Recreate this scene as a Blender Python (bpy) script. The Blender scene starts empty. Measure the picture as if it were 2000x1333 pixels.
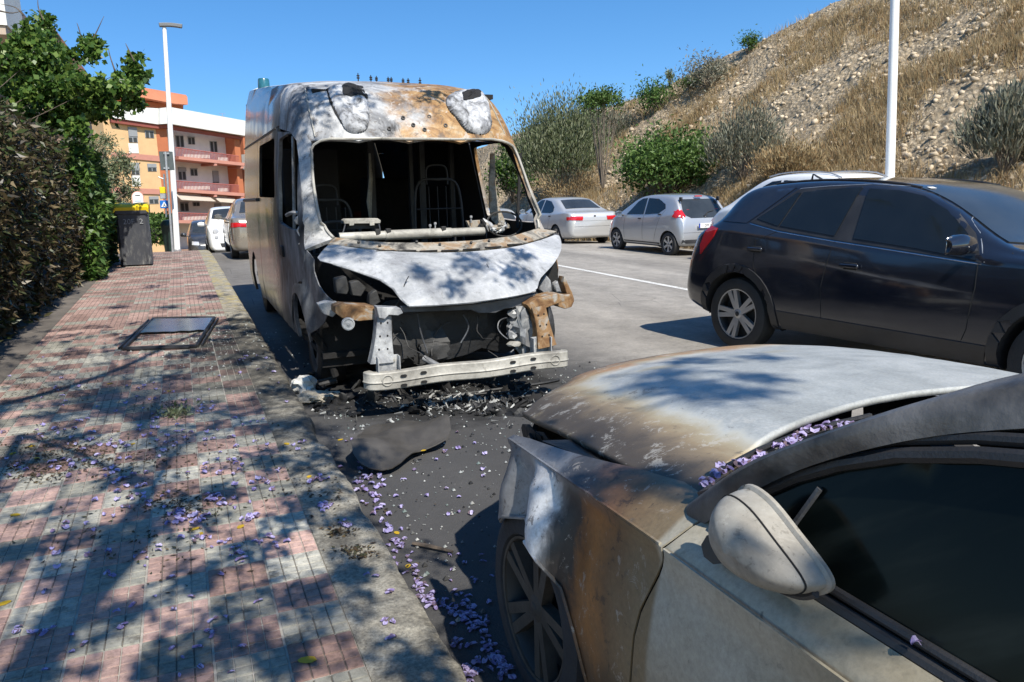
import bpy, bmesh, math, random
import numpy as np
from mathutils import Vector, Matrix, Quaternion, noise as mnoise
from mathutils.geometry import delaunay_2d_cdt
from mathutils.bvhtree import BVHTree

random.seed(7); rng = np.random.default_rng(11)
SC = bpy.context.scene
COL = SC.collection
R = math.radians

# ------------------------------------------------------------------ camera
YAW, PITCH, ROLL, CAMH, FPX = R(23.0), R(11.25), R(-1.0), 1.55, 1500.0
_fw = Vector((math.sin(YAW)*math.cos(PITCH), math.cos(YAW)*math.cos(PITCH), -math.sin(PITCH)))
_rt0 = Vector((math.cos(YAW), -math.sin(YAW), 0)); _up0 = _rt0.cross(_fw)
_rt = _rt0*math.cos(ROLL) + _up0*math.sin(ROLL); _up = _up0*math.cos(ROLL) - _rt0*math.sin(ROLL)
CAM = Vector((0, 0, CAMH))
cam_d = bpy.data.cameras.new('camera'); cam_d.lens = 27.0; cam_d.sensor_width = 36.0
cam_d.clip_start = 0.05; cam_d.clip_end = 2000
cam_o = bpy.data.objects.new('camera', cam_d); COL.objects.link(cam_o)
cam_o.matrix_world = Matrix(((_rt.x, _up.x, -_fw.x, 0), (_rt.y, _up.y, -_fw.y, 0), (_rt.z, _up.z, -_fw.z, CAMH), (0, 0, 0, 1)))
SC.camera = cam_o

# ------------------------------------------------------------------ sky, sun, exposure
SUNV = Vector((0.10, -0.85, 1.0)).normalized()          # towards the sun
sun_el = math.asin(SUNV.z); sun_az = math.atan2(SUNV.x, SUNV.y)   # from +Y towards +X
world = bpy.data.worlds.new('World'); SC.world = world; world.use_nodes = True
_nt = world.node_tree; _nt.nodes.clear()
_sky = _nt.nodes.new('ShaderNodeTexSky'); _sky.sky_type = 'NISHITA'; _sky.sun_disc = False
_sky.sun_elevation = sun_el; _sky.sun_rotation = sun_az
_sky.air_density = 1.0; _sky.dust_density = 0.0; _sky.ozone_density = 4.0; _sky.altitude = 0
_bg = _nt.nodes.new('ShaderNodeBackground'); _bg.inputs['Strength'].default_value = 0.122
_out = _nt.nodes.new('ShaderNodeOutputWorld')
_tc = _nt.nodes.new('ShaderNodeTexCoord'); _mp = _nt.nodes.new('ShaderNodeMapping'); _mp.inputs['Rotation'].default_value = (R(7.0), 0, 0)   # the street climbs: level ground lies below it
_nt.links.new(_tc.outputs['Generated'], _mp.inputs[0]); _nt.links.new(_mp.outputs[0], _sky.inputs[0])
_hs = _nt.nodes.new('ShaderNodeHueSaturation'); _hs.inputs['Saturation'].default_value = 1.25
_nt.links.new(_sky.outputs[0], _hs.inputs['Color']); _nt.links.new(_hs.outputs[0], _bg.inputs[0]); _nt.links.new(_bg.outputs[0], _out.inputs[0])
sun_d = bpy.data.lights.new('sun', 'SUN'); sun_d.energy = 5.0; sun_d.angle = R(0.53); sun_d.color = (1.0, 0.945, 0.85)
sun_o = bpy.data.objects.new('sun', sun_d); COL.objects.link(sun_o)
sun_o.rotation_euler = SUNV.to_track_quat('Z', 'Y').to_euler(); sun_o.location = (0, -20, 30)
vs = SC.view_settings; vs.view_transform = 'Standard'; vs.look = 'None'; vs.gamma = 1.0; vs.exposure = 0.58
vs.use_curve_mapping = False
SC.render.engine = 'CYCLES'
SC.cycles.use_denoising = True
SC.cycles.max_bounces = 8; SC.cycles.transparent_max_bounces = 12

# ------------------------------------------------------------------ helpers: picture to place
def ray(u, v):
    return _fw + _rt*((u-1000)/FPX) - _up*((v-666.5)/FPX)
def at(u, v, **k):
    d = ray(u, v); (a, val), = k.items(); i = 'xyz'.index(a)
    return CAM + d*((val-CAM[i])/d[i])
def gz(x, y):
    """height of the road surface: flat, then over the crest of the street, with camber at the far side"""
    z = 0.0
    if y > 19: z -= 0.006*(min(y, 34)-19)**2
    if y > 34: z -= 0.18*(min(y, 52)-34)
    if x > 7.5: z -= 0.028*(min(x, 12.5)-7.5)
    return z

# ------------------------------------------------------------------ helpers: objects
def link(o, parent=None):
    COL.objects.link(o)
    if parent is not None: o.parent = parent
    return o
def tag(o, label=None, cat=None, group=None, kind=None):
    if label: o['label'] = label
    if cat: o['category'] = cat
    if group: o['group'] = group
    if kind: o['kind'] = kind
    return o
def thing(name, label, cat, loc=(0, 0, 0), rz=0.0, group=None):
    o = bpy.data.objects.new(name, None); o.empty_display_size = 0.2
    link(o); o.location = loc; o.rotation_euler = (0, 0, rz)
    return tag(o, label, cat, group)
def finish(me, mat, smooth=True, sharp=40):
    mats = mat if isinstance(mat, (list, tuple)) else [mat]
    for m in mats:
        if m is not None: me.materials.append(m)
    if smooth:
        me.shade_smooth()
        if sharp: me.set_sharp_from_angle(angle=R(sharp))
    me.update()
    return me
def mk(name, V, F, mat, parent=None, smooth=True, sharp=40, fix=False):
    me = bpy.data.meshes.new(name)
    me.from_pydata([tuple(v) for v in V], [], F)
    if fix:
        bm = bmesh.new(); bm.from_mesh(me); bmesh.ops.remove_doubles(bm, verts=bm.verts, dist=1e-5)
        bmesh.ops.recalc_face_normals(bm, faces=bm.faces); bm.to_mesh(me); bm.free()
    finish(me, mat, smooth, sharp)
    return link(bpy.data.objects.new(name, me), parent)
def bmk(name, bm, mat, parent=None, smooth=True, sharp=40):
    me = bpy.data.meshes.new(name); bm.to_mesh(me); bm.free()
    finish(me, mat, smooth, sharp)
    return link(bpy.data.objects.new(name, me), parent)
class MB:
    """collects simple shapes of one part"""
    def __init__(s): s.V = []; s.F = []
    def add(s, V, F):
        n = len(s.V); s.V += [Vector(v) for v in V]; s.F += [tuple(i+n for i in f) for f in F]; return s
    def box(s, c, h, rz=0.0, ch=0.0, M=None):
        cx, cy, cz = c; hx, hy, hz = h
        if ch > 0:
            k = min(ch, hx*.9, hy*.9, hz*.9)
            V = []; idx = {}
            for sx in (-1, 1):
                for sy in (-1, 1):
                    for sz in (-1, 1):
                        for ax in range(3):
                            p = [sx*(hx-(k if ax != 0 else 0)), sy*(hy-(k if ax != 1 else 0)), sz*(hz-(k if ax != 2 else 0))]
                            idx[(sx, sy, sz, ax)] = len(V); V.append(p)
            F = []
            for ax in range(3):
                a, b = [i for i in range(3) if i != ax]
                for sg in (-1, 1):
                    q = []
                    for (p1, p2) in ((-1, -1), (1, -1), (1, 1), (-1, 1)):
                        t = [0, 0, 0]; t[ax] = sg; t[a] = p1; t[b] = p2; q.append(idx[(t[0], t[1], t[2], ax)])
                    F.append(q)
            for ax in range(3):          # edges
                a, b = [i for i in range(3) if i != ax]
                for p1 in (-1, 1):
                    for p2 in (-1, 1):
                        t0 = [0, 0, 0]; t0[ax] = -1; t0[a] = p1; t0[b] = p2; t1 = list(t0); t1[ax] = 1
                        F.append([idx[(*t0, a)], idx[(*t1, a)], idx[(*t1, b)], idx[(*t0, b)]])
            for sx in (-1, 1):
                for sy in (-1, 1):
                    for sz in (-1, 1): F.append([idx[(sx, sy, sz, 0)], idx[(sx, sy, sz, 1)], idx[(sx, sy, sz, 2)]])
        else:
            V = [(sx*hx, sy*hy, sz*hz) for sx in (-1, 1) for sy in (-1, 1) for sz in (-1, 1)]
            F = [(0, 1, 3, 2), (4, 6, 7, 5), (0, 4, 5, 1), (2, 3, 7, 6), (0, 2, 6, 4), (1, 5, 7, 3)]
        if M is None: M = Matrix.Translation((cx, cy, cz)) @ Matrix.Rotation(rz, 4, 'Z')
        return s.add([M @ Vector(v) for v in V], F)
    def tube(s, pts, r, n=8, caps=True):
        pts = [Vector(p) for p in pts]; rs = r if isinstance(r, (list, tuple)) else [r]*len(pts)
        V = []; F = []; up = Vector((0, 0, 1)); prev = None
        for i, p in enumerate(pts):
            d = (pts[min(i+1, len(pts)-1)]-pts[max(i-1, 0)]).normalized()
            if prev is None:
                a = d.cross(up if abs(d.z) < .95 else Vector((1, 0, 0))).normalized()
            else:
                a = (prev-d*prev.dot(d)); a = a.normalized() if a.length > 1e-6 else d.orthogonal().normalized()
            prev = a; b = d.cross(a)
            for k in range(n):
                t = 2*math.pi*k/n; V.append(p+(a*math.cos(t)+b*math.sin(t))*rs[i])
        for i in range(len(pts)-1):
            for k in range(n): F.append((i*n+k, i*n+(k+1) % n, (i+1)*n+(k+1) % n, (i+1)*n+k))
        if caps: F.append(tuple(range(n))[::-1]); F.append(tuple((len(pts)-1)*n+k for k in range(n)))
        return s.add(V, F)
    def lathe(s, prof, n=24, M=None):
        """prof: (radius, height) along local z"""
        V = []; F = []
        for (r, h) in prof:
            for k in range(n):
                t = 2*math.pi*k/n; V.append(Vector((r*math.cos(t), r*math.sin(t), h)))
        for i in range(len(prof)-1):
            for k in range(n): F.append((i*n+k, i*n+(k+1) % n, (i+1)*n+(k+1) % n, (i+1)*n+k))
        if M is not None: V = [M @ v for v in V]
        return s.add(V, F)
    def prism(s, poly, d, M):
        """polygon in local xy, extruded 0..d along local z"""
        n = len(poly); V = [M @ Vector((p[0], p[1], 0)) for p in poly]+[M @ Vector((p[0], p[1], d)) for p in poly]
        F = [tuple(range(n))[::-1], tuple(range(n, 2*n))]+[(i, (i+1) % n, n+(i+1) % n, n+i) for i in range(n)]
        return s.add(V, F)
    def build(s, name, mat, parent=None, smooth=True, sharp=40, fix=True):
        return mk(name, s.V, s.F, mat, parent, smooth, sharp, fix)

def fast(name, V, F, mat, parent=None, smooth=False):
    """big meshes from numpy arrays; F is (m,3) or (m,4)"""
    me = bpy.data.meshes.new(name); V = np.asarray(V, dtype=np.float32); F = np.asarray(F, dtype=np.int32)
    k = F.shape[1]
    me.vertices.add(len(V)); me.vertices.foreach_set('co', V.ravel())
    me.loops.add(F.size); me.loops.foreach_set('vertex_index', F.ravel())
    me.polygons.add(len(F)); me.polygons.foreach_set('loop_start', np.arange(len(F), dtype=np.int32)*k)
    me.polygons.foreach_set('loop_total', np.full(len(F), k, dtype=np.int32))
    me.update(calc_edges=True); me.validate()
    finish(me, mat, smooth, 0)
    return link(bpy.data.objects.new(name, me), parent)

def inpoly(P, poly):
    P = np.asarray(P, float); poly = np.asarray(poly, float)
    x, y = P[:, 0], P[:, 1]; r = np.zeros(len(P), bool); n = len(poly)
    for i in range(n):
        x1, y1 = poly[i]; x2, y2 = poly[(i+1) % n]
        if y1 == y2: continue
        c = ((y1 > y) != (y2 > y)) & (x < (x2-x1)*(y-y1)/(y2-y1)+x1)
        r ^= c
    return r
def densify(poly, step):
    out = []
    for i in range(len(poly)):
        a = np.asarray(poly[i], float); b = np.asarray(poly[(i+1) % len(poly)], float)
        n = max(1, int(math.ceil(np.linalg.norm(b-a)/step)))
        out += [a+(b-a)*k/n for k in range(n)]
    return out
def smoothpoly(poly, it=2, closed=True):
    for _ in range(it):
        q = []
        n = len(poly); rngk = range(n if closed else n-1)
        if not closed: q.append(poly[0])
        for i in rngk:
            a = np.asarray(poly[i], float); b = np.asarray(poly[(i+1) % n], float)
            q += [a*.75+b*.25, a*.25+b*.75]
        if not closed: q.append(poly[-1])
        poly = q
    return [tuple(p) for p in poly]
def tri2d(outline, holes, step):
    loops = [densify(outline, step)]+[densify(h, step) for h in holes]
    V = []; E = []
    for L in loops:
        n0 = len(V); V += [tuple(p) for p in L]
        E += [(n0+i, n0+(i+1) % len(L)) for i in range(len(L))]
    A = np.asarray(loops[0]); lo = A.min(0); hi = A.max(0)
    gx = np.arange(lo[0]+step*.5, hi[0], step); gy = np.arange(lo[1]+step*.5, hi[1], step)
    if len(gx) and len(gy):
        G = np.array([(x+(step*.5 if j % 2 else 0), y) for j, y in enumerate(gy) for x in gx])
        k = inpoly(G, outline)
        for h in holes: k &= ~inpoly(G, h)
        G = G[k]
        if len(G):
            B = np.asarray(V); dm = np.full(len(G), 9e9)
            for b in B: dm = np.minimum(dm, ((G-b)**2).sum(1))
            V += [tuple(g) for g in G[dm > (step*.45)**2]]
    r = delaunay_2d_cdt([Vector(v) for v in V], E, [], 0, 1e-6)
    vs_ = [(p.x, p.y) for p in r[0]]; T = [tuple(f) for f in r[2]]
    C = np.array([np.mean([vs_[i] for i in f], axis=0) for f in T])
    k = inpoly(C, outline)
    for h in holes: k &= ~inpoly(C, h)
    return vs_, [t for t, q in zip(T, k) if q]
def sheet(name, outline, holes, step, mapf, mat, parent=None, thick=0.0, inside=None, sharp=40, inner=None):
    """a bent sheet: 2-D outline with holes, triangulated and mapped into place; 'inside' is a point on its back"""
    vs_, T = tri2d(outline, holes, step)
    P = [mapf(a, b) for a, b in vs_]
    if inside is not None:
        s = 0.0; q = Vector(inside)
        for t in T:
            n = (P[t[1]]-P[t[0]]).cross(P[t[2]]-P[t[0]]); s += n.dot((P[t[0]]+P[t[1]]+P[t[2]])/3-q)
        if s < 0: T = [t[::-1] for t in T]
    mats = [mat] if inner is None else [mat, inner]
    used = sorted({i for t in T for i in t}); rm = {o: n for n, o in enumerate(used)}
    o = mk(name, [P[i] for i in used], [tuple(rm[i] for i in t) for t in T], mats, parent, True, sharp)
    if thick:
        m = o.modifiers.new('thickness', 'SOLIDIFY'); m.thickness = abs(thick); m.offset = -1 if thick > 0 else 1
        m.use_rim = True
        if inner is not None: m.material_offset = 1
        m = o.modifiers.new('split', 'EDGE_SPLIT'); m.split_angle = R(50)
    return o
def cr(p0, p1, p2, p3, t):
    return .5*((2*p1)+(-p0+p2)*t+(2*p0-5*p1+4*p2-p3)*t*t+(-p0+3*p1-3*p2+p3)*t**3)
def spline(pts, n, closed=False):
    pts = [np.asarray(p, float) for p in pts]; m = len(pts); out = []
    segs = m if closed else m-1
    for i in range(segs):
        g = (lambda k: pts[k % m]) if closed else (lambda k: pts[min(max(k, 0), m-1)])
        for k in range(n): out.append(cr(g(i-1), g(i), g(i+1), g(i+2), k/n))
    if not closed: out.append(pts[-1])
    return out
def grid_surf(rows, nu, nv):
    """Catmull-Rom surface through a grid of control points"""
    A = [spline(r, nu) for r in rows]
    cols = [spline([a[j] for a in A], nv) for j in range(len(A[0]))]
    nr, nc = len(cols[0]), len(cols)
    V = [Vector(cols[j][i]) for i in range(nr) for j in range(nc)]
    F = [(i*nc+j, i*nc+j+1, (i+1)*nc+j+1, (i+1)*nc+j) for i in range(nr-1) for j in range(nc-1)]
    return V, F
def pl(xs, ys, x):
    return float(np.interp(x, xs, ys))
def bevel(o, w=.004, seg=2):
    m = o.modifiers.new('bevel', 'BEVEL'); m.width = w; m.segments = seg; m.limit_method = 'ANGLE'; m.angle_limit = R(35)
    return o
def solid(o, t, off=-1):
    m = o.modifiers.new('thickness', 'SOLIDIFY'); m.thickness = t; m.offset = off; m = o.modifiers.new('split', 'EDGE_SPLIT'); m.split_angle = R(50); return o
def copy_tree(o, parent=None):
    kids = [c for c in bpy.data.objects if c.parent == o] if parent is None else list(o.children)
    c = o.copy(); COL.objects.link(c)
    if parent is not None: c.parent = parent
    for k in list(o.children): copy_tree(k, c)
    return c

def worldM(o):
    m = o.matrix_basis.copy()
    return m if o.parent is None else worldM(o.parent) @ o.matrix_parent_inverse @ m
def vmk(o):
    """the part was built in world coordinates: keep it there under its parent"""
    o.matrix_parent_inverse = worldM(o.parent).inverted(); return o
def jag(ring, amp, seed=0):
    r = random.Random(seed); c = sum(ring, Vector())/len(ring)
    return [c+(p-c)*(1+amp*(r.random()-.5)*2) for p in ring]
def rock_mesh(name, r, seed, mat, flat=.6, sub=2, rough=.35):
    bm = bmesh.new(); bmesh.ops.create_icosphere(bm, subdivisions=sub, radius=r)
    for v in bm.verts:
        n = v.co.normalized(); k = 1+rough*mnoise.noise(n*1.7+Vector((seed*3.1, 0, 0)))+rough*.5*mnoise.noise(n*4+Vector((0, seed, 0)))
        v.co = Vector((v.co.x*k*1.15, v.co.y*k, v.co.z*k*flat))
    me = bpy.data.meshes.new(name); bm.to_mesh(me); bm.free(); finish(me, mat, True, 28); return me
def mesh_of(mb, name, mat, smooth=True, sharp=40):
    me = bpy.data.meshes.new(name); me.from_pydata([tuple(v) for v in mb.V], [], mb.F); finish(me, mat, smooth, sharp); return me

# ------------------------------------------------------------------ materials
class NB:
    def __init__(s, name):
        s.m = bpy.data.materials.new(name); s.m.use_nodes = True; s.t = s.m.node_tree; s.t.nodes.clear()
        s.out = s.n('ShaderNodeOutputMaterial'); s._c = {}
    def n(s, ty, **kw):
        nd = s.t.nodes.new(ty)
        for k, v in kw.items(): setattr(nd, k, v)
        return nd
    def put(s, sock, v):
        if hasattr(v, 'is_output'): s.t.links.new(v, sock)
        elif v is not None:
            if isinstance(v, (tuple, list)) and len(v) == 3 and sock.type == 'RGBA': v = (*v, 1)
            sock.default_value = v
    def obj(s):
        if 'o' not in s._c: s._c['o'] = s.n('ShaderNodeTexCoord').outputs['Object']
        return s._c['o']
    def pos(s):
        if 'p' not in s._c: s._c['p'] = s.n('ShaderNodeNewGeometry').outputs['Position']
        return s._c['p']
    def island(s):
        return s.n('ShaderNodeNewGeometry').outputs['Random Per Island']
    def orand(s):
        return s.n('ShaderNodeObjectInfo').outputs['Random']
    def xyz(s, v):
        q = s.n('ShaderNodeSeparateXYZ'); s.put(q.inputs[0], v); return q.outputs
    def mapping(s, v, scale=(1, 1, 1), loc=(0, 0, 0), rot=(0, 0, 0)):
        q = s.n('ShaderNodeMapping'); s.put(q.inputs['Vector'], v)
        q.inputs['Scale'].default_value = scale; q.inputs['Location'].default_value = loc; q.inputs['Rotation'].default_value = rot
        return q.outputs[0]
    def noise(s, scale, detail=4, rough=.55, v=None, dist=0.0):
        q = s.n('ShaderNodeTexNoise'); s.put(q.inputs['Vector'], v if v is not None else s.pos())
        q.inputs['Scale'].default_value = scale; q.inputs['Detail'].default_value = detail
        q.inputs['Roughness'].default_value = rough; q.inputs['Distortion'].default_value = dist
        return q.outputs['Fac']
    def voro(s, scale, v=None, feature='F1', out='Distance'):
        q = s.n('ShaderNodeTexVoronoi', feature=feature); s.put(q.inputs['Vector'], v if v is not None else s.pos())
        q.inputs['Scale'].default_value = scale; return q.outputs[out]
    def white(s, v):
        q = s.n('ShaderNodeTexWhiteNoise'); s.put(q.inputs['Vector'], v); return q.outputs['Value']
    def ramp(s, fac, stops, interp='LINEAR'):
        q = s.n('ShaderNodeValToRGB'); r = q.color_ramp; r.interpolation = interp
        while len(r.elements) < len(stops): r.elements.new(.5)
        for e, (p, c) in zip(r.elements, stops):
            e.position = p; c = (c, c, c) if isinstance(c, (int, float)) else c; e.color = (*c[:3], 1)
        s.put(q.inputs[0], fac); return q.outputs[0]
    def mix(s, fac, a, b, mode='MIX'):
        q = s.n('ShaderNodeMix', data_type='RGBA', blend_type=mode)
        s.put(q.inputs[0], fac); s.put(q.inputs[6], a); s.put(q.inputs[7], b); return q.outputs[2]
    def math(s, op, a, b=None, c=None, clamp=False):
        q = s.n('ShaderNodeMath', operation=op, use_clamp=clamp); s.put(q.inputs[0], a)
        if b is not None: s.put(q.inputs[1], b)
        if c is not None: s.put(q.inputs[2], c)
        return q.outputs[0]
    def rng(s, v, a, b, c=0.0, d=1.0):
        q = s.n('ShaderNodeMapRange', interpolation_type='SMOOTHSTEP'); s.put(q.inputs[0], v)
        for i, k in enumerate((a, b, c, d)): q.inputs[1+i].default_value = k
        return q.outputs[0]
    def bump(s, h, strength=.5, dist=.01, normal=None):
        q = s.n('ShaderNodeBump'); q.inputs['Strength'].default_value = strength; q.inputs['Distance'].default_value = dist
        s.put(q.inputs['Height'], h)
        if normal is not None: s.put(q.inputs['Normal'], normal)
        return q.outputs[0]
    def bsdf(s, col, rough=.6, metal=0.0, spec=.5, normal=None, coat=0.0, coat_r=.05, **kw):
        q = s.n('ShaderNodeBsdfPrincipled'); s.put(q.inputs['Base Color'], col); s.put(q.inputs['Roughness'], rough)
        s.put(q.inputs['Metallic'], metal); s.put(q.inputs['Specular IOR Level'], spec)
        if normal is not None: s.put(q.inputs['Normal'], normal)
        if coat: s.put(q.inputs['Coat Weight'], coat); s.put(q.inputs['Coat Roughness'], coat_r)
        for k, v in kw.items(): s.put(q.inputs[k.replace('_', ' ')], v)
        return q.outputs[0]
    def done(s, sh):
        s.put(s.out.inputs['Surface'], sh); return s.m

def plain(name, col, rough=.6, metal=0.0, var=.15, scale=6.0, bump=0.0, bscale=60.0, coat=0.0, spec=.5, coat_r=.05):
    b = NB(name); f = b.noise(scale, 5, .6, b.obj())
    lo = tuple(c*(1-var) for c in col); hi = tuple(min(1, c*(1+var)) for c in col)
    c = b.ramp(f, [(.3, lo), (.7, hi)])
    nm = b.bump(b.noise(bscale, 3, .6, b.obj()), bump, .01) if bump else None
    rg = b.math('ADD', b.math('MULTIPLY', f, .16), rough-.08, clamp=True)
    return b.done(b.bsdf(c, rg, metal, spec, nm, coat, coat_r))
def leafmat(name, cols, trans=.35, rough=.5, spec=.35):
    b = NB(name); i = b.island(); n = len(cols)
    c = b.ramp(i, [((k+.5)/n, q) for k, q in enumerate(cols)])
    c = b.mix(.35, c, b.ramp(b.noise(.9, 2, .5), [(.3, .45), (.7, 1.0)]), 'MULTIPLY')
    p = b.bsdf(c, rough, 0, spec)
    t = b.n('ShaderNodeBsdfTranslucent'); b.put(t.inputs[0], c)
    x = b.n('ShaderNodeMixShader'); x.inputs[0].default_value = trans
    b.t.links.new(p, x.inputs[1]); b.t.links.new(t.outputs[0], x.inputs[2])
    return b.done(x.outputs[0])
def glassmat(name, tint=(.02, .025, .03), rough=.03, alpha=.25, dust=.12):
    """thin pane: reflects, lets part of the view through"""
    b = NB(name)
    g = b.bsdf(tint, rough, 0, .6)
    t = b.n('ShaderNodeBsdfTransparent'); t.inputs[0].default_value = (.75, .8, .8, 1)
    d = b.rng(b.noise(2.2, 4, .6), .45, .8, 0, dust)
    df = b.bsdf((.32, .30, .27), .8)
    fr = b.n('ShaderNodeFresnel'); fr.inputs[0].default_value = 1.5
    x = b.n('ShaderNodeMixShader'); b.put(x.inputs[0], 1-alpha)
    b.t.links.new(t.outputs[0], x.inputs[1]); b.t.links.new(g, x.inputs[2])
    y = b.n('ShaderNodeMixShader'); b.put(y.inputs[0], d)
    b.t.links.new(x.outputs[0], y.inputs[1]); b.t.links.new(df, y.inputs[2])
    return b.done(y.outputs[0])
def paint(name, col, metal=.0, rough=.35, dust=.25, flake=0.0, dustcol=(.36, .32, .27)):
    b = NB(name); p = b.pos(); z = b.xyz(b.obj())[2]
    f = b.noise(1.7, 6, .65, b.obj())
    d = b.math('MULTIPLY', b.rng(f, .35, .75), dust)
    low = b.rng(z, .75, .25, 0, dust*.8)
    d = b.math('ADD', d, b.math('MULTIPLY', low, b.noise(9, 4, .6, b.obj())), clamp=True)
    c = b.mix(d, col, dustcol)
    sp = b.rng(b.noise(160, 2, .5, b.obj()), .68, .76, 0, .35)
    c = b.mix(b.math('MULTIPLY', sp, dust, clamp=True), c, dustcol)
    rg = b.math('ADD', b.math('MULTIPLY', d, .6), rough, clamp=True)
    return b.done(b.bsdf(c, rg, metal, .5, None, .8, .06))
M = {}
def burntmat(name, stops, scale=2.2, dist=1.2, soot=.35, sootscale=1.6, rough=.62, metal=.0, spots=.25, bump=.35, off=(0, 0, 0)):
    """scorched sheet steel: ash, bare grey metal, rust and soot in cloudy patches"""
    b = NB(name); p = b.mapping(b.pos(), loc=off)
    f = b.noise(scale, 8, .62, p, dist)
    c = b.ramp(f, stops)
    fine = b.noise(38, 5, .7, p)
    c = b.mix(.45, c, b.ramp(fine, [(.25, .55), (.75, 1.25)]), 'MULTIPLY')
    fl = b.noise(scale*4.5, 10, .78, b.mapping(p, loc=(1, 9, 4)), .5); c = b.mix(b.rng(fl, .575, .595, 0, .35), c, b.mix(1.0, c, (1.5, 1.5, 1.5), 'MULTIPLY')); c = b.mix(b.rng(fl, .42, .40, 0, .45), c, b.mix(1.0, c, (.35, .33, .31), 'MULTIPLY'))
    st = b.noise(sootscale, 7, .68, b.mapping(b.pos(), loc=(3.1+off[0], 7.7, 1.3)), 1.6)
    c = b.mix(b.rng(st, .62-soot*.35, .80-soot*.25, 0, .93), c, (.012, .011, .010))
    sp = b.noise(95, 3, .6, p)
    c = b.mix(b.rng(sp, .66, .72, 0, spots), c, (.03, .025, .02))
    nm = b.bump(fine, bump*.5, .004); nm = b.bump(b.noise(6, 4, .55, p), bump, .02, nm)
    rg = b.ramp(f, [(.3, rough+.1), (.7, rough-.08)])
    return b.done(b.bsdf(c, rg, metal, .4, nm))
ASH = (.46, .46, .45); GREY = (.22, .225, .235); DGREY = (.085, .087, .09); SOOT = (.014, .013, .012)
RUST = (.33, .135, .035); RUST2 = (.44, .235, .085); TAN = (.42, .34, .22)
M['soot'] = plain('soot', (.007, .0065, .0065), .85, 0, .5, 8, .5, 40)
M['char'] = plain('charred_plastic', (.009, .009, .0095), .6, 0, .5, 5, .6, 25)
M['sootmetal'] = plain('sooty_steel', (.034, .033, .032), .65, .2, .6, 5, .3, 40)
M['dimsteel'] = plain('scorched_dark_steel', (.075, .078, .085), .5, .4, .6, 4, .25, 40)
M['rubber'] = plain('rubber', (.02, .02, .02), .75, 0, .3, 12, .3, 80)
M['blackplastic'] = plain('black_plastic', (.022, .022, .024), .5, 0, .3, 6, .15, 120)
M['chrome'] = plain('chrome_trim', (.55, .55, .56), .25, 1.0, .1)
M['whitepaint'] = plain('white_metal_paint', (.78, .78, .76), .45, 0, .06, 3)
M['galv'] = plain('galvanised_steel', (.42, .43, .44), .45, .6, .15, 9)
M['redlamp'] = plain('red_lamp_lens', (.45, .012, .015), .12, 0, .1, 4, 0, 60, .6)
M['clearlamp'] = plain('clear_lamp_lens', (.55, .56, .58), .12, .3, .15, 6, 0, 60, .6)
M['glassdark'] = glassmat('tinted_window_glass', (.012, .014, .016), .02, .16, .05)
M['glass'] = glassmat('car_window_glass', (.02, .026, .028), .02, .42, .05)
M['interior'] = plain('car_interior', (.03, .03, .032), .8, 0, .4)
M['wellblack'] = plain('wheel_well_liner', (.012, .012, .013), .85, 0, .3)

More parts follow.
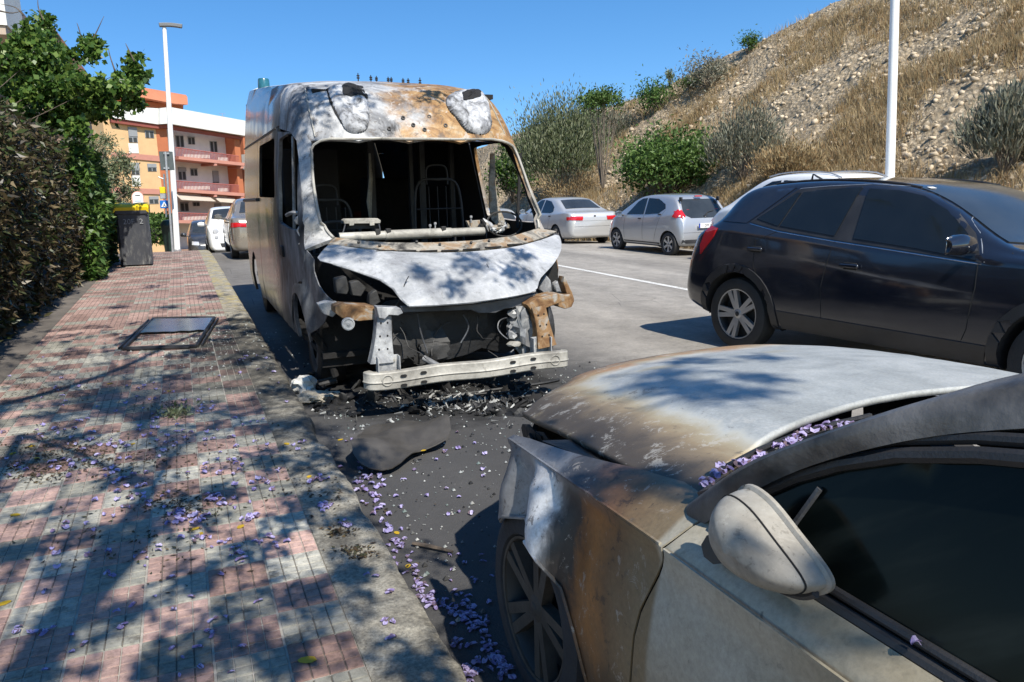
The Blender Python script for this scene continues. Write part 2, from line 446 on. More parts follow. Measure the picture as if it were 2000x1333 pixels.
# ------------------------------------------------------------------ ground, road, pavement
def ground_mat():
    b = NB('dry_ground'); f = b.noise(1.3, 6, .6)
    c = b.ramp(f, [(.3, (.20, .155, .10)), (.55, (.30, .25, .17)), (.75, (.38, .33, .25))])
    return b.done(b.bsdf(c, .95, 0, .2, b.bump(b.noise(14, 5, .6), .5, .05)))
def road_mat():
    b = NB('worn_asphalt'); p = b.pos(); X = b.xyz(p)
    agg = b.noise(170, 3, .7); agg2 = b.voro(120)
    big = b.noise(.55, 5, .6, b.mapping(p, (1.6, .35, 1)))
    fl = b.noise(4.0, 6, .65)
    c = b.ramp(big, [(.3, (.19, .176, .155)), (.7, (.345, .318, .278))])
    c = b.mix(.5, c, b.ramp(agg, [(.25, .45), (.5, .95), (.75, 1.5)]), 'MULTIPLY')
    c = b.mix(.7, c, b.ramp(fl, [(.3, .72), (.7, 1.22)]), 'MULTIPLY'); c = b.mix(.5, c, b.ramp(b.noise(22, 5, .75), [(.3, .6), (.5, 1), (.75, 1.35)]), 'MULTIPLY')
    # older, greyer lane under the parked row, patched from the middle of the road
    lane = b.rng(b.math('ADD', X[0], b.math('MULTIPLY', b.noise(.8, 3), .5)), 3.3, 4.6)
    c = b.mix(lane, b.mix(1.0, c, (.62, .63, .66), 'MULTIPLY'), c)
    # soot round the burnt vehicles, an irregular stain
    def blob(cx, cy, rx, ry):
        a = b.math('DIVIDE', b.math('SUBTRACT', X[0], cx), rx); d = b.math('DIVIDE', b.math('SUBTRACT', X[1], cy), ry)
        return b.math('SQRT', b.math('ADD', b.math('MULTIPLY', a, a), b.math('MULTIPLY', d, d)))
    d = b.math('MINIMUM', blob(1.75, 6.3, 1.65, 2.6), blob(1.55, 3.1, 1.5, 2.6))
    d = b.math('ADD', d, b.math('MULTIPLY', b.math('SUBTRACT', b.noise(1.8, 6, .65), .5), .7))
    st = b.rng(d, 1.08, .72)
    c = b.mix(b.math('MULTIPLY', st, .84), c, (.040, .040, .041))
    core = b.rng(b.math('ADD', blob(1.75, 5.9, 1.15, 1.35), b.math('MULTIPLY', b.math('SUBTRACT', b.noise(3.5, 5, .65), .5), .8)), 1.0, .7)
    c = b.mix(b.math('MULTIPLY', core, .8), c, (.010, .010, .010))
    # pale flecks of ash trodden into the stain
    fleck = b.rng(b.noise(60, 4, .8), .63, .68)
    clump = b.rng(b.noise(5, 4, .6), .45, .65)
    c = b.mix(b.math('MULTIPLY', b.math('MULTIPLY', fleck, clump), b.math('MULTIPLY', st, .55)), c, (.38, .38, .36))
    # cracks
    cr_ = b.rng(b.voro(1.1, b.mapping(p, (1, .6, 1)), 'DISTANCE_TO_EDGE'), .0, .006, 1, 0)
    c = b.mix(b.math('MULTIPLY', cr_, b.rng(b.noise(.5, 2), .5, .6, 0, .7)), c, (.03, .03, .03))
    h = b.math('ADD', b.math('MULTIPLY', agg2, .8), agg)
    return b.done(b.bsdf(c, .88, 0, .3, b.bump(h, .55, .006)))
def kerb_mat():
    b = NB('weathered_kerb_concrete'); p = b.pos()
    f = b.noise(9, 9, .78); g = b.noise(70, 5, .8); d = b.noise(1.8, 7, .7)
    c = b.ramp(f, [(.3, (.09, .083, .07)), (.5, (.27, .25, .205)), (.7, (.46, .43, .355))])
    c = b.mix(.6, c, b.ramp(g, [(.34, .25), (.5, 1.0), (.66, 1.6)]), 'MULTIPLY')
    Y = b.xyz(p)[1]
    soot = b.math('MULTIPLY', b.rng(Y, 3.4, 5.2), b.rng(Y, 11.0, 8.5))
    c = b.mix(b.math('MULTIPLY', b.rng(b.math('ADD', d, b.math('MULTIPLY', soot, .18)), .52, .70), .75), c, (.035, .033, .03))
    yel = b.math('MULTIPLY', b.rng(Y, 8.5, 11.5), b.rng(b.noise(5, 4, .7), .46, .62, 0, .55))
    c = b.mix(yel, c, (.42, .33, .10))
    return b.done(b.bsdf(c, .9, 0, .25, b.bump(b.math('ADD', g, b.math('MULTIPLY', f, 1.5)), .7, .012)))
def tile_mat(name, cols, far=False):
    b = NB(name); p = b.pos()
    q = b.n('ShaderNodeVectorMath', operation='SNAP'); b.put(q.inputs[0], b.mapping(p, loc=(-.405, 0, 0))); q.inputs[1].default_value = (.217, .217, 5)
    w = b.white(q.outputs[0])
    c = b.mix(w, tuple(k*.82 for k in cols[0]), tuple(k*1.08 for k in cols[1]))
    big = b.noise(.9, 5, .65)
    c = b.mix(.8, c, b.ramp(big, [(.3, .55), (.65, 1.15)]), 'MULTIPLY')
    f = b.noise(24, 8, .8); c = b.mix(.85, c, b.ramp(f, [(.30, .30), (.48, .9), (.72, 1.4)]), 'MULTIPLY'); gr = b.noise(75, 4, .8); c = b.mix(b.rng(gr, .56, .66, 0, .5), c, (.10, .088, .07))
    sp = b.rng(b.noise(8.5, 6, .75), .54, .70, 0, .7); c = b.mix(sp, c, (.075, .062, .045))
    # soot spread from the van over the slabs beside it
    X = b.xyz(p)
    a = b.math('DIVIDE', b.math('SUBTRACT', X[0], .75), 1.05); d = b.math('DIVIDE', b.math('SUBTRACT', X[1], 7.4), 2.7)
    r = b.math('ADD', b.math('SQRT', b.math('ADD', b.math('MULTIPLY', a, a), b.math('MULTIPLY', d, d))), b.math('MULTIPLY', b.math('SUBTRACT', b.noise(2.4, 6, .7), .5), 1.1))
    c = b.mix(b.rng(r, 1.0, .45, 0, .82), c, (.028, .028, .027))
    h = f
    if far:
        g = b.n('ShaderNodeTexBrick'); b.put(g.inputs['Vector'], b.mapping(p, loc=(-.405, 0, 0)))
        g.offset = 0.0; g.squash = 1.0; g.inputs['Scale'].default_value = 1.0; g.inputs['Brick Width'].default_value = .217/4; g.inputs['Row Height'].default_value = .217/4
        g.inputs['Mortar Size'].default_value = .0035; g.inputs['Mortar Smooth'].default_value = .3
        m = g.outputs['Fac']
        c = b.mix(b.math('MULTIPLY', m, .75), c, (.05, .043, .036)); h = b.math('SUBTRACT', b.math('MULTIPLY', f, .5), m)
    return b.done(b.bsdf(c, .88, 0, .3, b.bump(h, .55, .004)))
M['ground'] = ground_mat(); M['road'] = road_mat(); M['kerb'] = kerb_mat()
PINK = ((.29, .185, .155), (.41, .275, .235)); GRY = ((.27, .26, .215), (.385, .37, .315))
M['tilepink'] = tile_mat('pink_paver', PINK); M['tilegrey'] = tile_mat('grey_paver', GRY)
M['tilepinkf'] = tile_mat('pink_paver_far', PINK, True); M['tilegreyf'] = tile_mat('grey_paver_far', GRY, True)
M['joint'] = plain('joint_dirt', (.11, .095, .078), .95, 0, .5, 30)
M['mortar'] = plain('pale_mortar', (.30, .275, .235), .95, 0, .3, 20)
def lane_mat():
    b = NB('worn_white_road_paint'); f = b.noise(40, 6, .75); g = b.noise(3, 4)
    k = b.rng(b.math('ADD', f, b.math('MULTIPLY', g, .25)), .62, .76)
    return b.done(b.bsdf(b.mix(k, (.62, .61, .57), (.2, .18, .155)), .8, 0, .3))
M['lane'] = lane_mat()

def strip(name, xs, ys, zf, mat, kind='structure', parent=None):
    V = [(x, y, zf(x, y)) for y in ys for x in xs]; n = len(xs)
    F = [(j*n+i, j*n+i+1, (j+1)*n+i+1, (j+1)*n+i) for j in range(len(ys)-1) for i in range(n-1)]
    o = mk(name, V, F, mat, parent, True, 0)
    if kind: tag(o, kind=kind)
    return o
YS = list(np.arange(-14, 18, 2.0))+list(np.arange(18, 60, 1.0))
strip('ground', [-300, -120, -50, -20, -8, -4, .2, 6, 12, 16, 30, 60, 120, 300], list(np.arange(-60, 16, 8.0))+list(np.arange(16, 60, 2.0))+[70, 90, 120, 200, 350],
      lambda x, y: gz(x, y)-.22, M['ground'])
strip('road', [.55, 2, 4, 6, 7.5, 9, 10.5, 12.5], YS, gz, M['road'])
strip('lane_marking', [6.90, 7.02], list(np.arange(4, 30, 1.0)), lambda x, y: gz(x, y)+.004, M['lane'])
KX0, KX1, KH = .405, .68, .10
# kerb: broad weathered concrete band with a chipped, rounded arris
def kerb():
    ys = list(np.arange(-4, 12, .06))+list(np.arange(12, 45, .5)); V = []; n = 7
    for y in ys:
        e = .020*mnoise.noise(Vector((0, y*3.1, 2)))+.016*mnoise.noise(Vector((4, y*11, 2)))
        if 4.35 < y < 4.95: e -= .035*math.sin((y-4.35)/.6*math.pi)
        z = gz(0, y); h = lambda k: .004*mnoise.noise(Vector((k*3, y*6, 7)))
        V += [(KX0, y, z+KH-.002), (.48, y, z+KH+h(1)), (.58, y, z+KH+h(2)), (KX1-.05+e, y, z+KH-.002+h(3)), (KX1-.012+e, y, z+KH-.014), (KX1+e*1.1, y, z+KH-.045), (KX1+.012, y, z-.03)]
    F = [(j*n+i, j*n+i+1, (j+1)*n+i+1, (j+1)*n+i) for j in range(len(ys)-1) for i in range(n-1)]
    tag(mk('kerb', V, F, M['kerb'], None, True, 60), kind='structure')
kerb()
pav = strip('pavement', [-2.6, -1.0, KX0-.001], YS, lambda x, y: gz(x, y)+KH-.0045, M['mortar'])
TP = .217
def tile_mesh(name, mat, seed):
    r = random.Random(seed); V = []; F = []; mi = []
    def quad(a, b, c, d, m): n = len(V); V.extend((a, b, c, d)); F.append((n, n+1, n+2, n+3)); mi.append(m)
    g = TP-.007; N = 4; p = g/N
    quad((0, 0, -.0045), (g, 0, -.0045), (g, g, -.0045), (0, g, -.0045), 1)
    for (a, b) in (((0, 0), (g, 0)), ((g, 0), (g, g)), ((g, g), (0, g)), ((0, g), (0, 0))):
        quad((*a, -.014), (*b, -.014), (*b, -.0045), (*a, -.0045), 0)
    for i in range(N):
        for j in range(N):
            x0, x1, y0, y1 = i*p+.0012, (i+1)*p-.0012, j*p+.0026, (j+1)*p-.0026
            if i == 0: x0 = 0
            if j == 0: y0 = 0
            if i == N-1: x1 = g
            if j == N-1: y1 = g
            t = [(.0035*(r.random()-.5)*.5) for _ in range(4)]; k = .0022
            T = [(x0+k, y0+k, t[0]), (x1-k, y0+k, t[1]), (x1-k, y1-k, t[2]), (x0+k, y1-k, t[3])]
            B = [(x0, y0, -.0045), (x1, y0, -.0045), (x1, y1, -.0045), (x0, y1, -.0045)]
            quad(*T, 0)
            for q in range(4): quad(B[q], B[(q+1) % 4], T[(q+1) % 4], T[q], 0)
    me = bpy.data.meshes.new(name); me.from_pydata(V, [], F)
    me.materials.append(mat); me.materials.append(M['joint'])
    me.polygons.foreach_set('material_index', mi); me.update(); return me
def tile_colour(i, j):
    far = j*TP > 8.5
    k = (i+j) % 2 == 0
    h = (i*7919+j*104729) % 97/97
    if far and h < .6: k = True
    elif h < .04: k = not k
    return k          # True: pink
TM = {True: [tile_mesh('pink_paver', M['tilepink'], s) for s in range(4)], False: [tile_mesh('grey_paver', M['tilegrey'], s+9) for s in range(4)]}
def inframe(P, m=0):
    d = P-CAM; z = d.dot(_fw)
    if z < .1: return False
    u = 1000+FPX*d.dot(_rt)/z; v = 666.5-FPX*d.dot(_up)/z
    return -m < u < 2000+m and -m < v < 1333+m
cells = []
for i in range(0, 12):
    for j in range(-6, 112):
        x = KX0-(i+1)*TP+.0035; y = j*TP
        cells.append((x, y, i, j, inframe(Vector((x+.1, y+.1, KH)), 110)))
near = sorted([c for c in cells if c[4]], key=lambda c: (c[0])**2+c[1]**2)[:300]
nset = {(c[2], c[3]) for c in near}
for (x, y, i, j, _) in near:
    k = tile_colour(i, j); o = bpy.data.objects.new('paver', TM[k][(i*3+j*5) % 4]); link(o, pav)
    o.location = (x, y, KH+.0025*(random.random()-.5)); o.rotation_euler = (R(.5)*(random.random()-.5), R(.5)*(random.random()-.5), R(.7)*(random.random()-.5))
for k, mn in ((True, 'tilepinkf'), (False, 'tilegreyf')):
    mb = MB()
    for (x, y, i, j, _) in cells:
        if (i, j) in nset or tile_colour(i, j) != k: continue
        g = TP-.006; z0, z1 = gz(x, y), gz(x, y+g); e = [.002*(random.random()-.5) for _ in range(4)]
        mb.add([(x, y, z0+KH+e[0]), (x+g, y, z0+KH+e[1]), (x+g, y+g, z1+KH+e[2]), (x, y+g, z1+KH+e[3]),
                (x, y, z0+KH-.012), (x+g, y, z0+KH-.012), (x+g, y+g, z1+KH-.012), (x, y+g, z1+KH-.012)],
               [(0, 1, 2, 3), (4, 5, 1, 0), (5, 6, 2, 1), (6, 7, 3, 2), (7, 4, 0, 3)])
    tag(mb.build('paver_field', M[mn], pav, False, 0, False), kind='stuff')

# ------------------------------------------------------------------ burnt van: shape of the body
VCX, VYO, VCZ = 1.90, 7.2, 1.30
_zf = np.array([.20, .60, .75, .85, .95, 1.05, 1.13, 1.20, 1.95, 2.10, 2.25, 2.38, 2.47, 2.56, 3.2])
_yf = np.array([5.05, 5.06, 5.09, 5.17, 5.30, 5.47, 5.66, 5.84, 6.28, 6.36, 6.47, 6.63, 6.86, 7.3, 10.0])
def van_f(P):
    x, y, z = P[..., 0], P[..., 1], P[..., 2]
    tum = .13*np.clip((z-1.25)/1.5, 0, 2)**1.4+.04*np.clip((.5-z)/.3, 0, 1)
    nose = .11*np.clip((6.3-y)/1.2, 0, 2)**2
    xl = .845+tum+nose
    xr = np.interp(z, [.2, .5, 1.2, 1.95, 2.4, 2.9], [2.94, 2.98, 2.985, 2.83, 2.72, 2.58])-.34*np.clip((6.3-y)/1.2, 0, 2)**2
    t = np.abs(x-VCX)
    plan = np.where(z < 1.3, .24, .17)*t**3
    d1 = xl-x; d2 = x-xr
    d3 = (np.interp(z, _zf, _yf)+plan-y)*.75
    d4 = z-(2.49+(y-6.8)*.108-.05*t**2)
    d5 = y-11.6
    q = 16.0
    D = np.stack([d1, d2, d3, d4, d5])*q; m = D.max(0)
    return (m+np.log(np.exp(D-m).sum(0)))/q
def bis(O, D, lo, hi, f, it=34):
    lo = np.full(len(O), lo, float); hi = np.full(len(O), hi, float)
    for _ in range(it):
        m = (lo+hi)/2; v = f(O+D*m[:, None]); k = v < 0
        lo = np.where(k, m, lo); hi = np.where(k, hi, m)
    return O+D*((lo+hi)/2)[:, None]
def van_pt(A):
    """(s, a) to points on the body: s runs along the van, a round it (0 roof, -pi/2 kerb side)"""
    A = np.asarray(A, float); s, a = A[:, 0], A[:, 1]
    rad = np.stack([np.sin(a), np.zeros_like(a), np.cos(a)], 1)
    ph = np.clip((VYO-s)/1.2, 0, math.pi/2*.999)
    O = np.stack([np.full_like(s, VCX), np.maximum(s, VYO), np.full_like(s, VCZ)], 1)
    D = rad*np.cos(ph)[:, None]; D[:, 1] = -np.sin(ph)
    return bis(O, D, 0, 7, van_f)
def van_inv(P):
    P = np.asarray(P, float).reshape(-1, 3); x, y, z = P.T
    r = np.hypot(x-VCX, z-VCZ); a = np.arctan2(x-VCX, z-VCZ)
    s = np.where(y > VYO, y, VYO-1.2*np.arctan2(VYO-y, r))
    return np.stack([s, a], 1)
def hit(uv, f, t0=.5, t1=14, n=900):
    """first point where the line of sight through a picture point meets the body f"""
    out = []
    for (u, v) in uv:
        d = np.array(ray(u, v)); c = np.array(CAM); T = np.linspace(t0, t1, n); P = c+T[:, None]*d
        w = f(P); k = np.where(w < 0)[0]
        if len(k) == 0: k = [int(np.argmin(w))]
        i = max(k[0], 1); lo, hi = T[i-1], T[i]
        for _ in range(30):
            m = (lo+hi)/2
            if f((c+m*d)[None])[0] < 0: hi = m
            else: lo = m
        out.append(c+hi*d)
    return np.array(out)

# ------------------------------------------------------------------ burnt van: parts
def van_mats():
    # front cap: ash grey to the kerb side, rust spreading over the road side
    b = NB('scorched_van_cap'); p = b.pos(); X = b.xyz(p)
    f = b.noise(2.6, 9, .62, None, 1.1); f2 = b.noise(7, 8, .7, None, .8)
    ash = b.ramp(f, [(.28, (.05, .052, .056)), (.42, (.19, .195, .205)), (.55, (.40, .405, .41)), (.72, (.60, .60, .60))])
    rust = b.ramp(f2, [(.28, (.06, .04, .025)), (.42, (.22, .115, .04)), (.55, (.33, .20, .085)), (.66, (.37, .30, .20)), (.8, (.50, .45, .37))])
    k = b.math('ADD', X[0], b.math('MULTIPLY', b.math('SUBTRACT', b.noise(3.1, 6, .65), .5), 1.7))
    c = b.mix(b.rng(k, 1.62, 2.05), ash, rust)
    low = b.rng(b.math('ADD', X[2], b.math('MULTIPLY', b.noise(4, 4), .5)), 2.05, 1.6)
    c = b.mix(b.math('MULTIPLY', low, .75), c, b.ramp(f, [(.3, (.17, .165, .16)), (.5, (.38, .375, .36)), (.7, (.58, .56, .52))]))
    fl = b.noise(9, 10, .78, b.mapping(p, loc=(1, 9, 4)), .6); c = b.mix(b.rng(fl, .565, .585, 0, .55), c, (.50, .48, .45)); c = b.mix(b.rng(fl, .435, .415, 0, .6), c, (.075, .055, .04))
    st = b.noise(1.9, 8, .68, b.mapping(p, (1, 1, .45), (2, 5, 1)), 1.8)
    c = b.mix(b.rng(st, .55, .68, 0, .9), c, (.016, .015, .015))
    fine = b.noise(45, 5, .7); c = b.mix(.4, c, b.ramp(fine, [(.3, .5), (.7, 1.3)]), 'MULTIPLY')
    nm = b.bump(fine, .2, .003); nm = b.bump(b.noise(5, 4, .55), .35, .03, nm)
    M['vancap'] = b.done(b.bsdf(c, .6, .1, .4, nm))
    M['vanash'] = burntmat('ash_white_bonnet', [(.2, DGREY), (.34, GREY), (.45, (.28, .287, .295)), (.6, (.41, .415, .425)), (.85, (.54, .54, .535))], 2.2, 1.3, .14, 1.6, .62, .0, .15, .25)
    M['vanfender'] = burntmat('scorched_grey_wing', [(.28, (.04, .042, .045)), (.45, (.13, .134, .14)), (.62, (.25, .255, .265)), (.8, (.42, .42, .42))], 2.6, 1.4, .20, 1.6, .45, .35, .2, .25)
    M['cowl'] = burntmat('scorched_cowl', [(.25, SOOT), (.38, (.13, .12, .105)), (.5, (.33, .30, .25)), (.6, (.25, .16, .085)), (.7, (.26, .25, .23)), (.85, (.5, .48, .45))], 4.5, 1.5, .25, 2.5, .75)
    M['beam'] = burntmat('fire_bleached_steel', [(.25, (.13, .12, .105)), (.45, (.30, .285, .25)), (.7, (.45, .43, .38))], 2.8, 1.2, .14, 1.8, .6, .1, .25, .2)
    M['rustbracket'] = burntmat('rusted_steel_bracket', [(.25, (.05, .04, .03)), (.4, (.15, .075, .03)), (.52, (.25, .15, .07)), (.62, (.28, .255, .22)), (.8, (.42, .40, .36))], 7, 1.2, .26, 3, .75)
    M['greybracket'] = burntmat('bleached_bracket', [(.25, DGREY), (.45, GREY), (.65, ASH), (.85, (.56, .54, .50))], 5, 1.2, .15, 3, .6, .2)
    M['ashlump'] = burntmat('ash_covered_lamp', [(.3, (.06, .06, .065)), (.42, (.24, .245, .26)), (.58, (.50, .51, .53)), (.8, (.68, .68, .67))], 8, .8, .42, 6, .7, 0, .6, .6)
    # side paint: still glossy towards the tail, scorched at the front
    b = NB('sooty_shaded_van_side'); p = b.pos(); X = b.xyz(p)
    hot = b.rng(b.math('ADD', X[1], b.math('MULTIPLY', b.math('SUBTRACT', b.noise(1.4, 6, .65), .5), 1.6)), 8.4, 7.2)
    f = b.noise(2.4, 8, .65, None, 1.2)
    paintc = b.ramp(b.noise(1.1, 5, .6), [(.3, (.032, .030, .026)), (.7, (.085, .078, .066))])  # beige paint darkened for the flank's shade and dull reflections
    band = b.math('MULTIPLY', b.rng(X[2], .70, .74), b.rng(X[2], 1.28, 1.22))
    dia = b.n('ShaderNodeTexWave'); dia.bands_direction = 'DIAGONAL'; b.put(dia.inputs['Vector'], b.mapping(p, (0, 1, 1.2))); dia.inputs['Scale'].default_value = .75; dia.inputs['Distortion'].default_value = .6
    paintc = b.mix(b.math('MULTIPLY', band, b.rng(dia.outputs['Fac'], .72, .82, 0, .6)), paintc, (.34, .055, .04))
    met = b.ramp(f, [(.28, (.02, .02, .021)), (.42, (.09, .092, .097)), (.58, (.22, .225, .235)), (.75, (.36, .365, .37))])
    c = b.mix(hot, paintc, met)
    soot = b.noise(1.3, 7, .66, b.mapping(p, (1, .8, .5), (4, 1, 2)), 1.2)
    c = b.mix(b.rng(soot, .44, .66, 0, .92), c, (.013, .012, .012))  # soot, spread further to imitate the flank's dark reflections
    rg = b.mix(hot, (.16, .16, .16), (.55, .55, .55))
    M['vanside'] = b.done(b.bsdf(c, rg, .1, .5, b.bump(b.noise(3, 4), .12, .02)))
    b = NB('van_roof_paint'); X = b.xyz(b.pos())
    k = b.rng(b.math('ADD', X[1], b.math('MULTIPLY', b.noise(1.6, 6, .65), 1.5)), 9.4, 8.2)
    c = b.mix(k, (.74, .73, .70), b.ramp(b.noise(3, 7, .65, None, 1), [(.3, (.05, .05, .05)), (.5, (.3, .29, .27)), (.7, (.55, .53, .49))]))
    M['vanroof'] = b.done(b.bsdf(c, .5))
van_mats()
VAN = thing('burnt_van', 'burnt out high roof van with empty windscreen and rust streaked brow', 'van', (VCX, 8.2, 0))
def side_param(pts, left=True):
    O = np.array([(-1.0 if left else 6.0, y, z) for y, z in pts]); D = np.tile((1.0 if left else -1.0, 0, 0), (len(pts), 1))
    lo = np.zeros(len(pts)); hi = np.full(len(pts), 2.9)
    for _ in range(34):
        m = (lo+hi)/2; k = van_f(O+D*m[:, None]) < 0; hi = np.where(k, m, hi); lo = np.where(k, lo, m)
    return [tuple(q) for q in van_inv(O+D*hi[:, None])]
def px_param(pts): return [tuple(q) for q in van_inv(hit(pts, van_f))]
def mirror_param(prm):
    return [(s, -a) for s, a in prm]
def vsheet(name, outline, holes, mat, step=.07, thick=.012, off=0.0, dent=None, inner='soot', parent=None):
    def mp(s, a): return None
    vs_, T = tri2d(outline, holes, step)
    P = van_pt(vs_)
    C = np.array([VCX, 8.2, VCZ])
    if dent is not None: P = dent(P)
    P = [Vector(p) for p in P]
    s = 0.0
    for t in T:
        n = (P[t[1]]-P[t[0]]).cross(P[t[2]]-P[t[0]]); q = (P[t[0]]+P[t[1]]+P[t[2]])/3; s += n.dot(q-Vector((VCX, max(q.y, 7.2), VCZ)))
    if s < 0: T = [t[::-1] for t in T]
    used = sorted({i for t in T for i in t}); rm = {o: n for n, o in enumerate(used)}
    o = mk(name, [P[i] for i in used], [tuple(rm[i] for i in t) for t in T], [M[mat], M[inner]], parent or VAN, True, 60)
    vmk(o)
    m = o.modifiers.new('thickness', 'SOLIDIFY'); m.thickness = thick; m.offset = -1+2*off; m.material_offset = 1
    m = o.modifiers.new('split', 'EDGE_SPLIT'); m.split_angle = R(50)
    return o
def wob(amp, sc=3.0, seed=0.0):
    def f(P):
        C = np.array([VCX, 7.6, VCZ])
        for i, p in enumerate(P):
            d = p-C; d = d/np.linalg.norm(d)
            P[i] = p+d*amp*mnoise.noise(Vector((p[0]*sc+seed, p[1]*sc, p[2]*sc)))
        return P
    return f
gapL = px_param([(546, 251), (568, 259), (579, 275), (583, 307), (587, 345), (590, 375), (592, 410), (594, 464), (596, 488)])
gapR = [(s+.11, -a) for s, a in gapL]
wsL = px_param([(607, 276), (610, 320), (614, 370), (622, 415), (634, 445), (652, 466)])
wsT = px_param([(700, 276), (800, 277), (900, 279)])
wsR = side_param([(6.13, 1.20), (6.14, 1.35), (6.24, 1.60), (6.33, 1.80)], False)+px_param([(1003, 290), (994, 281)])
wsR = px_param([(1052, 446), (1050, 428), (1036, 380), (1020, 330), (1006, 292), (996, 281)])
zz = lambda a, b: (a, b)
cabo = [(s, a) for s, a in gapL[::-1]]+[(7.50, -.62), (7.62, -.30), (7.66, 0), (7.62, .30), (7.50, .62)]+gapR+wsR+wsT[::-1]+wsL
vsheet('cab_front', cabo, [], 'vancap', .05, .03, 0, wob(.012, 3.2))
# windscreen flange, a rolled lip round the opening
lip = MB(); LP = [Vector(q) for q in van_pt(smoothpoly(wsL[::-1]+wsT+wsR[::-1], 2, False))]
lip.tube([p+Vector((0, -.006, 0)) for p in LP], .011, 7)
vmk(lip.build('windscreen_flange', M['beam'], VAN))
# kerb-side door
def rr(y0, y1, z0, z1, r=.06): return side_param([(y0+r, z0), (y1-r, z0), (y1-r*.3, z0+r*.3), (y1, z0+r), (y1, z1-r), (y1-r*.3, z1-r*.3), (y1-r, z1), (y0+r, z1), (y0+r*.3, z1-r*.3), (y0, z1-r), (y0, z0+r), (y0+r*.3, z0+r*.3)])
dhole = smoothpoly(side_param([(6.36, 1.60), (6.44, 1.88), (6.50, 1.97), (6.62, 2.02), (7.40, 2.03), (7.46, 1.98), (7.47, 1.32), (7.44, 1.27), (6.33, 1.24), (6.27, 1.28)]), 1)
dout = [(s+.006, a) for s, a in gapL[1:]]+side_param([(6.12, .86), (6.38, .84), (6.62, .78), (6.80, .62), (6.84, .30), (7.58, .30), (7.58, 2.10)])
def tagpart(o, label): o['label'] = label; return o
DOOR = vsheet('front_door', dout, [dhole], 'vanside', .07, .03, 0, wob(.010, 4, 3))
mb = MB(); p0, p1 = van_pt(side_param([(6.70, 2.0), (6.62, 1.22)]))
mb.tube([Vector(p0)+Vector((.02, 0, 0)), Vector(p1)+Vector((.02, 0, 0))], .014, 6); vmk(mb.build('window_post', M['vanfender'], DOOR))
mb = MB(); q = Vector(van_pt(side_param([(7.36, 1.02)]))[0])
mb.box(q+Vector((-.004, 0, 0)), (.012, .085, .05), 0, .01); vmk(mb.build('door_handle', M['char'], DOOR))
# load-bay panels on the kerb side
shole = rr(7.78, 9.28, 1.50, 2.06)
vsheet('sliding_door', side_param([(7.61, .30), (9.52, .30), (9.52, 1.2), (9.52, 2.141), (7.61, 2.141), (7.61, 1.2)]), [shole], 'vanside', .09, .03, 0, wob(.006, 3, 8))
arcR = [(10.55+.44*math.cos(t), .36+.44*math.sin(t)) for t in np.linspace(-.25, math.pi+.25, 14)]
vsheet('rear_quarter', side_param([(9.535, .30), (9.535, 2.141), (11.42, 2.162), (11.42, .30)]+[(y, z) for y, z in arcR]), [], 'vanside', .10, .03)
up = [(7.52, -.62)]+[(s, a) for s, a in side_param([(7.46, 2.145), (9.5, 2.145), (11.42, 2.165)])]+[(11.42, -.50), (9.5, -.52)]
vsheet('upper_side_panel', up, [], 'vanside', .10, .03, 0, wob(.008, 3, 2))
roofo = [(7.515, -.615), (9.5, -.515), (11.42, -.495), (11.42, .50), (9.5, .52), (7.515, .615), (7.63, .30), (7.675, 0), (7.63, -.30)]
ROOF = vsheet('roof', roofo, [], 'vanroof', .12, .03)
# far side, with the same openings
vsheet('front_door', [(s+.118, -a) for s, a in gapL[1:]]+mirror_param(dout[len(gapL)-1:]), [[(s+.06, -a) for s, a in dhole]], 'vancap', .08, .03)
vsheet('load_bay_side', mirror_param(side_param([(7.61, .30), (11.42, .30), (11.42, 2.162), (7.61, 2.143)])), [], 'vanside', .14, .03)
vsheet('upper_side_panel', mirror_param(up), [], 'vanside', .14, .03)
mb = MB(); mb.box((VCX+.01, 11.5, 1.55), (.93, .02, 1.2), 0, .02); vmk(mb.build('rear_door', M['vanside'], VAN))
# belt moulding along the tail
mb = MB(); mp = [Vector(q)+Vector((-.008, 0, 0)) for q in van_pt(side_param([(y, 1.47-.012*(y-9.5)) for y in np.linspace(9.45, 11.4, 12)]))]
mb.tube(mp, .022, 6); vmk(mb.build('side_moulding', M['blackplastic'], VAN))
mb = MB(); mp = [Vector(q)+Vector((-.004, 0, 0)) for q in van_pt(side_param([(y, 2.138) for y in np.linspace(7.7, 11.4, 16)]))]
mb.tube(mp, .010, 5); vmk(mb.build('gutter_rail', M['dimsteel'], VAN))
# kerb-side wing with its flared arch
wing_px = [(598, 489), (606, 497), (613, 507), (613, 530), (622, 557), (638, 578), (652, 590)]
wl = px_param(wing_px)
WA = [(6.30+.43*math.cos(t), .33+.43*math.sin(t)) for t in np.linspace(math.pi*.93, math.pi*.02, 13)]
wing = wl+side_param([(5.56, .62), (5.84, .50)])+side_param(WA)+side_param([(6.80, .60), (6.62, .77), (6.38, .83), (6.115, .85)])
def flare(P):
    P = wob(.010, 4, 5)(P)
    for i, p in enumerate(P):
        r = math.hypot(p[1]-6.30, p[2]-.33); k = max(0, 1-abs(r-.43)/.22); P[i, 0] -= .045*k*k*(3-2*k)
    return P
vsheet('front_wing', wing, [], 'vanfender', .045, .008, 0, flare)
# road-side wing: only the shell behind the lamp is left
WR = side_param([(5.75, 1.06), (6.10, 1.10), (6.12, .86), (6.62, .78), (6.80, .62)], False)+side_param(WA[::-1], False)+side_param([(5.62, .80)], False)
vsheet('front_wing', WR, [], 'rustbracket', .07, .008, 0, wob(.03, 5, 1))

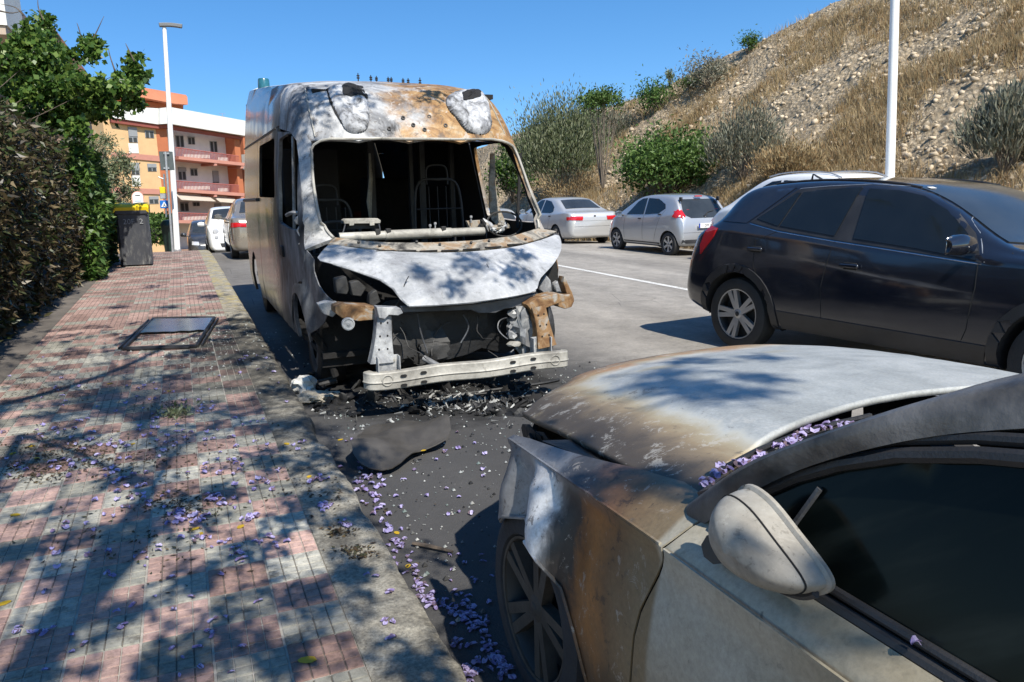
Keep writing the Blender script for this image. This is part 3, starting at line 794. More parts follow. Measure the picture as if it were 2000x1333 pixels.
# bonnet: pressed, bowed sheet over the missing grille
def front_y(x, z): return float(np.interp(z, _zf, _yf))+.24*abs(x-VCX)**3
def front_hit(u, v, off=0.0):
    lo, hi = 3.0, 9.0; d = ray(u, v)
    for _ in range(40):
        m = (lo+hi)/2; p = CAM+d*m
        if p.y+off < front_y(p.x, p.z): lo = m
        else: hi = m
    return CAM+d*hi
def on_front(px, off=0.0): return [front_hit(u, v, off) for u, v in px]
bon_px = [(616, 507), (628, 490), (643, 476), (690, 484), (760, 491), (850, 494), (930, 491), (1000, 483), (1060, 467), (1088, 456), (1095, 472), (1094, 490), (1086, 505), (1066, 528), (1050, 546), (1044, 568), (1000, 578), (920, 590), (850, 595), (797, 597), (782, 583), (766, 562), (742, 546), (692, 528), (648, 515)]
def bon_off(x, z):
    return .012*mnoise.noise(Vector((x*3.3, z*5, 4)))+.018*max(0, 1-abs((z-.80)/.07))
B2 = [(p.x, p.z) for p in on_front(bon_px)]
BON = sheet('bonnet', smoothpoly(B2, 1), [], .035, lambda x, z: Vector((x, front_y(x, z)-.02-bon_off(x, z), z)), M['vanash'], VAN, .006, (1.9, 7.5, .6), 50, M['soot']); vmk(BON)
mb = MB(); lipx = on_front([(797, 597), (850, 595), (920, 590), (1000, 578), (1043, 568)])
mb.tube([p+Vector((0, -.02, 0)) for p in lipx], .010, 6); vmk(mb.build('bonnet_lip', M['vanash'], BON))
mb = MB(); lipx = on_front([(650, 516), (692, 529), (742, 547), (766, 563), (782, 584), (797, 597)])
mb.tube([p+Vector((0, -.018, 0)) for p in lipx], .008, 6); vmk(mb.build('bonnet_flange', M['greybracket'], BON))
# cowl between bonnet and windscreen, with a row of slots
cw = [(640, 478), (655, 464), (700, 470), (760, 474), (850, 474), (930, 470), (1000, 462), (1052, 446), (1088, 452), (1060, 465), (1000, 481), (930, 489), (850, 492), (760, 489), (690, 482)]
C2 = [(p.x, p.z) for p in on_front(cw)]
COWL = sheet('cowl', C2, [], .03, lambda x, z: Vector((x, front_y(x, z)+.01+.01*mnoise.noise(Vector((x*9, z*9, 0))), z)), M['cowl'], VAN, .01, (1.9, 7.5, .6), 60, M['soot']); vmk(COWL)
for k in range(7):
    u = 752+k*42; v = 491.5-(.00042*(u-830)**2 if u > 830 else 0)
    p = front_hit(u, v-1); mb = MB(); mb.box(p+Vector((0, -.012, 0)), (.068, .008, .006), -.24*3*(p.x-VCX)*abs(p.x-VCX)*-1); vmk(mb.build('cowl_slot', M['soot'], COWL))
for k in range(7):
    u = 690+k*55+random.uniform(-14, 14); p = front_hit(u, 478+random.uniform(-4, 4)-(.0003*(u-830)**2 if u > 830 else 0)); mb = MB()
    mb.lathe([(.0, .012), (.010, .010), (.012, 0)], 8, Matrix.Translation(p+Vector((0, -.006, .004))) @ Matrix.Rotation(R(50), 4, 'X')); vmk(mb.build('bolt', M['sootmetal'], COWL))

# melted lamp housings on the brow
def lump(px, mouth, bulge, name):
    prm = px_param(px); c3 = hit(px, van_f).mean(0)
    vs_, T = tri2d(smoothpoly(prm, 2), [], .022)
    P = van_pt(vs_); bp = np.array(densify(smoothpoly(prm, 2), .01))
    out = []
    for (s, a), p in zip(vs_, P):
        d = math.sqrt(((bp-np.array([s, a]))**2).sum(1).min()); k = min(1, d/.07); k = math.sqrt(max(0, 1-(1-k)**2))
        n = np.array([0, -.88, .48]); out.append(Vector(p+n*(bulge*k+.004+.012*k*mnoise.noise(Vector((p[0]*14, p[2]*14, 1))))))
    s = sum(((out[t[1]]-out[t[0]]).cross(out[t[2]]-out[t[0]])).y for t in T)
    if s > 0: T = [t[::-1] for t in T]
    o = mk(name, out, T, M['ashlump'], VAN, True, 60); vmk(o); solid(o, .01)
    bv = BVHTree.FromPolygons(out, T)
    mp = [Vector(q) for q in hit(mouth, van_f)]; ctr = sum(mp, Vector())/len(mp)
    mbx = MB(); ring = []
    for k in range(28):
        t = k/28*len(mp); i = int(t); q = mp[i].lerp(mp[(i+1) % len(mp)], t-i); q = ctr+(q-ctr)*(1+.16*(random.random()-.5)); ring.append(q)
    def up_(q, h):
        r = bv.ray_cast(q+Vector((0, -.5, .27)), Vector((0, .88, -.48))); w = r[0] if r[0] else q
        return w+Vector((0, -.88, .48))*h
    V = [up_(q, .010) for q in ring]+[up_(ctr+(q-ctr)*.72, .016) for q in ring]+[up_(ctr+(q-ctr)*.35, .005+.02*random.random()) for q in ring]+[up_(ctr, .012)]
    F = [(i, (i+1) % 28, 28+(i+1) % 28, 28+i) for i in range(28)]+[(28+i, 28+(i+1) % 28, 56+(i+1) % 28, 56+i) for i in range(28)]+[(56+i, 56+(i+1) % 28, 84) for i in range(28)]
    c_ = mk('charred_hole', V, F, M['soot'], o, True, 30, True); vmk(c_)
    return o
LUMP = lump([(640, 172), (662, 166), (690, 168), (710, 180), (720, 205), (723, 236), (716, 257), (694, 263), (674, 256), (664, 232), (650, 205)], [(664, 176), (690, 166), (708, 170), (719, 190), (716, 197), (700, 192), (684, 197), (668, 193)], .05, 'lamp_housing')
lump([(868, 203), (873, 188), (892, 181), (925, 179), (945, 189), (955, 210), (960, 236), (958, 257), (944, 266), (920, 262), (904, 249), (894, 234), (878, 220)], [(897, 190), (915, 183), (934, 184), (936, 197), (918, 203), (902, 205)], .06, 'lamp_housing')
def sootstrip(px, name, mat, parent, off=.006):
    q = hit(px, van_f); n = np.array([0, -.9, .42]); V = [Vector(p+n*off) for p in q]
    o = mk(name, V, [tuple(range(len(V)))], M[mat], parent, False, 0); vmk(o); solid(o, .004, 0); return o
sootstrip([(637, 175), (643, 172), (652, 190), (664, 215), (672, 243), (666, 241), (654, 222), (643, 200)], 'torn_seal', 'soot', VAN, .008)
sootstrip([(893, 224), (902, 236), (915, 256), (924, 263), (912, 260), (900, 247), (890, 232)], 'torn_seal', 'soot', VAN, .010)
# drilled holes with rusty rims between them
for (u, v) in ((787, 231), (807, 245), (838, 229), (829, 254), (760, 252), (870, 246)):
    p = Vector(hit([(u, v)], van_f)[0]); mb = MB()
    mb.lathe([(.018, 0), (.018, .004), (.009, .005), (.008, -.004), (0, -.004)], 12, Matrix.Translation(p+Vector((0, -.004, .002))) @ Matrix.Rotation(R(62), 4, 'X')); vmk(mb.build('bolt_hole', M['sootmetal'], VAN))
# seam with weld dots near both edges of the brow
for px in ([(595, 170), (600, 200), (608, 235), (615, 268)], [(940, 180), (955, 200), (968, 225), (985, 262)]):
    q = [Vector(p)+Vector((0, -.005, .003)) for p in hit(spline(px, 6), van_f)]
    mb = MB(); mb.tube(q, .006, 5); vmk(mb.build('roof_seam', M['beam'], VAN))
# spikes left from the light bar, and the surviving beacon
for (u, v) in ((699, 143), (724, 147), (735, 149), (758, 152), (764, 152), (787, 153), (797, 153), (820, 152)):
    p = at(u, v, y=8.4); b0 = van_pt([(8.4, math.atan2(p.x-VCX, 1.3))])[0]; zb = b0[2]-.01
    mb = MB(); h = max(.09, p.z-zb); mb.tube([(p.x, 8.4, zb), (p.x, 8.4, zb+h)], [.007, .005], 6)
    for k in (.55, .75): mb.lathe([(.0, -.006), (.016, -.006), (.016, .006), (0, .006)], 8, Matrix.Translation((p.x, 8.4, zb+h*k)))
    vmk(mb.build('roof_stud', M['soot'], VAN))
mb = MB(); p = at(515, 162, y=10.6); zt = float(van_pt([(10.6, math.atan2(p.x-VCX, 1.55))])[0][2])
M['beaconblue'] = plain('beacon_lens', (.02, .10, .13), .25, 0, .3, 8, 0, 60, .4)
mb.lathe([(0, .165), (.062, .16), (.070, .145), (.075, .05), (.078, .0)], 18, Matrix.Translation((p.x, 10.6, zt-.06))); vmk(mb.build('beacon', M['beaconblue'], VAN))
mb = MB(); mb.lathe([(0, .03), (.10, .03), (.11, -.08)], 18, Matrix.Translation((p.x, 10.6, zt-.06))); vmk(mb.build('beacon_base', M['whitepaint'], VAN))
# ---- crash beam, brackets, engine bay
def part(mb, name, mat, parent=None, sharp=40): return vmk(mb.build(name, M[mat], parent or VAN, True, sharp))
# beam: closed box section swept across the front, ends bent back
path = [(1.045, 5.05), (1.075, 4.985), (1.16, 4.965), (1.40, 4.955), (1.75, 4.945), (2.1, 4.94), (2.40, 4.94), (2.54, 4.955), (2.575, 5.02)]
path = [tuple(p) for p in spline(path, 4)]
mb = MB(); V = []; F = []
for i, (x, y) in enumerate(path):
    a = Vector(path[max(i-1, 0)]); b_ = Vector(path[min(i+1, len(path)-1)]); n = Vector((-(b_-a).y, (b_-a).x)).normalized()
    zb = .225+.006*math.sin(x*9)+.012*(x-1.8)
    for (d, z) in ((-.006, zb+.012), (0, zb+.02), (.0, zb+.055), (.008, zb+.066), (0, zb+.078), (0, zb+.125), (-.006, zb+.133), (-.05, zb+.135), (-.05, zb+.012)):
        V.append((x-n.x*d, y-n.y*d, z))
k = 9
for i in range(len(path)-1):
    for j in range(k): F.append((i*k+j, i*k+(j+1) % k, (i+1)*k+(j+1) % k, (i+1)*k+j))
F += [tuple(range(k)), tuple((len(path)-1)*k+j for j in range(k))]
mb.add(V, F); BEAM = part(mb, 'crash_beam', 'beam', None, 35)
for x in (1.30, 1.44, 2.10, 2.26):
    for dz in (.035, .10):
        mb = MB(); zb = .225+.006*math.sin(x*9)+.012*(x-1.8); y = float(np.interp(x, [p[0] for p in path], [p[1] for p in path]))
        mb.prism([(.017*math.cos(t)+(.006 if math.cos(t) > 0 else -.006), .010*math.sin(t)) for t in np.linspace(0, 2*math.pi, 14)[:-1]], .004, Matrix.Translation((x, y-.004, zb+dz)) @ Matrix.Rotation(R(90), 4, 'X')); part(mb, 'slot_hole', 'soot', BEAM)
for x in (1.19, 2.44):
    mb = MB(); y = float(np.interp(x, [p[0] for p in path], [p[1] for p in path])); zb = .225+.012*(x-1.8)
    mb.lathe([(.030, 0), (.034, .004), (.038, .004), (.042, 0)], 16, Matrix.Translation((x, y-.002, zb+.073)) @ Matrix.Rotation(R(90), 4, 'X')); part(mb, 'towing_boss', 'beam', BEAM)
# upright leg: tapered pressed channel
def leg(px_top, px_bot, y0, y1, mat, name='front_leg'):
    a0, a1 = at(*px_top[0], y=y0), at(*px_top[1], y=y0); b0, b1 = at(*px_bot[0], y=y1), at(*px_bot[1], y=y1)
    rows = []
    for t in np.linspace(0, 1, 7):
        l = a0.lerp(b0, t); r = a1.lerp(b1, t); w = .012*math.sin(t*math.pi); l.x += w; r.x -= w*.5
        rows.append([l+Vector((0, .10, 0)), l+Vector((0, .008, 0)), l+Vector((.010, 0, 0)), l.lerp(r, .5)+Vector((0, -.004, 0)), r+Vector((-.010, 0, 0)), r+Vector((0, .008, 0)), r+Vector((0, .10, 0))])
    V = [p for r in rows for p in r]; F = [(i*7+j, i*7+j+1, (i+1)*7+j+1, (i+1)*7+j) for i in range(6) for j in range(6)]
    mb = MB(); mb.add(V, F); o = part(mb, name, mat); solid(o, .006)
    for k in range(3):
        for j in (0, 1):
            p = a0.lerp(b0, .2+.26*k).lerp(a1.lerp(b1, .2+.26*k), .3+.4*j); m2 = MB()
            m2.lathe([(0, .004), (.006, .003), (.007, -.002)], 8, Matrix.Translation(p+Vector((0, -.004, 0))) @ Matrix.Rotation(R(90), 4, 'X')); part(m2, 'rivet', 'soot', o)
    return o
leg(((737, 612), (765, 610)), ((724, 712), (771, 708)), 5.08, 5.03, 'greybracket')
leg(((1040, 602), (1066, 596)), ((1052, 682), (1088, 674)), 5.04, 5.0, 'rustbracket')
for (u0, v0, u1, v1, yy) in ((738, 702, 781, 724, 5.0), (1042, 664, 1076, 694, 4.99)):
    p, q = at(u0, v0, y=yy), at(u1, v1, y=yy); mb = MB(); c = (p+q)/2
    mb.box(c+Vector((0, .05, -.01)), (abs(q.x-p.x)/2, .006, abs(p.z-q.z)/2+.02), 0, .003); mb.box(c+Vector((-abs(q.x-p.x)/2, .02, -.01)), (.004, .035, abs(p.z-q.z)/2+.02), 0, .002)
    mb.box(c+Vector((abs(q.x-p.x)/2, .02, -.01)), (.004, .035, abs(p.z-q.z)/2+.02), 0, .002)
    o = part(mb, 'mounting_plate', 'greybracket')
    for sx in (-1, 1):
        m2 = MB(); m2.lathe([(0, .012), (.010, .010), (.012, 0)], 6, Matrix.Translation(c+Vector((sx*abs(q.x-p.x)*.3, .043, .02))) @ Matrix.Rotation(R(90), 4, 'X')); part(m2, 'bolt', 'beam', o)
# corner brackets under the lamps
def pxprism(name, px, y, d, mat, parent=None, bev=.004):
    P = [at(u, v, y=y) for u, v in px]; n = len(P); mb = MB()
    mb.add([p for p in P]+[p+Vector((0, d, 0)) for p in P], [tuple(range(n)), tuple(range(n, 2*n))[::-1]]+[(i, (i+1) % n, n+(i+1) % n, n+i) for i in range(n)])
    o = part(mb, name, mat, parent); bevel(o, bev, 1); return o
pxprism('lamp_bracket', [(655, 600), (668, 595), (722, 598), (742, 604), (742, 624), (700, 628), (668, 622), (655, 612)], 5.16, .16, 'rustbracket')
pxprism('lamp_bracket', [(736, 600), (782, 602), (788, 612), (778, 617), (760, 616), (752, 624), (740, 622)], 5.04, .10, 'greybracket')
pxprism('lamp_bracket', [(1030, 596), (1048, 584), (1088, 574), (1102, 576), (1104, 588), (1080, 597), (1062, 604), (1036, 606)], 5.06, .16, 'rustbracket')
pxprism('wing_stub', [(1082, 592), (1100, 578), (1114, 575), (1122, 588), (1117, 600), (1104, 604), (1092, 600)], 5.16, .20, 'rustbracket')
pxprism('wing_stub', [(1103, 540), (1108, 552), (1118, 572), (1122, 586), (1112, 588), (1106, 570), (1100, 552)], 5.20, .10, 'rustbracket')
pxprism('slam_panel', [(782, 598), (850, 599), (930, 594), (1000, 583), (1046, 574), (1046, 592), (1000, 602), (985, 604), (968, 612), (935, 612), (920, 606), (850, 609), (788, 611)], 5.17, .04, 'dimsteel')
pxprism('hinge_bracket', [(622, 596), (640, 590), (662, 592), (664, 606), (650, 620), (632, 614)], 5.36, .12, 'greybracket')
mb = MB(); p = at(680, 633, y=5.10)
mb.lathe([(0, .018), (.010, .018), (.012, .012), (.030, .010), (.034, .016), (.042, .014), (.045, .0), (.042, -.02), (0, -.02)], 20, Matrix.Translation(p) @ Matrix.Rotation(R(90), 4, 'X')); part(mb, 'horn', 'greybracket')
# lamp cavities
def cavity(px, y, mat='soot'):
    P = [at(u, v, y=y) for u, v in px]; mb = MB(); n = len(P)
    mb.add([p for p in P], [tuple(range(n))]); o = part(mb, 'lamp_cavity', mat); solid(o, .02, 0); return o
cavity([(606, 500), (660, 505), (790, 560), (800, 620), (640, 610), (606, 560)], 5.95)
cavity([(1030, 500), (1080, 482), (1088, 520), (1092, 590), (1040, 610), (1020, 560)], 5.8)
for px, y, d in (([(655, 545), (676, 540), (683, 566), (678, 576), (657, 574)], 5.50, .10), ([(684, 552), (700, 548), (716, 562), (706, 580), (688, 578)], 5.44, .09), ([(722, 575), (735, 566), (744, 590), (730, 600), (720, 594)], 5.34, .07)):
    pxprism('lamp_remains', px, y, d, 'sootmetal', None, .006)
pxprism('lamp_remains', [(1056, 552), (1066, 536), (1076, 548), (1080, 570), (1062, 574), (1052, 566)], 5.42, .08, 'greybracket', None, .01)
pxprism('lamp_remains', [(1082, 555), (1092, 548), (1098, 570), (1086, 574)], 5.40, .06, 'greybracket', None, .01)
# engine bay: bulkhead, block, hoses, wires
mb = MB(); mb.box((1.90, 5.98, .62), (.98, .02, .42)); part(mb, 'engine_bulkhead', 'soot')
mb = MB(); mb.box((1.90, 7.1, .30), (.98, 1.2, .02)); mb.box((1.90, 9.6, .42), (.95, 1.9, .03)); part(mb, 'floor_pan', 'soot')
def lumpy(c, h, name, mat, seed, sub=3, rough=.28):
    bm = bmesh.new(); bmesh.ops.create_cube(bm, size=2); bmesh.ops.subdivide_edges(bm, edges=bm.edges, cuts=4, use_grid_fill=True)
    for v in bm.verts:
        q = v.co*.9+v.co.normalized()*.25
        k = 1+rough*mnoise.noise(q*1.6+Vector((seed, 0, 0)))+rough*.6*mnoise.noise(q*4.1+Vector((0, seed, 0)))
        v.co = Vector(c)+Vector((q.x*h[0]*k, q.y*h[1]*k, q.z*h[2]*k))
    return vmk(bmk(name, bm, M[mat], VAN, True, 30))
ENG = lumpy((1.98, 5.60, .55), (.34, .22, .22), 'engine_block', 'char', 1)
lumpy((1.52, 5.55, .50), (.18, .2, .2), 'gearbox', 'sootmetal', 4)
lumpy((2.42, 5.62, .55), (.16, .16, .2), 'alternator', 'char', 7, 3, .4)
lumpy((1.62, 5.40, .38), (.10, .10, .07), 'compressor', 'sootmetal', 9)
r_ = random.Random(5)
for k in range(26):
    x = 1.3+1.25*r_.random(); z = .3+.42*r_.random(); y = 5.22+.25*r_.random(); mb = MB()
    pts = [Vector((x, y, z))]
    d = Vector((r_.gauss(0, 1), r_.gauss(0, .3), r_.gauss(-.2, 1))).normalized()
    for i in range(6): d = (d+Vector((r_.gauss(0, .5), r_.gauss(0, .3), r_.gauss(-.1, .5)))).normalized(); pts.append(pts[-1]+d*.055)
    mb.tube([tuple(q) for q in spline(pts, 3)], .0025+.004*r_.random()*(k % 3 == 0)+.001, 5); part(mb, 'burnt_wire', ('dimsteel', 'sootmetal', 'sootmetal', 'sootmetal')[k % 4], ENG)
mb = MB(); mb.tube([at(828, 700, y=5.2), at(850, 712, y=5.12), at(868, 722, y=5.08)], .022, 10); part(mb, 'hose_stub', 'greybracket')
mb = MB(); mb.tube([at(790, 690, y=5.35), at(800, 660, y=5.4), at(830, 655, y=5.42)], .03, 10); part(mb, 'hose_stub', 'sootmetal')
mb = MB(); mb.lathe([(0, .02), (.03, .02), (.045, .01), (.05, 0), (.05, -.05)], 16, Matrix.Translation(at(792, 648, y=5.4)) @ Matrix.Rotation(R(90), 4, 'X')); part(mb, 'pulley', 'dimsteel')
for px in ([(815, 612), (822, 650), (835, 690)], [(905, 615), (915, 640), (900, 670)], [(1010, 600), (1000, 640), (1015, 668), (996, 690)], [(1022, 605), (1030, 640), (1006, 668)]):
    mb = MB(); mb.tube([tuple(q) for q in spline([at(u, v, y=5.24) for u, v in px], 5)], .006, 6); part(mb, 'burnt_wire', 'dimsteel', ENG)
o = bpy.data.objects.new('melted_alloy', rock_mesh('melted_alloy', .05, 3, M['beam'], .45)); link(o, VAN); o.location = at(1004, 672, y=5.12)-VAN.location
for k in range(9):
    o = bpy.data.objects.new('ash_clump', rock_mesh('ash_clump', .035+.02*r_.random(), 20+k, M['greybracket'], .9, 2, .7)); link(o, VAN)
    o.location = at(1000+20*r_.random(), 612+k*6.5, y=5.20+.05*r_.random())-VAN.location; o.rotation_euler = (k, k*2, k)
lumpy((2.33, 5.18, .50), (.07, .06, .13), 'headlamp_loom', 'greybracket', 31, 3, .8)
# wheels: bare burnt rims with shreds of tyre
def burnt_wheel(x, y, flip, r=.31):
    Mx = Matrix.Translation((x, y, r)) @ Matrix.Rotation(R(90)*flip, 4, 'Y')
    mb = MB(); mb.lathe([(.10, .10), (.17, .085), (.205, .11), (.215, .11), (.215, .10), (.20, .03), (.20, -.09), (.215, -.11), (.205, -.11), (.18, -.06), (.06, .02), (.05, .06), (0, .06)], 28, Mx)
    o = part(mb, 'wheel_rim', 'dimsteel')
    mb = MB(); mb.lathe([(.215, .105), (.25, .115), (r-.01, .10), (r, .06), (r, -.06), (r-.01, -.10), (.25, -.115), (.215, -.105)], 32, Mx)
    for i, v in enumerate(mb.V):
        d = v-Vector((x, y, r)); v += d*.05*mnoise.noise(v*9); v.z = max(v.z, .012)
    t = part(mb, 'tyre', 'char', o); return o
burnt_wheel(1.02, 6.30, -1); burnt_wheel(2.86, 6.30, 1); burnt_wheel(1.04, 10.55, -1, .33); burnt_wheel(2.84, 10.55, 1, .33)
mb = MB(); mb.tube([(1.05, 6.28, .33), (2.85, 6.28, .33)], .035, 8); part(mb, 'front_axle', 'soot')
mb = MB(); mb.tube([at(612, 650, y=5.9), at(640, 690, y=6.0), at(655, 735, y=6.0)], .03, 8); part(mb, 'strut', 'soot')
# brake disc seen edge-on on the road side
mb = MB(); mb.lathe([(.16, .006), (.19, .006), (.19, -.006), (.16, -.006)], 26, Matrix.Translation((2.68, 6.2, .31)) @ Matrix.Rotation(R(90), 4, 'Y')); part(mb, 'brake_disc', 'beam')

# ---- cabin
mb = MB(); a_, b_ = at(662, 464, y=6.10), at(945, 452, y=6.12)
mb.tube([a_, a_.lerp(b_, .3), a_.lerp(b_, .302), a_.lerp(b_, .55), a_.lerp(b_, .76), a_.lerp(b_, .762), b_], [.036, .036, .041, .041, .041, .036, .036], 14); CB = part(mb, 'dashboard_crossbeam', 'beam')
for t in (.25, .32, .7):
    q = a_.lerp(b_, t); m2 = MB(); m2.box(q+Vector((0, -.02, .03)), (.02, .015, .025), .2, .003); part(m2, 'bracket', 'sootmetal', CB)
# tray propped on the beam
TR = pxprism('metal_tray', [(671, 431), (676, 428), (738, 427), (744, 431), (743, 437), (672, 438)], 6.32, .12, 'beam', None, .004)
pxprism('tray_front', [(676, 438), (740, 437), (738, 447), (678, 449)], 6.36, .02, 'sootmetal', TR)
for u in (687, 727):
    pxprism('tray_clip', [(u-5, 431), (u+5, 431), (u+5, 441), (u-5, 442)], 6.31, .01, 'beam', TR)
for u, du in ((675, -3), (740, 2)):
    mb = MB(); mb.tube([at(u, 436, y=6.33), at(u+du, 448, y=6.33), at(u+du*2, 458, y=6.30)], .006, 6); part(mb, 'tray_leg', 'dimsteel', TR)
pxprism('instrument_remains', [(912, 432), (945, 430), (950, 444), (935, 452), (918, 448)], 6.22, .05, 'cowl')
for k in range(14):
    o = bpy.data.objects.new('dashboard_debris', rock_mesh('dashboard_debris', .02+.022*r_.random(), 60+k, M[('cowl', 'greybracket', 'soot')[k % 3]], .7, 2, .7)); link(o, VAN)
    o.location = at(925+62*r_.random(), 436+14*r_.random(), y=6.14+.1*r_.random())-VAN.location; o.rotation_euler = (k, k, k)
mb = MB(); mb.tube([at(942, 430, y=6.25), at(956, 440, y=6.22), at(972, 455, y=6.18)], [.02, .028, .02], 9); part(mb, 'steering_column', 'greybracket')
for (u, v, h) in ((920, 424, 12), (840, 441, 10), (850, 437, 12)):
    mb = MB(); mb.tube([at(u, v+h, y=6.2), at(u, v, y=6.2)], .006, 6); mb.lathe([(0, .012), (.012, .008), (.012, -.008), (0, -.012)], 8, Matrix.Translation(at(u, v, y=6.2))); part(mb, 'stud', 'greybracket')
# steering wheel hoop leaning in the road-side door
mb = MB(); c0 = at(985, 438, y=6.45); mb.tube([tuple(c0+Vector((.17*math.cos(t), .1*math.sin(t)*.4, .11*math.sin(t)))) for t in np.linspace(0, 2*math.pi, 25)], .009, 6); part(mb, 'steering_wheel_hoop', 'sootmetal')
M['sootframe'] = plain('sooty_tube', (.026, .026, .028), .6, .2, .6, 6)
def frame(pts, r, name, mat='sootframe', par=None):
    mb = MB(); mb.tube([tuple(q) for q in spline(pts, 4)], r, 7); return part(mb, name, mat, par)
def seat(cx, y, zb):
    o = frame([(cx-.25, y, zb-.15), (cx-.245, y+.03, zb+.35), (cx-.19, y+.05, zb+.60), (cx, y+.05, zb+.63), (cx+.19, y+.05, zb+.60), (cx+.245, y+.03, zb+.35), (cx+.25, y, zb-.15)], .014, 'seat_frame')
    frame([(cx-.11, y+.05, zb+.58), (cx-.10, y+.06, zb+.74), (cx, y+.06, zb+.77), (cx+.10, y+.06, zb+.74), (cx+.11, y+.05, zb+.58)], .010, 'headrest_hoop', 'sootframe', o)
    for dz in (.12, .34): frame([(cx-.24, y+.02, zb+dz), (cx, y+.05, zb+dz), (cx+.24, y+.02, zb+dz)], .008, 'spring_wire', 'sootframe', o)
    for k in range(5): frame([(cx-.18+.09*k, y+.03, zb+.0), (cx-.18+.09*k, y+.05, zb+.56)], .005, 'spring_wire', 'sootframe', o)
    mb = MB(); mb.box((cx, y-.25, zb-.16), (.25, .26, .03), 0, .02); part(mb, 'seat_pan', 'sootmetal', o)
    mb = MB(); mb.box((cx, y-.2, zb-.42), (.2, .2, .24), 0, .02); part(mb, 'seat_base', 'sootmetal', o)
seat(2.40, 7.45, 1.02); seat(1.30, 7.5, .84)
frame([(1.52, 7.2, 1.02), (1.54, 7.25, 1.22), (1.40, 7.26, 1.27), (1.18, 7.26, 1.24), (1.10, 7.2, 1.0)], .016, 'seat_frame')
# bulkhead behind the seats and posts of the load bay
for (u, w) in ((722, .035), (800, .022), (822, .03), (880, .025)):
    p, q = at(u, 285, y=8.0), at(u, 470, y=8.0); mb = MB(); mb.box((p.x, 8.0, (p.z+q.z)/2), (w, .03, (p.z-q.z)/2+.1), 0, .004); part(mb, 'bulkhead_post', 'sootframe')
mb = MB(); mb.tube([at(722, 300, y=7.96), at(724, 350, y=7.96), at(721, 395, y=7.96), at(724, 440, y=7.96)], [.012, .02, .03, .008], 6); part(mb, 'peeling_lining', 'beam')
mb = MB(); mb.box((1.9, 8.02, 2.28), (.85, .03, .25), 0, .01); part(mb, 'bulkhead_header', 'soot')
mb = MB(); mb.box((1.9, 8.4, 2.36), (.80, 1.7, .02)); part(mb, 'roof_light_stop', 'soot')  # added board, stops light leaking in at the roof seam
mb = MB(); mb.box((1.25, 8.03, 1.35), (.28, .015, .62), 0, .01); part(mb, 'bulkhead_panel', 'soot')
for (x, y, h) in ((1.6, 9.3, .9), (2.4, 9.6, 1.25), (1.2, 10.2, 1.5)):
    mb = MB(); mb.box((x, y, .45+h/2), (.28, .22, h/2), 0, .02); part(mb, 'equipment_cabinet', 'soot')
# road-side quarter post, catching light inside
mb = MB(); V = []
for (u0, u1, v) in ((958, 966, 300), (955, 967, 350), (955, 972, 400), (960, 985, 430), (975, 1000, 446)):
    V += [at(u0, v, y=6.95), at(u1, v, y=6.95)]
mb.add(V, [(2*i, 2*i+1, 2*i+3, 2*i+2) for i in range(4)]); o = part(mb, 'pillar_trim', 'cowl'); solid(o, .02, 0)
frame([at(1016, 300, y=6.75), at(1014, 360, y=6.7), at(1010, 446, y=6.6)], .016, 'quarter_post', 'soot')
# what is left of the kerb-side mirror, hanging from the door
MR = frame([at(560, 421, y=6.55), at(570, 416, y=6.45), at(584, 417, y=6.4)], .016, 'mirror_arm', 'greybracket')
frame([at(588, 420, y=6.35), at(577, 432, y=6.32), at(586, 440, y=6.3), at(581, 452, y=6.3), at(588, 465, y=6.28), at(585, 478, y=6.28)], .008, 'mirror_wiring', 'greybracket', MR)
pxprism('mirror_base', [(574, 430), (584, 420), (590, 424), (580, 440)], 6.3, .03, 'greybracket', MR)

# ------------------------------------------------------------------ cars
M['carglass'] = plain('car_glass', (.010, .012, .013), .10, 0, .2, 3, 0, 60, 0, .6)
M['carglass2'] = plain('car_glass_light', (.030, .034, .036), .11, 0, .3, 2, 0, 60, 0, .6)
M['gap'] = plain('panel_gap', (.006, .006, .006), .9)
M['alloy'] = plain('alloy_wheel', (.42, .42, .42), .35, .7, .12, 9)
M['alloydark'] = plain('alloy_recess', (.03, .03, .03), .6, .3, .2)
M['plate'] = plain('number_plate', (.72, .72, .70), .4, 0, .04)
M['plateblue'] = plain('plate_blue', (.01, .04, .30), .4)
M['ink'] = plain('plate_ink', (.012, .012, .014), .5)
def stations(S):
    rows = []
    for (y0, y1, w, zb, zm, zt, wb, wt) in S:
        h = zm-zb; r = zt-zm
        pts = [(0, zb), (w*.80, zb), (w*.955, zb+.10*h+.02), (w*.992, zb+.36*h), (w*.998, zb+.66*h), (w*(.55*wb+.45), zb+.90*h), (w*wb, zm),
               (w*(wb*.52+wt*.48), zm+.50*r), (w*(wb*.12+wt*.88), zm+.86*r), (w*wt*.86, zt-.022*min(1, r*4)), (w*wt*.45, zt-.004), (0, zt)]
        rows.append([(x, y0+(y1-y0)*(z-zb)/(zt-zb), z) for x, z in pts])
    return rows
def surf_np(rows, nu, nv):
    V, F = grid_surf([[np.array(p) for p in r] for r in rows], nu, nv); return V, F
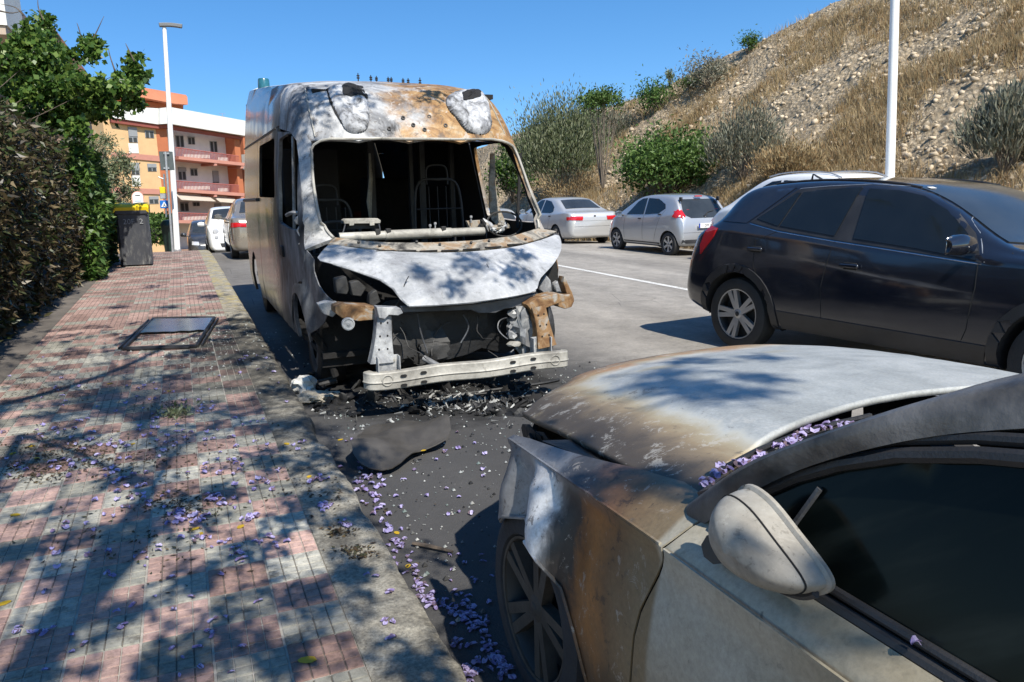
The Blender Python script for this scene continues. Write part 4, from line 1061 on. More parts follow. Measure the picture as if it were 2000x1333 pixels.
def car_body(name, S, L, mat, wheels, wr, parent, arch=1.12, nu=4, nv=5, well=.30):
    rows = stations(S); V, F = surf_np(rows, nu, nv)
    nc = (len(rows[0])-1)*nu+1; nr = (len(rows)-1)*nv+1
    for v in V: v.y = L/2-v.y
    W = list(V); FF = [f[::-1] for f in F]; n0 = len(V); W += [Vector((-v.x, v.y, v.z)) for v in V]
    FF += [tuple(i+n0 for i in f) for f in F]
    for r in (0, nr-1):
        ring = [r*nc+j for j in range(nc)]+[n0+r*nc+j for j in range(nc-2, 0, -1)]
        FF.append(tuple(ring) if r == 0 else tuple(ring[::-1]))
    o = mk(name, W, FF, [mat, M['wellblack']], parent, True, 38, True)
    if wheels:
        V2 = []; mbc = MB()
        for (yw, xw) in wheels:
            for s in (-1, 1):
                prof = []; Mx = Matrix.Translation((s*(xw+.15), yw, wr)) @ Matrix.Rotation(R(-90)*s, 4, 'Y')
                n = 26; ring0 = [Mx @ Vector((wr*arch*math.cos(2*math.pi*k/n), wr*arch*math.sin(2*math.pi*k/n), 0)) for k in range(n)]
                ring1 = [Mx @ Vector((wr*arch*math.cos(2*math.pi*k/n), wr*arch*math.sin(2*math.pi*k/n), well+.15)) for k in range(n)]
                mbc.add(ring0+ring1, [tuple(range(n))[::-1], tuple(range(n, 2*n))]+[(k, (k+1) % n, n+(k+1) % n, n+k) for k in range(n)])
        c = mk('cutter', mbc.V, mbc.F, [M['wellblack']], None, False, 0, True)
        o.parent = None
        m = o.modifiers.new('arches', 'BOOLEAN'); m.object = c; m.operation = 'DIFFERENCE'; m.solver = 'EXACT'; m.material_mode = 'TRANSFER'
        bpy.context.view_layer.update(); dg = bpy.context.evaluated_depsgraph_get()
        me = bpy.data.meshes.new_from_object(o.evaluated_get(dg)); o.modifiers.clear(); o.data = me
        me.shade_smooth(); me.set_sharp_from_angle(angle=R(38))
        bpy.data.objects.remove(c); o.parent = parent
    bm = bmesh.new(); bm.from_mesh(o.data); bv = BVHTree.FromBMesh(bm); bm.free()
    return o, bv
def conform(bv, name, poly, axis, side, mat, parent, off=.004, step=.07, thick=.008, holes=(), sm=0):
    if sm: poly = smoothpoly(poly, sm)
    def mp(a, b):
        if axis == 'x': o = Vector((side*4, a, b)); d = Vector((-side, 0, 0))
        elif axis == 'y': o = Vector((a, side*8, b)); d = Vector((0, -side, 0))
        else: o = Vector((a, b, 6)); d = Vector((0, 0, -1))
        r = bv.ray_cast(o, d)
        if r[0] is None:
            q = {'x': Vector((side*.8, a, b)), 'y': Vector((a, side*2, b)), 'z': Vector((a, b, 1.4))}[axis]; r = bv.find_nearest(q)
        n = r[1]
        if n.dot(d) > 0: n = -n
        return r[0]+n*off
    o = sheet(name, poly, list(holes), step, mp, mat, parent, thick, (0, 0, .7), 60); return o
def gapline(bv, pts, side, parent, w=.007, name='panel_gap', mat=None, axis='x'):
    """a thin shut line laid along the body"""
    P = densify(pts, .06)[:-0 or None]; P = [np.asarray(p, float) for p in pts]
    Q = []
    for i in range(len(P)-1):
        n = max(1, int(np.linalg.norm(P[i+1]-P[i])/.06)); Q += [P[i]+(P[i+1]-P[i])*k/n for k in range(n)]
    Q.append(P[-1]); V = []
    for a, b in Q:
        if axis == 'x': r = bv.ray_cast(Vector((side*4, a, b)), Vector((-side, 0, 0)))
        elif axis == 'y': r = bv.ray_cast(Vector((a, side*8, b)), Vector((0, -side, 0)))
        else: r = bv.ray_cast(Vector((a, b, 6)), Vector((0, 0, -1)))
        if r[0]: V.append(r[0]+r[1]*(.001-w*.35))
    if len(V) < 2: return None
    mb = MB(); mb.tube(V, w*.5, 5); return mb.build(name, mat or M['gap'], parent)
def wheel(parent, x, y, r, w, side, style, rimr=.68, mat='alloy', tyre='rubber'):
    Mx = Matrix.Translation((x, y, r)) @ Matrix.Rotation(R(90)*side, 4, 'Y')
    key = (round(r, 3), round(w, 3), style, mat)
    o = bpy.data.objects.new('wheel', None); link(o, parent); o.matrix_local = Mx
    if key not in WHEELS:
        h = w/2; rr = r*rimr
        mb = MB(); mb.lathe([(rr*.98, h*.75), (rr*1.02, h*.95), (r*.86, h), (r*.965, h*.86), (r, h*.5), (r, -h*.5), (r*.965, -h*.86), (r*.86, -h), (rr, -h*.9)], 36)
        t = mesh_of(mb, 'tyre', M[tyre])
        mb = MB(); mb.lathe([(rr, h*.80), (rr*.965, h*.86), (rr*.93, h*.78), (rr*.90, h*.2), (rr*.88, -h*.6)], 32); mb.lathe([(rr*.9, h*.05), (0, h*.05)], 24)
        d = mesh_of(mb, 'rim_barrel', M['alloydark'])
        mb = MB(); mb.lathe([(rr*1.0, h*.78), (rr*.985, h*.90), (rr*.945, h*.88), (rr*.93, h*.6)], 36)
        n, wid = style
        for k in range(abs(n)):
            a = 2*math.pi*k/abs(n)
            tw = .0 if n > 0 else (.10 if k % 2 else -.10)
            p0 = Vector((math.cos(a), math.sin(a), 0)); tn = Vector((-math.sin(a), math.cos(a), 0))
            e0 = p0*rr*.15; e1 = (p0+tn*tw*1.6)*rr*.95; w0 = wid*.75*rr; w1 = wid*rr*(1.0 if n > 0 else .8)
            V = [e0-tn*w0+Vector((0, 0, h*.72)), e0+tn*w0+Vector((0, 0, h*.72)), e1+tn*w1+Vector((0, 0, h*.86)), e1-tn*w1+Vector((0, 0, h*.86))]
            B = [v+Vector((0, 0, -h*.35)) for v in V]
            mb.add(V+B, [(0, 1, 2, 3), (4, 7, 6, 5), (0, 4, 5, 1), (1, 5, 6, 2), (2, 6, 7, 3), (3, 7, 4, 0)])
        mb.lathe([(0, h*.80), (rr*.12, h*.80), (rr*.19, h*.72), (rr*.22, h*.4)], 20)
        s = mesh_of(mb, 'rim', M[mat])
        mb = MB(); mb.lathe([(0, h*.83), (rr*.085, h*.825), (rr*.10, h*.80)], 16); mb2 = mesh_of(mb, 'hub_cap', M['alloydark'])
        WHEELS[key] = (t, d, s, mb2)
    for nm, me in zip(('tyre', 'rim_barrel', 'rim', 'hub_cap'), WHEELS[key]):
        c = bpy.data.objects.new(nm, me); link(c, o)
    return o
WHEELS = {}
def text_obj(name, s, size, mat, parent, M4, ext=.0008, align='CENTER'):
    cu = bpy.data.curves.new(name, 'FONT'); cu.body = s; cu.size = size; cu.align_x = align; cu.align_y = 'CENTER'; cu.extrude = ext; cu.resolution_u = 3
    o = bpy.data.objects.new(name, cu); COL.objects.link(o); dg = bpy.context.evaluated_depsgraph_get()
    me = bpy.data.meshes.new_from_object(o.evaluated_get(dg)); bpy.data.objects.remove(o)
    me.materials.clear(); me.materials.append(mat)
    o = bpy.data.objects.new(name, me); link(o, parent); o.matrix_local = M4; return o
def plate(parent, y, z, s, x=0.0, rear=True, tilt=0.0):
    fy = -1 if rear else 1
    mb = MB(); mb.box((x, y, z), (.26, .006, .056), 0, .003); p = mb.build('number_plate', M['plate'], parent)
    mb = MB(); mb.box((x-fy*-.242, y+fy*.0055, z), (.018, .003, .054)); mb.box((x+fy*-.242, y+fy*.0055, z), (.018, .003, .054)); mb.build('plate_band', M['plateblue'], p)
    Mt = Matrix.Translation((x, y+fy*.0075, z)) @ Matrix.Rotation(0 if rear else math.pi, 4, 'Z') @ Matrix.Rotation(R(90), 4, 'X')
    if s: text_obj('plate_text', s, .085, M['ink'], p, Mt)
    return p
def mirror(parent, bv, y, z, side, mat, w=.20, sx=.95):
    x = side*sx; V, F = grid_surf([[np.array((x+side*a, y+b, z+c)) for a, b, c in r] for r in (
        [(0, .03, .05), (w*.5, .03, .07), (w, .03, .04)], [(-.01, .09, .05), (w*.5, .10, .065), (w+.01, .07, .035)], [(-.015, .12, 0), (w*.5, .135, 0), (w+.015, .09, -.005)],
        [(-.01, .09, -.06), (w*.5, .10, -.065), (w+.01, .07, -.05)], [(0, .03, -.07), (w*.5, .03, -.075), (w, .03, -.06)])], 4, 4)
    mb = MB(); mb.add(V, F); n = len(V)
    o = mb.build('door_mirror', mat, parent); solid(o, .01)
    mb = MB(); mb.box((x+side*w*.5, y+.035, z-.005), (w*.47, .004, .058), 0, .003); mb.build('mirror_glass', M['chrome'], o)
    mb = MB(); mb.tube([(side*(sx-.10), y+.06, z-.05), (x+side*.04, y+.07, z-.04)], .022, 8); mb.build('mirror_arm', M['blackplastic'], o)
    return o

# ---- dark compact SUV driving past
def dark_suv():
    yaw = .135; fx, fy = math.sin(yaw), -math.cos(yaw)
    L = 4.42; rearax = 3.62; Wd = .93
    # rear wheel outer face stands at (4.75, 5.78)
    rw = Vector((4.75, 5.78, 0)); right = Vector((-math.cos(yaw), -math.sin(yaw), 0)); fwd = Vector((fx, fy, 0))
    org = rw-right*Wd*.985-fwd*(L/2-rearax)
    T = thing('dark_suv', 'glossy dark navy SUV passing on the road with grey alloy wheels', 'car', org, math.pi+yaw)
    T.location.z = 0
    Mi = T.matrix_basis.inverted()
    def loc(u, v, x=Wd):      # picture point to (y, z) on the near side, local x = +x
        P0 = T.matrix_basis @ Vector((x, 0, 0)); n = right; d = ray(u, v); t = (P0-CAM).dot(n)/d.dot(n); q = Mi @ (CAM+d*t); return (q.y, q.z)
    M['navy'] = paint('dark_navy_car_paint', (.010, .012, .019), .0, .12, .10, 0, (.12, .11, .10))
    S = [(.05, .12, .62, .35, .62, .72, .97, .75), (.10, .30, .82, .28, .80, .90, .97, .78), (.40, .55, .89, .26, .92, .99, .96, .80), (.95, .98, .90, .25, 1.0, 1.06, .955, .82),
         (1.25, 1.30, .90, .25, 1.02, 1.13, .95, .80), (1.70, 1.72, .90, .25, 1.04, 1.41, .945, .75), (2.05, 2.1, .90, .25, 1.06, 1.54, .94, .72), (2.7, 2.7, .90, .25, 1.10, 1.59, .94, .71),
         (3.3, 3.25, .90, .25, 1.13, 1.57, .94, .70), (3.75, 3.56, .90, .28, 1.15, 1.50, .945, .70), (4.02, 3.78, .88, .34, 1.14, 1.25, .94, .75), (4.14, 3.98, .84, .40, 1.06, 1.11, .95, .82), (4.17, 4.08, .76, .46, .92, 1.02, .95, .86)]
    S = [(a*1.055, b*1.055, c*1.033, d, e, f, g_, h) for (a, b, c, d, e, f, g_, h) in S]
    wy = [(L/2-.86, .83), (L/2-rearax, .83)]
    body, bv = car_body('body', S, L, M['navy'], wy, .345, T, 1.16)
    for yw, _ in wy:
        for s in (-1, 1): wheel(T, s*.80, yw, .345, .215, s, (-10, .115), .70)
    # arch cladding and sill
    for yw, _ in wy:
        r0, r1 = .345*1.16, .345*1.16+.075
        arc = [(yw+r1*math.cos(t), .345+r1*math.sin(t)) for t in np.linspace(-.5, math.pi+.5, 22)]+[(yw+r0*math.cos(t), .345+r0*math.sin(t)) for t in np.linspace(math.pi+.5, -.5, 22)]
        for s in (-1, 1): conform(bv, 'arch_cladding', arc, 'x', s, M['blackplastic'], T, .012, .06, .014)
    for s in (-1, 1):
        conform(bv, 'sill_cladding', [(L/2-1.36, .28), (L/2-1.33, .42), (L/2-3.14, .44), (L/2-3.12, .28)], 'x', s, M['blackplastic'], T, .010, .09, .012)
    g = lambda pts: [loc(u, v, .80) for u, v in pts]
    wins = {'quarter_window': [(1483, 428), (1546, 378), (1553, 378), (1528, 442)],
            'rear_side_window': [(1531, 442), (1558, 377), (1600, 372), (1668, 367), (1668, 369), (1640, 461)],
            'front_side_window': [(1677, 466), (1683, 370), (1740, 374), (1790, 385), (1840, 412), (1890, 458), (1922, 508), (1800, 485)]}
    for s in (1, -1):
        allp = g([(1472, 434), (1545, 371), (1600, 366), (1682, 362), (1745, 367), (1798, 380), (1850, 408), (1902, 456), (1932, 512), (1800, 492), (1640, 468), (1528, 449)])
        conform(bv, 'window_trim', allp, 'x', s, M['blackplastic'], T, .003, .08, .006)
        for nm, px in wins.items(): conform(bv, nm, g(px), 'x', s, M['carglass'], T, .009, .06, .006)
        rail = [loc(u, v, .80) for u, v in [(1472, 437), (1528, 452), (1640, 471), (1800, 495), (1932, 515)]]
        gapline(bv, rail, s, T, .012, 'chrome_strip', M['chrome'])
        gapline(bv, [loc(u, v, .82) for u, v in [(1474, 434), (1546, 369), (1600, 364), (1682, 360), (1745, 365), (1800, 378), (1852, 406), (1905, 455), (1934, 512)]], s, T, .007, 'chrome_strip', M['galv'])
        gapline(bv, g([(1642, 470), (1633, 510), (1622, 560), (1620, 620), (1640, 660)]), s, T, .010)
        gapline(bv, g([(1925, 516), (1923, 560), (1905, 640), (1880, 690)]), s, T, .010)
        gapline(bv, g([(1528, 452), (1490, 470), (1490, 520), (1512, 570), (1525, 620)]), s, T, .010)
        gapline(bv, g([(1500, 640), (1640, 680), (1880, 740)]), s, T, .010)
        for (u, v) in ((1480, 487), (1665, 520)):
            y, z = loc(u, v, .89); r = bv.ray_cast(Vector((s*4, y, z)), Vector((-s, 0, 0)))[0]; mb = MB()
            mb.box(r+Vector((s*.022, 0, .004)), (.014, .085, .016), 0, .008); h = mb.build('door_handle', M['navy'], T)
            mb = MB(); mb.box(r+Vector((s*.004, 0, 0)), (.006, .06, .028), 0, .004); mb.build('handle_recess', M['gap'], h)
        tl = [loc(u, v, .84) for u, v in [(1375, 478), (1382, 452), (1392, 442), (1408, 446), (1402, 462), (1390, 480), (1378, 496)]]
        conform(bv, 'tail_light', tl, 'x', s, M['redlamp'], T, .010, .03, .012)
        conform(bv, 'tail_light', [(s*.50, 1.00), (s*.78, 1.02), (s*.80, .88), (s*.52, .90)], 'y', -1, M['redlamp'], T, .010, .05, .012)
        mirror(T, bv, L/2-1.54, 1.12, s, M['navy'], .22, .99)
        conform(bv, 'headlight', [(L/2-.20, .70), (L/2-.55, .78), (L/2-.60, .70), (L/2-.25, .62)], 'x', s, M['clearlamp'], T, .008, .05, .01)
    # windscreen and tail glass
    conform(bv, 'windscreen', [(-.68, L/2-1.37), (0, L/2-1.18), (.68, L/2-1.37), (.58, L/2-2.09), (0, L/2-2.16), (-.58, L/2-2.09)], 'z', 1, M['carglass2'], T, .008, .07, .008)
    conform(bv, 'rear_window', [(-.60, 1.14), (.60, 1.14), (.52, 1.42), (-.52, 1.42)], 'y', -1, M['carglass'], T, .008, .08, .008)
    gapline(bv, [(-.82, L/2-1.27), (0, L/2-1.08), (.82, L/2-1.27)], 1, T, .012, 'bonnet_gap', None, 'z')
    p = bv.ray_cast(Vector((.52, L/2-2.05, 5)), Vector((0, 0, -1)))
    if p[0]:
        mb = MB(); mb.box((0, 0, 0), (.028, .02, .001)); o = mb.build('windscreen_sticker', M['plate'], T)
        o.matrix_local = Matrix.Translation(p[0]+p[1]*.0125) @ p[1].to_track_quat('Z', 'Y').to_matrix().to_4x4()
    # C-pillar blade
    conform(bv, 'pillar_blade', g([(1418, 432), (1490, 372), (1540, 368), (1466, 436)]), 'x', 1, M['navy'], T, .006, .06, .008)
    # shark fin
    y0 = L/2-3.48; mb = MB(); z0 = 1.565
    V, F = grid_surf([[np.array((0, y0+.09, z0)), np.array((0, y0-.02, z0+.055)), np.array((0, y0-.075, z0+.07)), np.array((0, y0-.085, z0))],
                      [np.array((.022, y0+.07, z0)), np.array((.016, y0-.02, z0+.04)), np.array((.010, y0-.065, z0+.06)), np.array((.02, y0-.08, z0))]], 4, 2)
    mb.add(V, F); mb.add([(-v.x, v.y, v.z) for v in V], [f[::-1] for f in F]); mb.build('roof_antenna', M['blackplastic'], T)
    for s in (-1, 1):
        pts = [bv.ray_cast(Vector((s*.56, y, 5)), Vector((0, 0, -1)))[0] for y in np.linspace(L/2-2.1, L/2-3.5, 10)]
        mb = MB(); mb.tube([p+Vector((0, 0, .006)) for p in pts if p], .010, 6); mb.build('roof_strip', M['blackplastic'], T)
    plate(T, -L/2+.02, .78, '', 0, True)
    return T
SUV = dark_suv()
# ---- ordinary parked cars
HATCH = [(.03, .08, .50, .30, .52, .62, .97, .78), (.08, .20, .70, .22, .68, .78, .97, .80), (.30, .42, .785, .20, .82, .91, .96, .82), (.62, .66, .81, .20, .90, .99, .955, .82),
         (.98, 1.04, .81, .20, .91, 1.21, .95, .77), (1.42, 1.48, .81, .20, .92, 1.405, .945, .74), (2.0, 2.0, .81, .20, .94, 1.46, .945, .73), (2.6, 2.6, .81, .20, .97, 1.445, .945, .72),
         (2.98, 2.90, .80, .22, 1.0, 1.38, .945, .73), (3.22, 3.06, .775, .24, .99, 1.22, .95, .80), (3.34, 3.18, .74, .27, .94, 1.05, .96, .86), (3.38, 3.28, .68, .33, .80, .92, .97, .9)]
SEDAN = [(.03, .10, .60, .30, .55, .62, .97, .80), (.10, .26, .80, .22, .68, .74, .97, .82), (.50, .60, .86, .19, .80, .86, .96, .84), (1.05, 1.08, .87, .18, .88, .96, .955, .82),
         (1.45, 1.55, .87, .18, .90, 1.20, .945, .74), (1.85, 1.95, .87, .18, .91, 1.39, .94, .68), (2.5, 2.5, .87, .18, .92, 1.425, .94, .67), (3.05, 3.0, .87, .18, .94, 1.37, .94, .68),
         (3.50, 3.46, .87, .18, .96, 1.16, .945, .74), (3.80, 3.80, .87, .20, .98, 1.02, .95, .82), (4.16, 4.12, .84, .24, .97, 1.0, .955, .84), (4.28, 4.24, .78, .28, .88, .96, .96, .86), (4.31, 4.30, .70, .34, .74, .84, .97, .9)]
FIAT = [(.03, .06, .50, .28, .52, .60, .97, .80), (.07, .16, .68, .20, .68, .78, .96, .80), (.28, .36, .77, .19, .80, .92, .95, .80), (.62, .66, .80, .18, .90, 1.02, .95, .80),
        (.98, 1.04, .81, .18, .93, 1.26, .945, .76), (1.35, 1.42, .81, .18, .95, 1.43, .94, .72), (1.95, 1.95, .81, .18, .97, 1.48, .935, .70), (2.6, 2.55, .81, .20, .98, 1.42, .94, .70),
        (3.15, 2.98, .79, .22, .98, 1.22, .945, .74), (3.42, 3.22, .74, .26, .90, 1.02, .95, .80), (3.52, 3.42, .66, .34, .76, .86, .96, .86)]
MPV = [(a*1.24, b*1.24, c*1.08, d, e*1.06, f*1.06, g, h) for (a, b, c, d, e, f, g, h) in HATCH]
def spanz(bv, y, z, side):
    r = bv.ray_cast(Vector((side*4, y, z)), Vector((-side, 0, 0))); return r[0]
def parked(name, label, cat, S, L, loc, rz, mat, wr=.29, ax=(.62, .52), style=(7, .13), rearglass=None, frontglass=None, sidewins=(), tails=None, heads=None, group=None, plt=None, detail=True, mirrors=True, rim='alloy', plt_at=None, doors=(), handles=(), wx=.80):
    T = thing(name, label, cat, loc, rz, group)
    W = max(s[2] for s in S); wy = [(L/2-ax[0], W-.1), (-L/2+ax[1], W-.1)]
    body, bv = car_body('body', S, L, mat, wy, wr, T, 1.14, 3, 4)
    for yw, _ in wy:
        for s in (-1, 1): wheel(T, s*(W-.105), yw, wr, .175, s, style, .66, rim)
    for s in (1, -1):
        for nm, poly in sidewins: conform(bv, nm, [(L/2-y, z) for y, z in poly], 'x', s, M['carglass'], T, .006, .07, .006)
        for d in doors: gapline(bv, [(L/2-y, z) for y, z in d], s, T, .010)
        for (y, z) in handles:
            r = spanz(bv, L/2-y, z, s)
            if r: mb = MB(); mb.box(r+Vector((s*.014, 0, 0)), (.014, .055, .015), 0, .006); mb.build('door_handle', M['blackplastic'], T)
        if mirrors: mirror(T, bv, L/2-mirrors if mirrors is not True else L/2-1.05, .97, s, mat if rim != 'steel' else M['blackplastic'], .16, W+.04)
        conform(bv, 'sill', [(L/2-ax[0]-wr*1.25, .22), (L/2-ax[0]-wr*1.25, .30), (-L/2+ax[1]+wr*1.25, .30), (-L/2+ax[1]+wr*1.25, .22)], 'x', s, M['blackplastic'], T, .006, .12, .008)
        if tails:
            for (ax_, poly) in tails: conform(bv, 'tail_light', [((L/2-a) if ax_ == 'x' else s*a, b) for a, b in poly], ax_, s if ax_ == 'x' else -1, M['redlamp'], T, .012, .03, .014)
        if heads:
            for (ax_, poly) in heads: conform(bv, 'headlight', [((L/2-a) if ax_ == 'x' else s*a, b) for a, b in poly], ax_, s if ax_ == 'x' else 1, M['clearlamp'], T, .012, .03, .014)
    if frontglass: conform(bv, 'windscreen', [(x, L/2-y) for x, y in frontglass], 'z', 1, M['carglass2'], T, .006, .08, .006)
    if rearglass: conform(bv, 'rear_window', rearglass[1] if rearglass[0] == 'y' else [(x, L/2-y) for x, y in rearglass[1]], rearglass[0], -1, M['carglass2'], T, .007, .07, .006)
    if plt: plate(T, -L/2+plt_at[0], plt_at[1], plt, plt_at[2] if len(plt_at) > 2 else 0, True)
    return T, bv
def on_road(x, y): return (x, y, gz(x, y))
M['silver'] = paint('silver_car_paint', (.46, .47, .48), .55, .28, .16)
M['silver2'] = paint('pale_silver_car_paint', (.55, .55, .54), .45, .28, .16)
M['tanpaint'] = paint('bronze_grey_car_paint', (.30, .265, .22), .5, .25, .2)
M['whitecar'] = paint('white_car_paint', (.80, .80, .78), 0, .25, .10)
M['blackcar'] = paint('dark_car_paint', (.03, .032, .036), .2, .2, .2)
hs = (('front_side_window', [(1.06, .95), (1.44, 1.27), (1.62, 1.345), (1.82, 1.36), (1.82, .965)]), ('rear_side_window', [(1.88, .965), (1.88, 1.36), (2.30, 1.345), (2.62, 1.22), (2.68, 1.12), (2.45, 1.0)]))
hd = ([(1.03, .93), (1.00, .60), (1.02, .30)], [(1.85, .96), (1.84, .60), (1.84, .30)], [(2.70, 1.10), (2.52, .85), (2.40, .55), (2.32, .32)])
# silver hatchback, seen from the rear quarter
A, bvA = parked('silver_hatchback', 'small silver hatchback with black rear window parked below the slope', 'car', HATCH, 3.40, on_road(11.42, 16.72), R(1.5), M['silver'],
    .285, (.62, .50), (6, .16), ('y', [(-.60, .99), (-.50, 1.33), (.50, 1.33), (.60, .99), (.42, .90), (-.42, .90)]), [(-.62, .80), (0, .66), (.62, .80), (.54, 1.36), (0, 1.42), (-.54, 1.36)], hs,
    [('x', [(3.02, .93), (3.10, 1.10), (3.22, 1.08), (3.26, .96), (3.16, .90)]), ('y', [(.56, .94), (.60, 1.09), (.72, 1.06), (.74, .94), (.64, .90)])], None, None, 'DM 0', True, 1.0, 'alloy', (.02, .72), hd, ((1.70, .86), (2.52, .98)))
L = 3.40
mb = MB(); mb.box((0, -L/2+.42, 1.40), (.10, .03, .014), 0, .006); mb.build('brake_light', M['redlamp'], A)
conform(bvA, 'rear_bumper', [(-.70, .32), (-.70, .40), (.70, .40), (.70, .32)], 'y', -1, M['blackplastic'], A, .010, .1, .01)
gapline(bvA, [(-.66, .56), (.66, .56)], -1, A, .010, 'tailgate_gap', None, 'y')
mb = MB(); Mx = Matrix.Translation((.0, -L/2+.105, .955)) @ Matrix.Rotation(R(90), 4, 'X')
mb.tube([Mx @ Vector((.055*math.cos(t), .038*math.sin(t), 0)) for t in np.linspace(0, 2*math.pi, 20)], .005, 5)
mb.tube([Mx @ Vector((.028*math.cos(t), .016*math.sin(t)+.014, 0)) for t in np.linspace(0, 2*math.pi, 14)], .004, 5); mb.tube([Mx @ Vector((.018*math.cos(t), .034*math.sin(t), 0)) for t in np.linspace(0, 2*math.pi, 14)], .004, 5)
mb.build('badge', M['chrome'], A)
mb = MB(); mb.tube([(.02, -L/2+.13, .98), (.10, -L/2+.17, 1.03), (.30, -L/2+.20, 1.06)], .009, 5); mb.build('rear_wiper', M['blackplastic'], A)
for s in (-1, 1):
    mb = MB(); mb.box((s*.545, -L/2+.36, 1.335), (.022, .05, .05), 0, .01); mb.build('tailgate_hinge', M['blackplastic'], A)
# silver saloon in front of it
ss = (('front_side_window', [(1.50, .94), (1.80, 1.22), (2.02, 1.33), (2.28, 1.345), (2.28, .95)]), ('rear_side_window', [(2.35, .95), (2.35, 1.345), (2.75, 1.30), (3.08, 1.13), (3.14, 1.0), (2.98, .95)]))
sd = ([(1.40, .92), (1.36, .55), (1.40, .28)], [(2.32, .94), (2.31, .6), (2.31, .28)], [(3.12, 1.02), (2.98, .75), (2.90, .5), (2.84, .28)])
B, bvB = parked('silver_saloon', 'silver saloon with wide red tail lamps parked ahead of the small hatchback', 'car', SEDAN, 4.31, on_road(11.28, 22.35), R(1.0), M['silver2'],
    .30, (.86, .90), (5, .2), ('z', [(-.60, 3.60), (.60, 3.60), (.50, 3.06), (-.50, 3.06)]), [(-.66, 1.10), (0, .98), (.66, 1.10), (.52, 1.90), (0, 1.95), (-.52, 1.90)], ss,
    [('x', [(4.10, .76), (4.08, .86), (4.26, .86), (4.28, .78)]), ('y', [(.42, .76), (.40, .87), (.78, .88), (.78, .77)])], None, None, 'BC 119ZN', True, 1.4, 'alloy', (.03, .46, .1), sd, ((2.15, .84), (3.0, .86)))
for s in (-1, 1):
    conform(bvB, 'side_moulding', [(4.31/2-1.45, .40), (4.31/2-1.45, .46), (4.31/2-3.4, .48), (4.31/2-3.4, .42)], 's' if 0 else 'x', s, M['blackplastic'], B, .012, .1, .012)
gapline(bvB, [(-.70, .74), (.70, .74)], -1, B, .010, 'boot_gap', None, 'y'); gapline(bvB, [(-.72, .58), (.72, .58)], -1, B, .016, 'bumper_strip', M['blackplastic'], 'y')
mb = MB(); mb.lathe([(0, .006), (.035, .006), (.04, 0)], 14, Matrix.Translation((0, -4.31/2+.02, .87)) @ Matrix.Rotation(R(90), 4, 'X')); mb.build('badge', M['chrome'], B)
# another pale car glimpsed through the van's far window
parked('silver_estate', 'pale silver car seen through the empty far door window of the van', 'car', MPV, 4.22, on_road(11.3, 29.3), 0, M['silver2'], .30, (.8, .68), (5, .2),
    ('y', [(-.64, 1.06), (-.54, 1.40), (.54, 1.40), (.64, 1.06)]), [(-.66, 1.02), (0, .85), (.66, 1.02), (.56, 1.72), (0, 1.78), (-.56, 1.72)], [(n, [(y*1.24, z*1.06) for y, z in p]) for n, p in hs], [('y', [(.62, .98), (.64, 1.14), (.78, 1.1), (.8, .98)])], None, None, None, True, False)
# white car behind the SUV, nose towards the hatchback
W_, bvW = parked('white_crossover', 'white car with roof rails parked behind the dark SUV', 'car', [(a*1.22, b*1.22, c*1.1, d+.03, e*1.26, f*1.275, g, h) for (a, b, c, d, e, f, g, h) in HATCH], 4.15, on_road(11.5, 12.1), R(1.5), M['whitecar'],
    .33, (.78, .66), (5, .2), ('y', [(-.62, 1.32), (-.54, 1.66), (.54, 1.66), (.62, 1.32)]), [(-.70, 1.0), (0, .82), (.70, 1.0), (.60, 1.68), (0, 1.74), (-.60, 1.68)], [(n, [(y*1.22, z*1.265) for y, z in p]) for n, p in hs],
    [('y', [(.62, 1.05), (.64, 1.22), (.8, 1.18), (.82, 1.05)])], [('x', [(.14, .74), (.42, .86), (.48, .78), (.2, .66)])], None, None, True, 1.3)
for s in (-1, 1):
    pts = [bvW.ray_cast(Vector((s*.58, y, 5)), Vector((0, 0, -1)))[0] for y in np.linspace(.3, -1.5, 8)]
    mb = MB(); mb.tube([p+Vector((0, 0, .04)) for p in pts if p], .014, 6); mb.build('roof_rail', M['galv'], W_)
# the row beyond the van on the near side
Tn, bvT = parked('bronze_saloon', 'bronze grey car parked just behind the burnt van', 'car', [(a, b, c, d, e*1.02, f*1.02, g, h) for (a, b, c, d, e, f, g, h) in SEDAN], 4.31, on_road(1.93, 21.2), R(0), M['tanpaint'], .31, (.86, .90), (5, .2),
    ('z', [(-.60, 3.60), (.60, 3.60), (.50, 3.06), (-.50, 3.06)]), [(-.66, 1.10), (0, .98), (.66, 1.10), (.52, 1.90), (0, 1.95), (-.52, 1.90)], ss, [('x', [(4.02, .78), (4.0, .90), (4.26, .90), (4.28, .80)]), ('y', [(.50, .80), (.48, .89), (.76, .90), (.76, .81)])], None, None, None, True, 1.4, 'alloy', None, sd, ((2.15, .85), (3.0, .87)))
fs = (('front_side_window', [(1.08, .98), (1.38, 1.28), (1.60, 1.38), (2.05, 1.40), (2.10, .99)]), ('rear_side_window', [(2.18, 1.0), (2.15, 1.39), (2.5, 1.33), (2.78, 1.10), (2.7, 1.01)]))
Fi, bvF = parked('white_city_car', 'small rounded white city car facing downhill beyond the van', 'car', FIAT, 3.55, on_road(1.52, 26.6), math.pi, M['whitecar'], .29, (.66, .58), (8, .12), ('y', [(-.5, 1.05), (-.45, 1.32), (.45, 1.32), (.5, 1.05)]),
    [(-.62, .86), (0, .72), (.62, .86), (.52, 1.34), (0, 1.40), (-.52, 1.34)], fs, [('y', [(.6, .7), (.6, .9), (.7, .9), (.7, .7)])], None, None, None, True, 1.06)
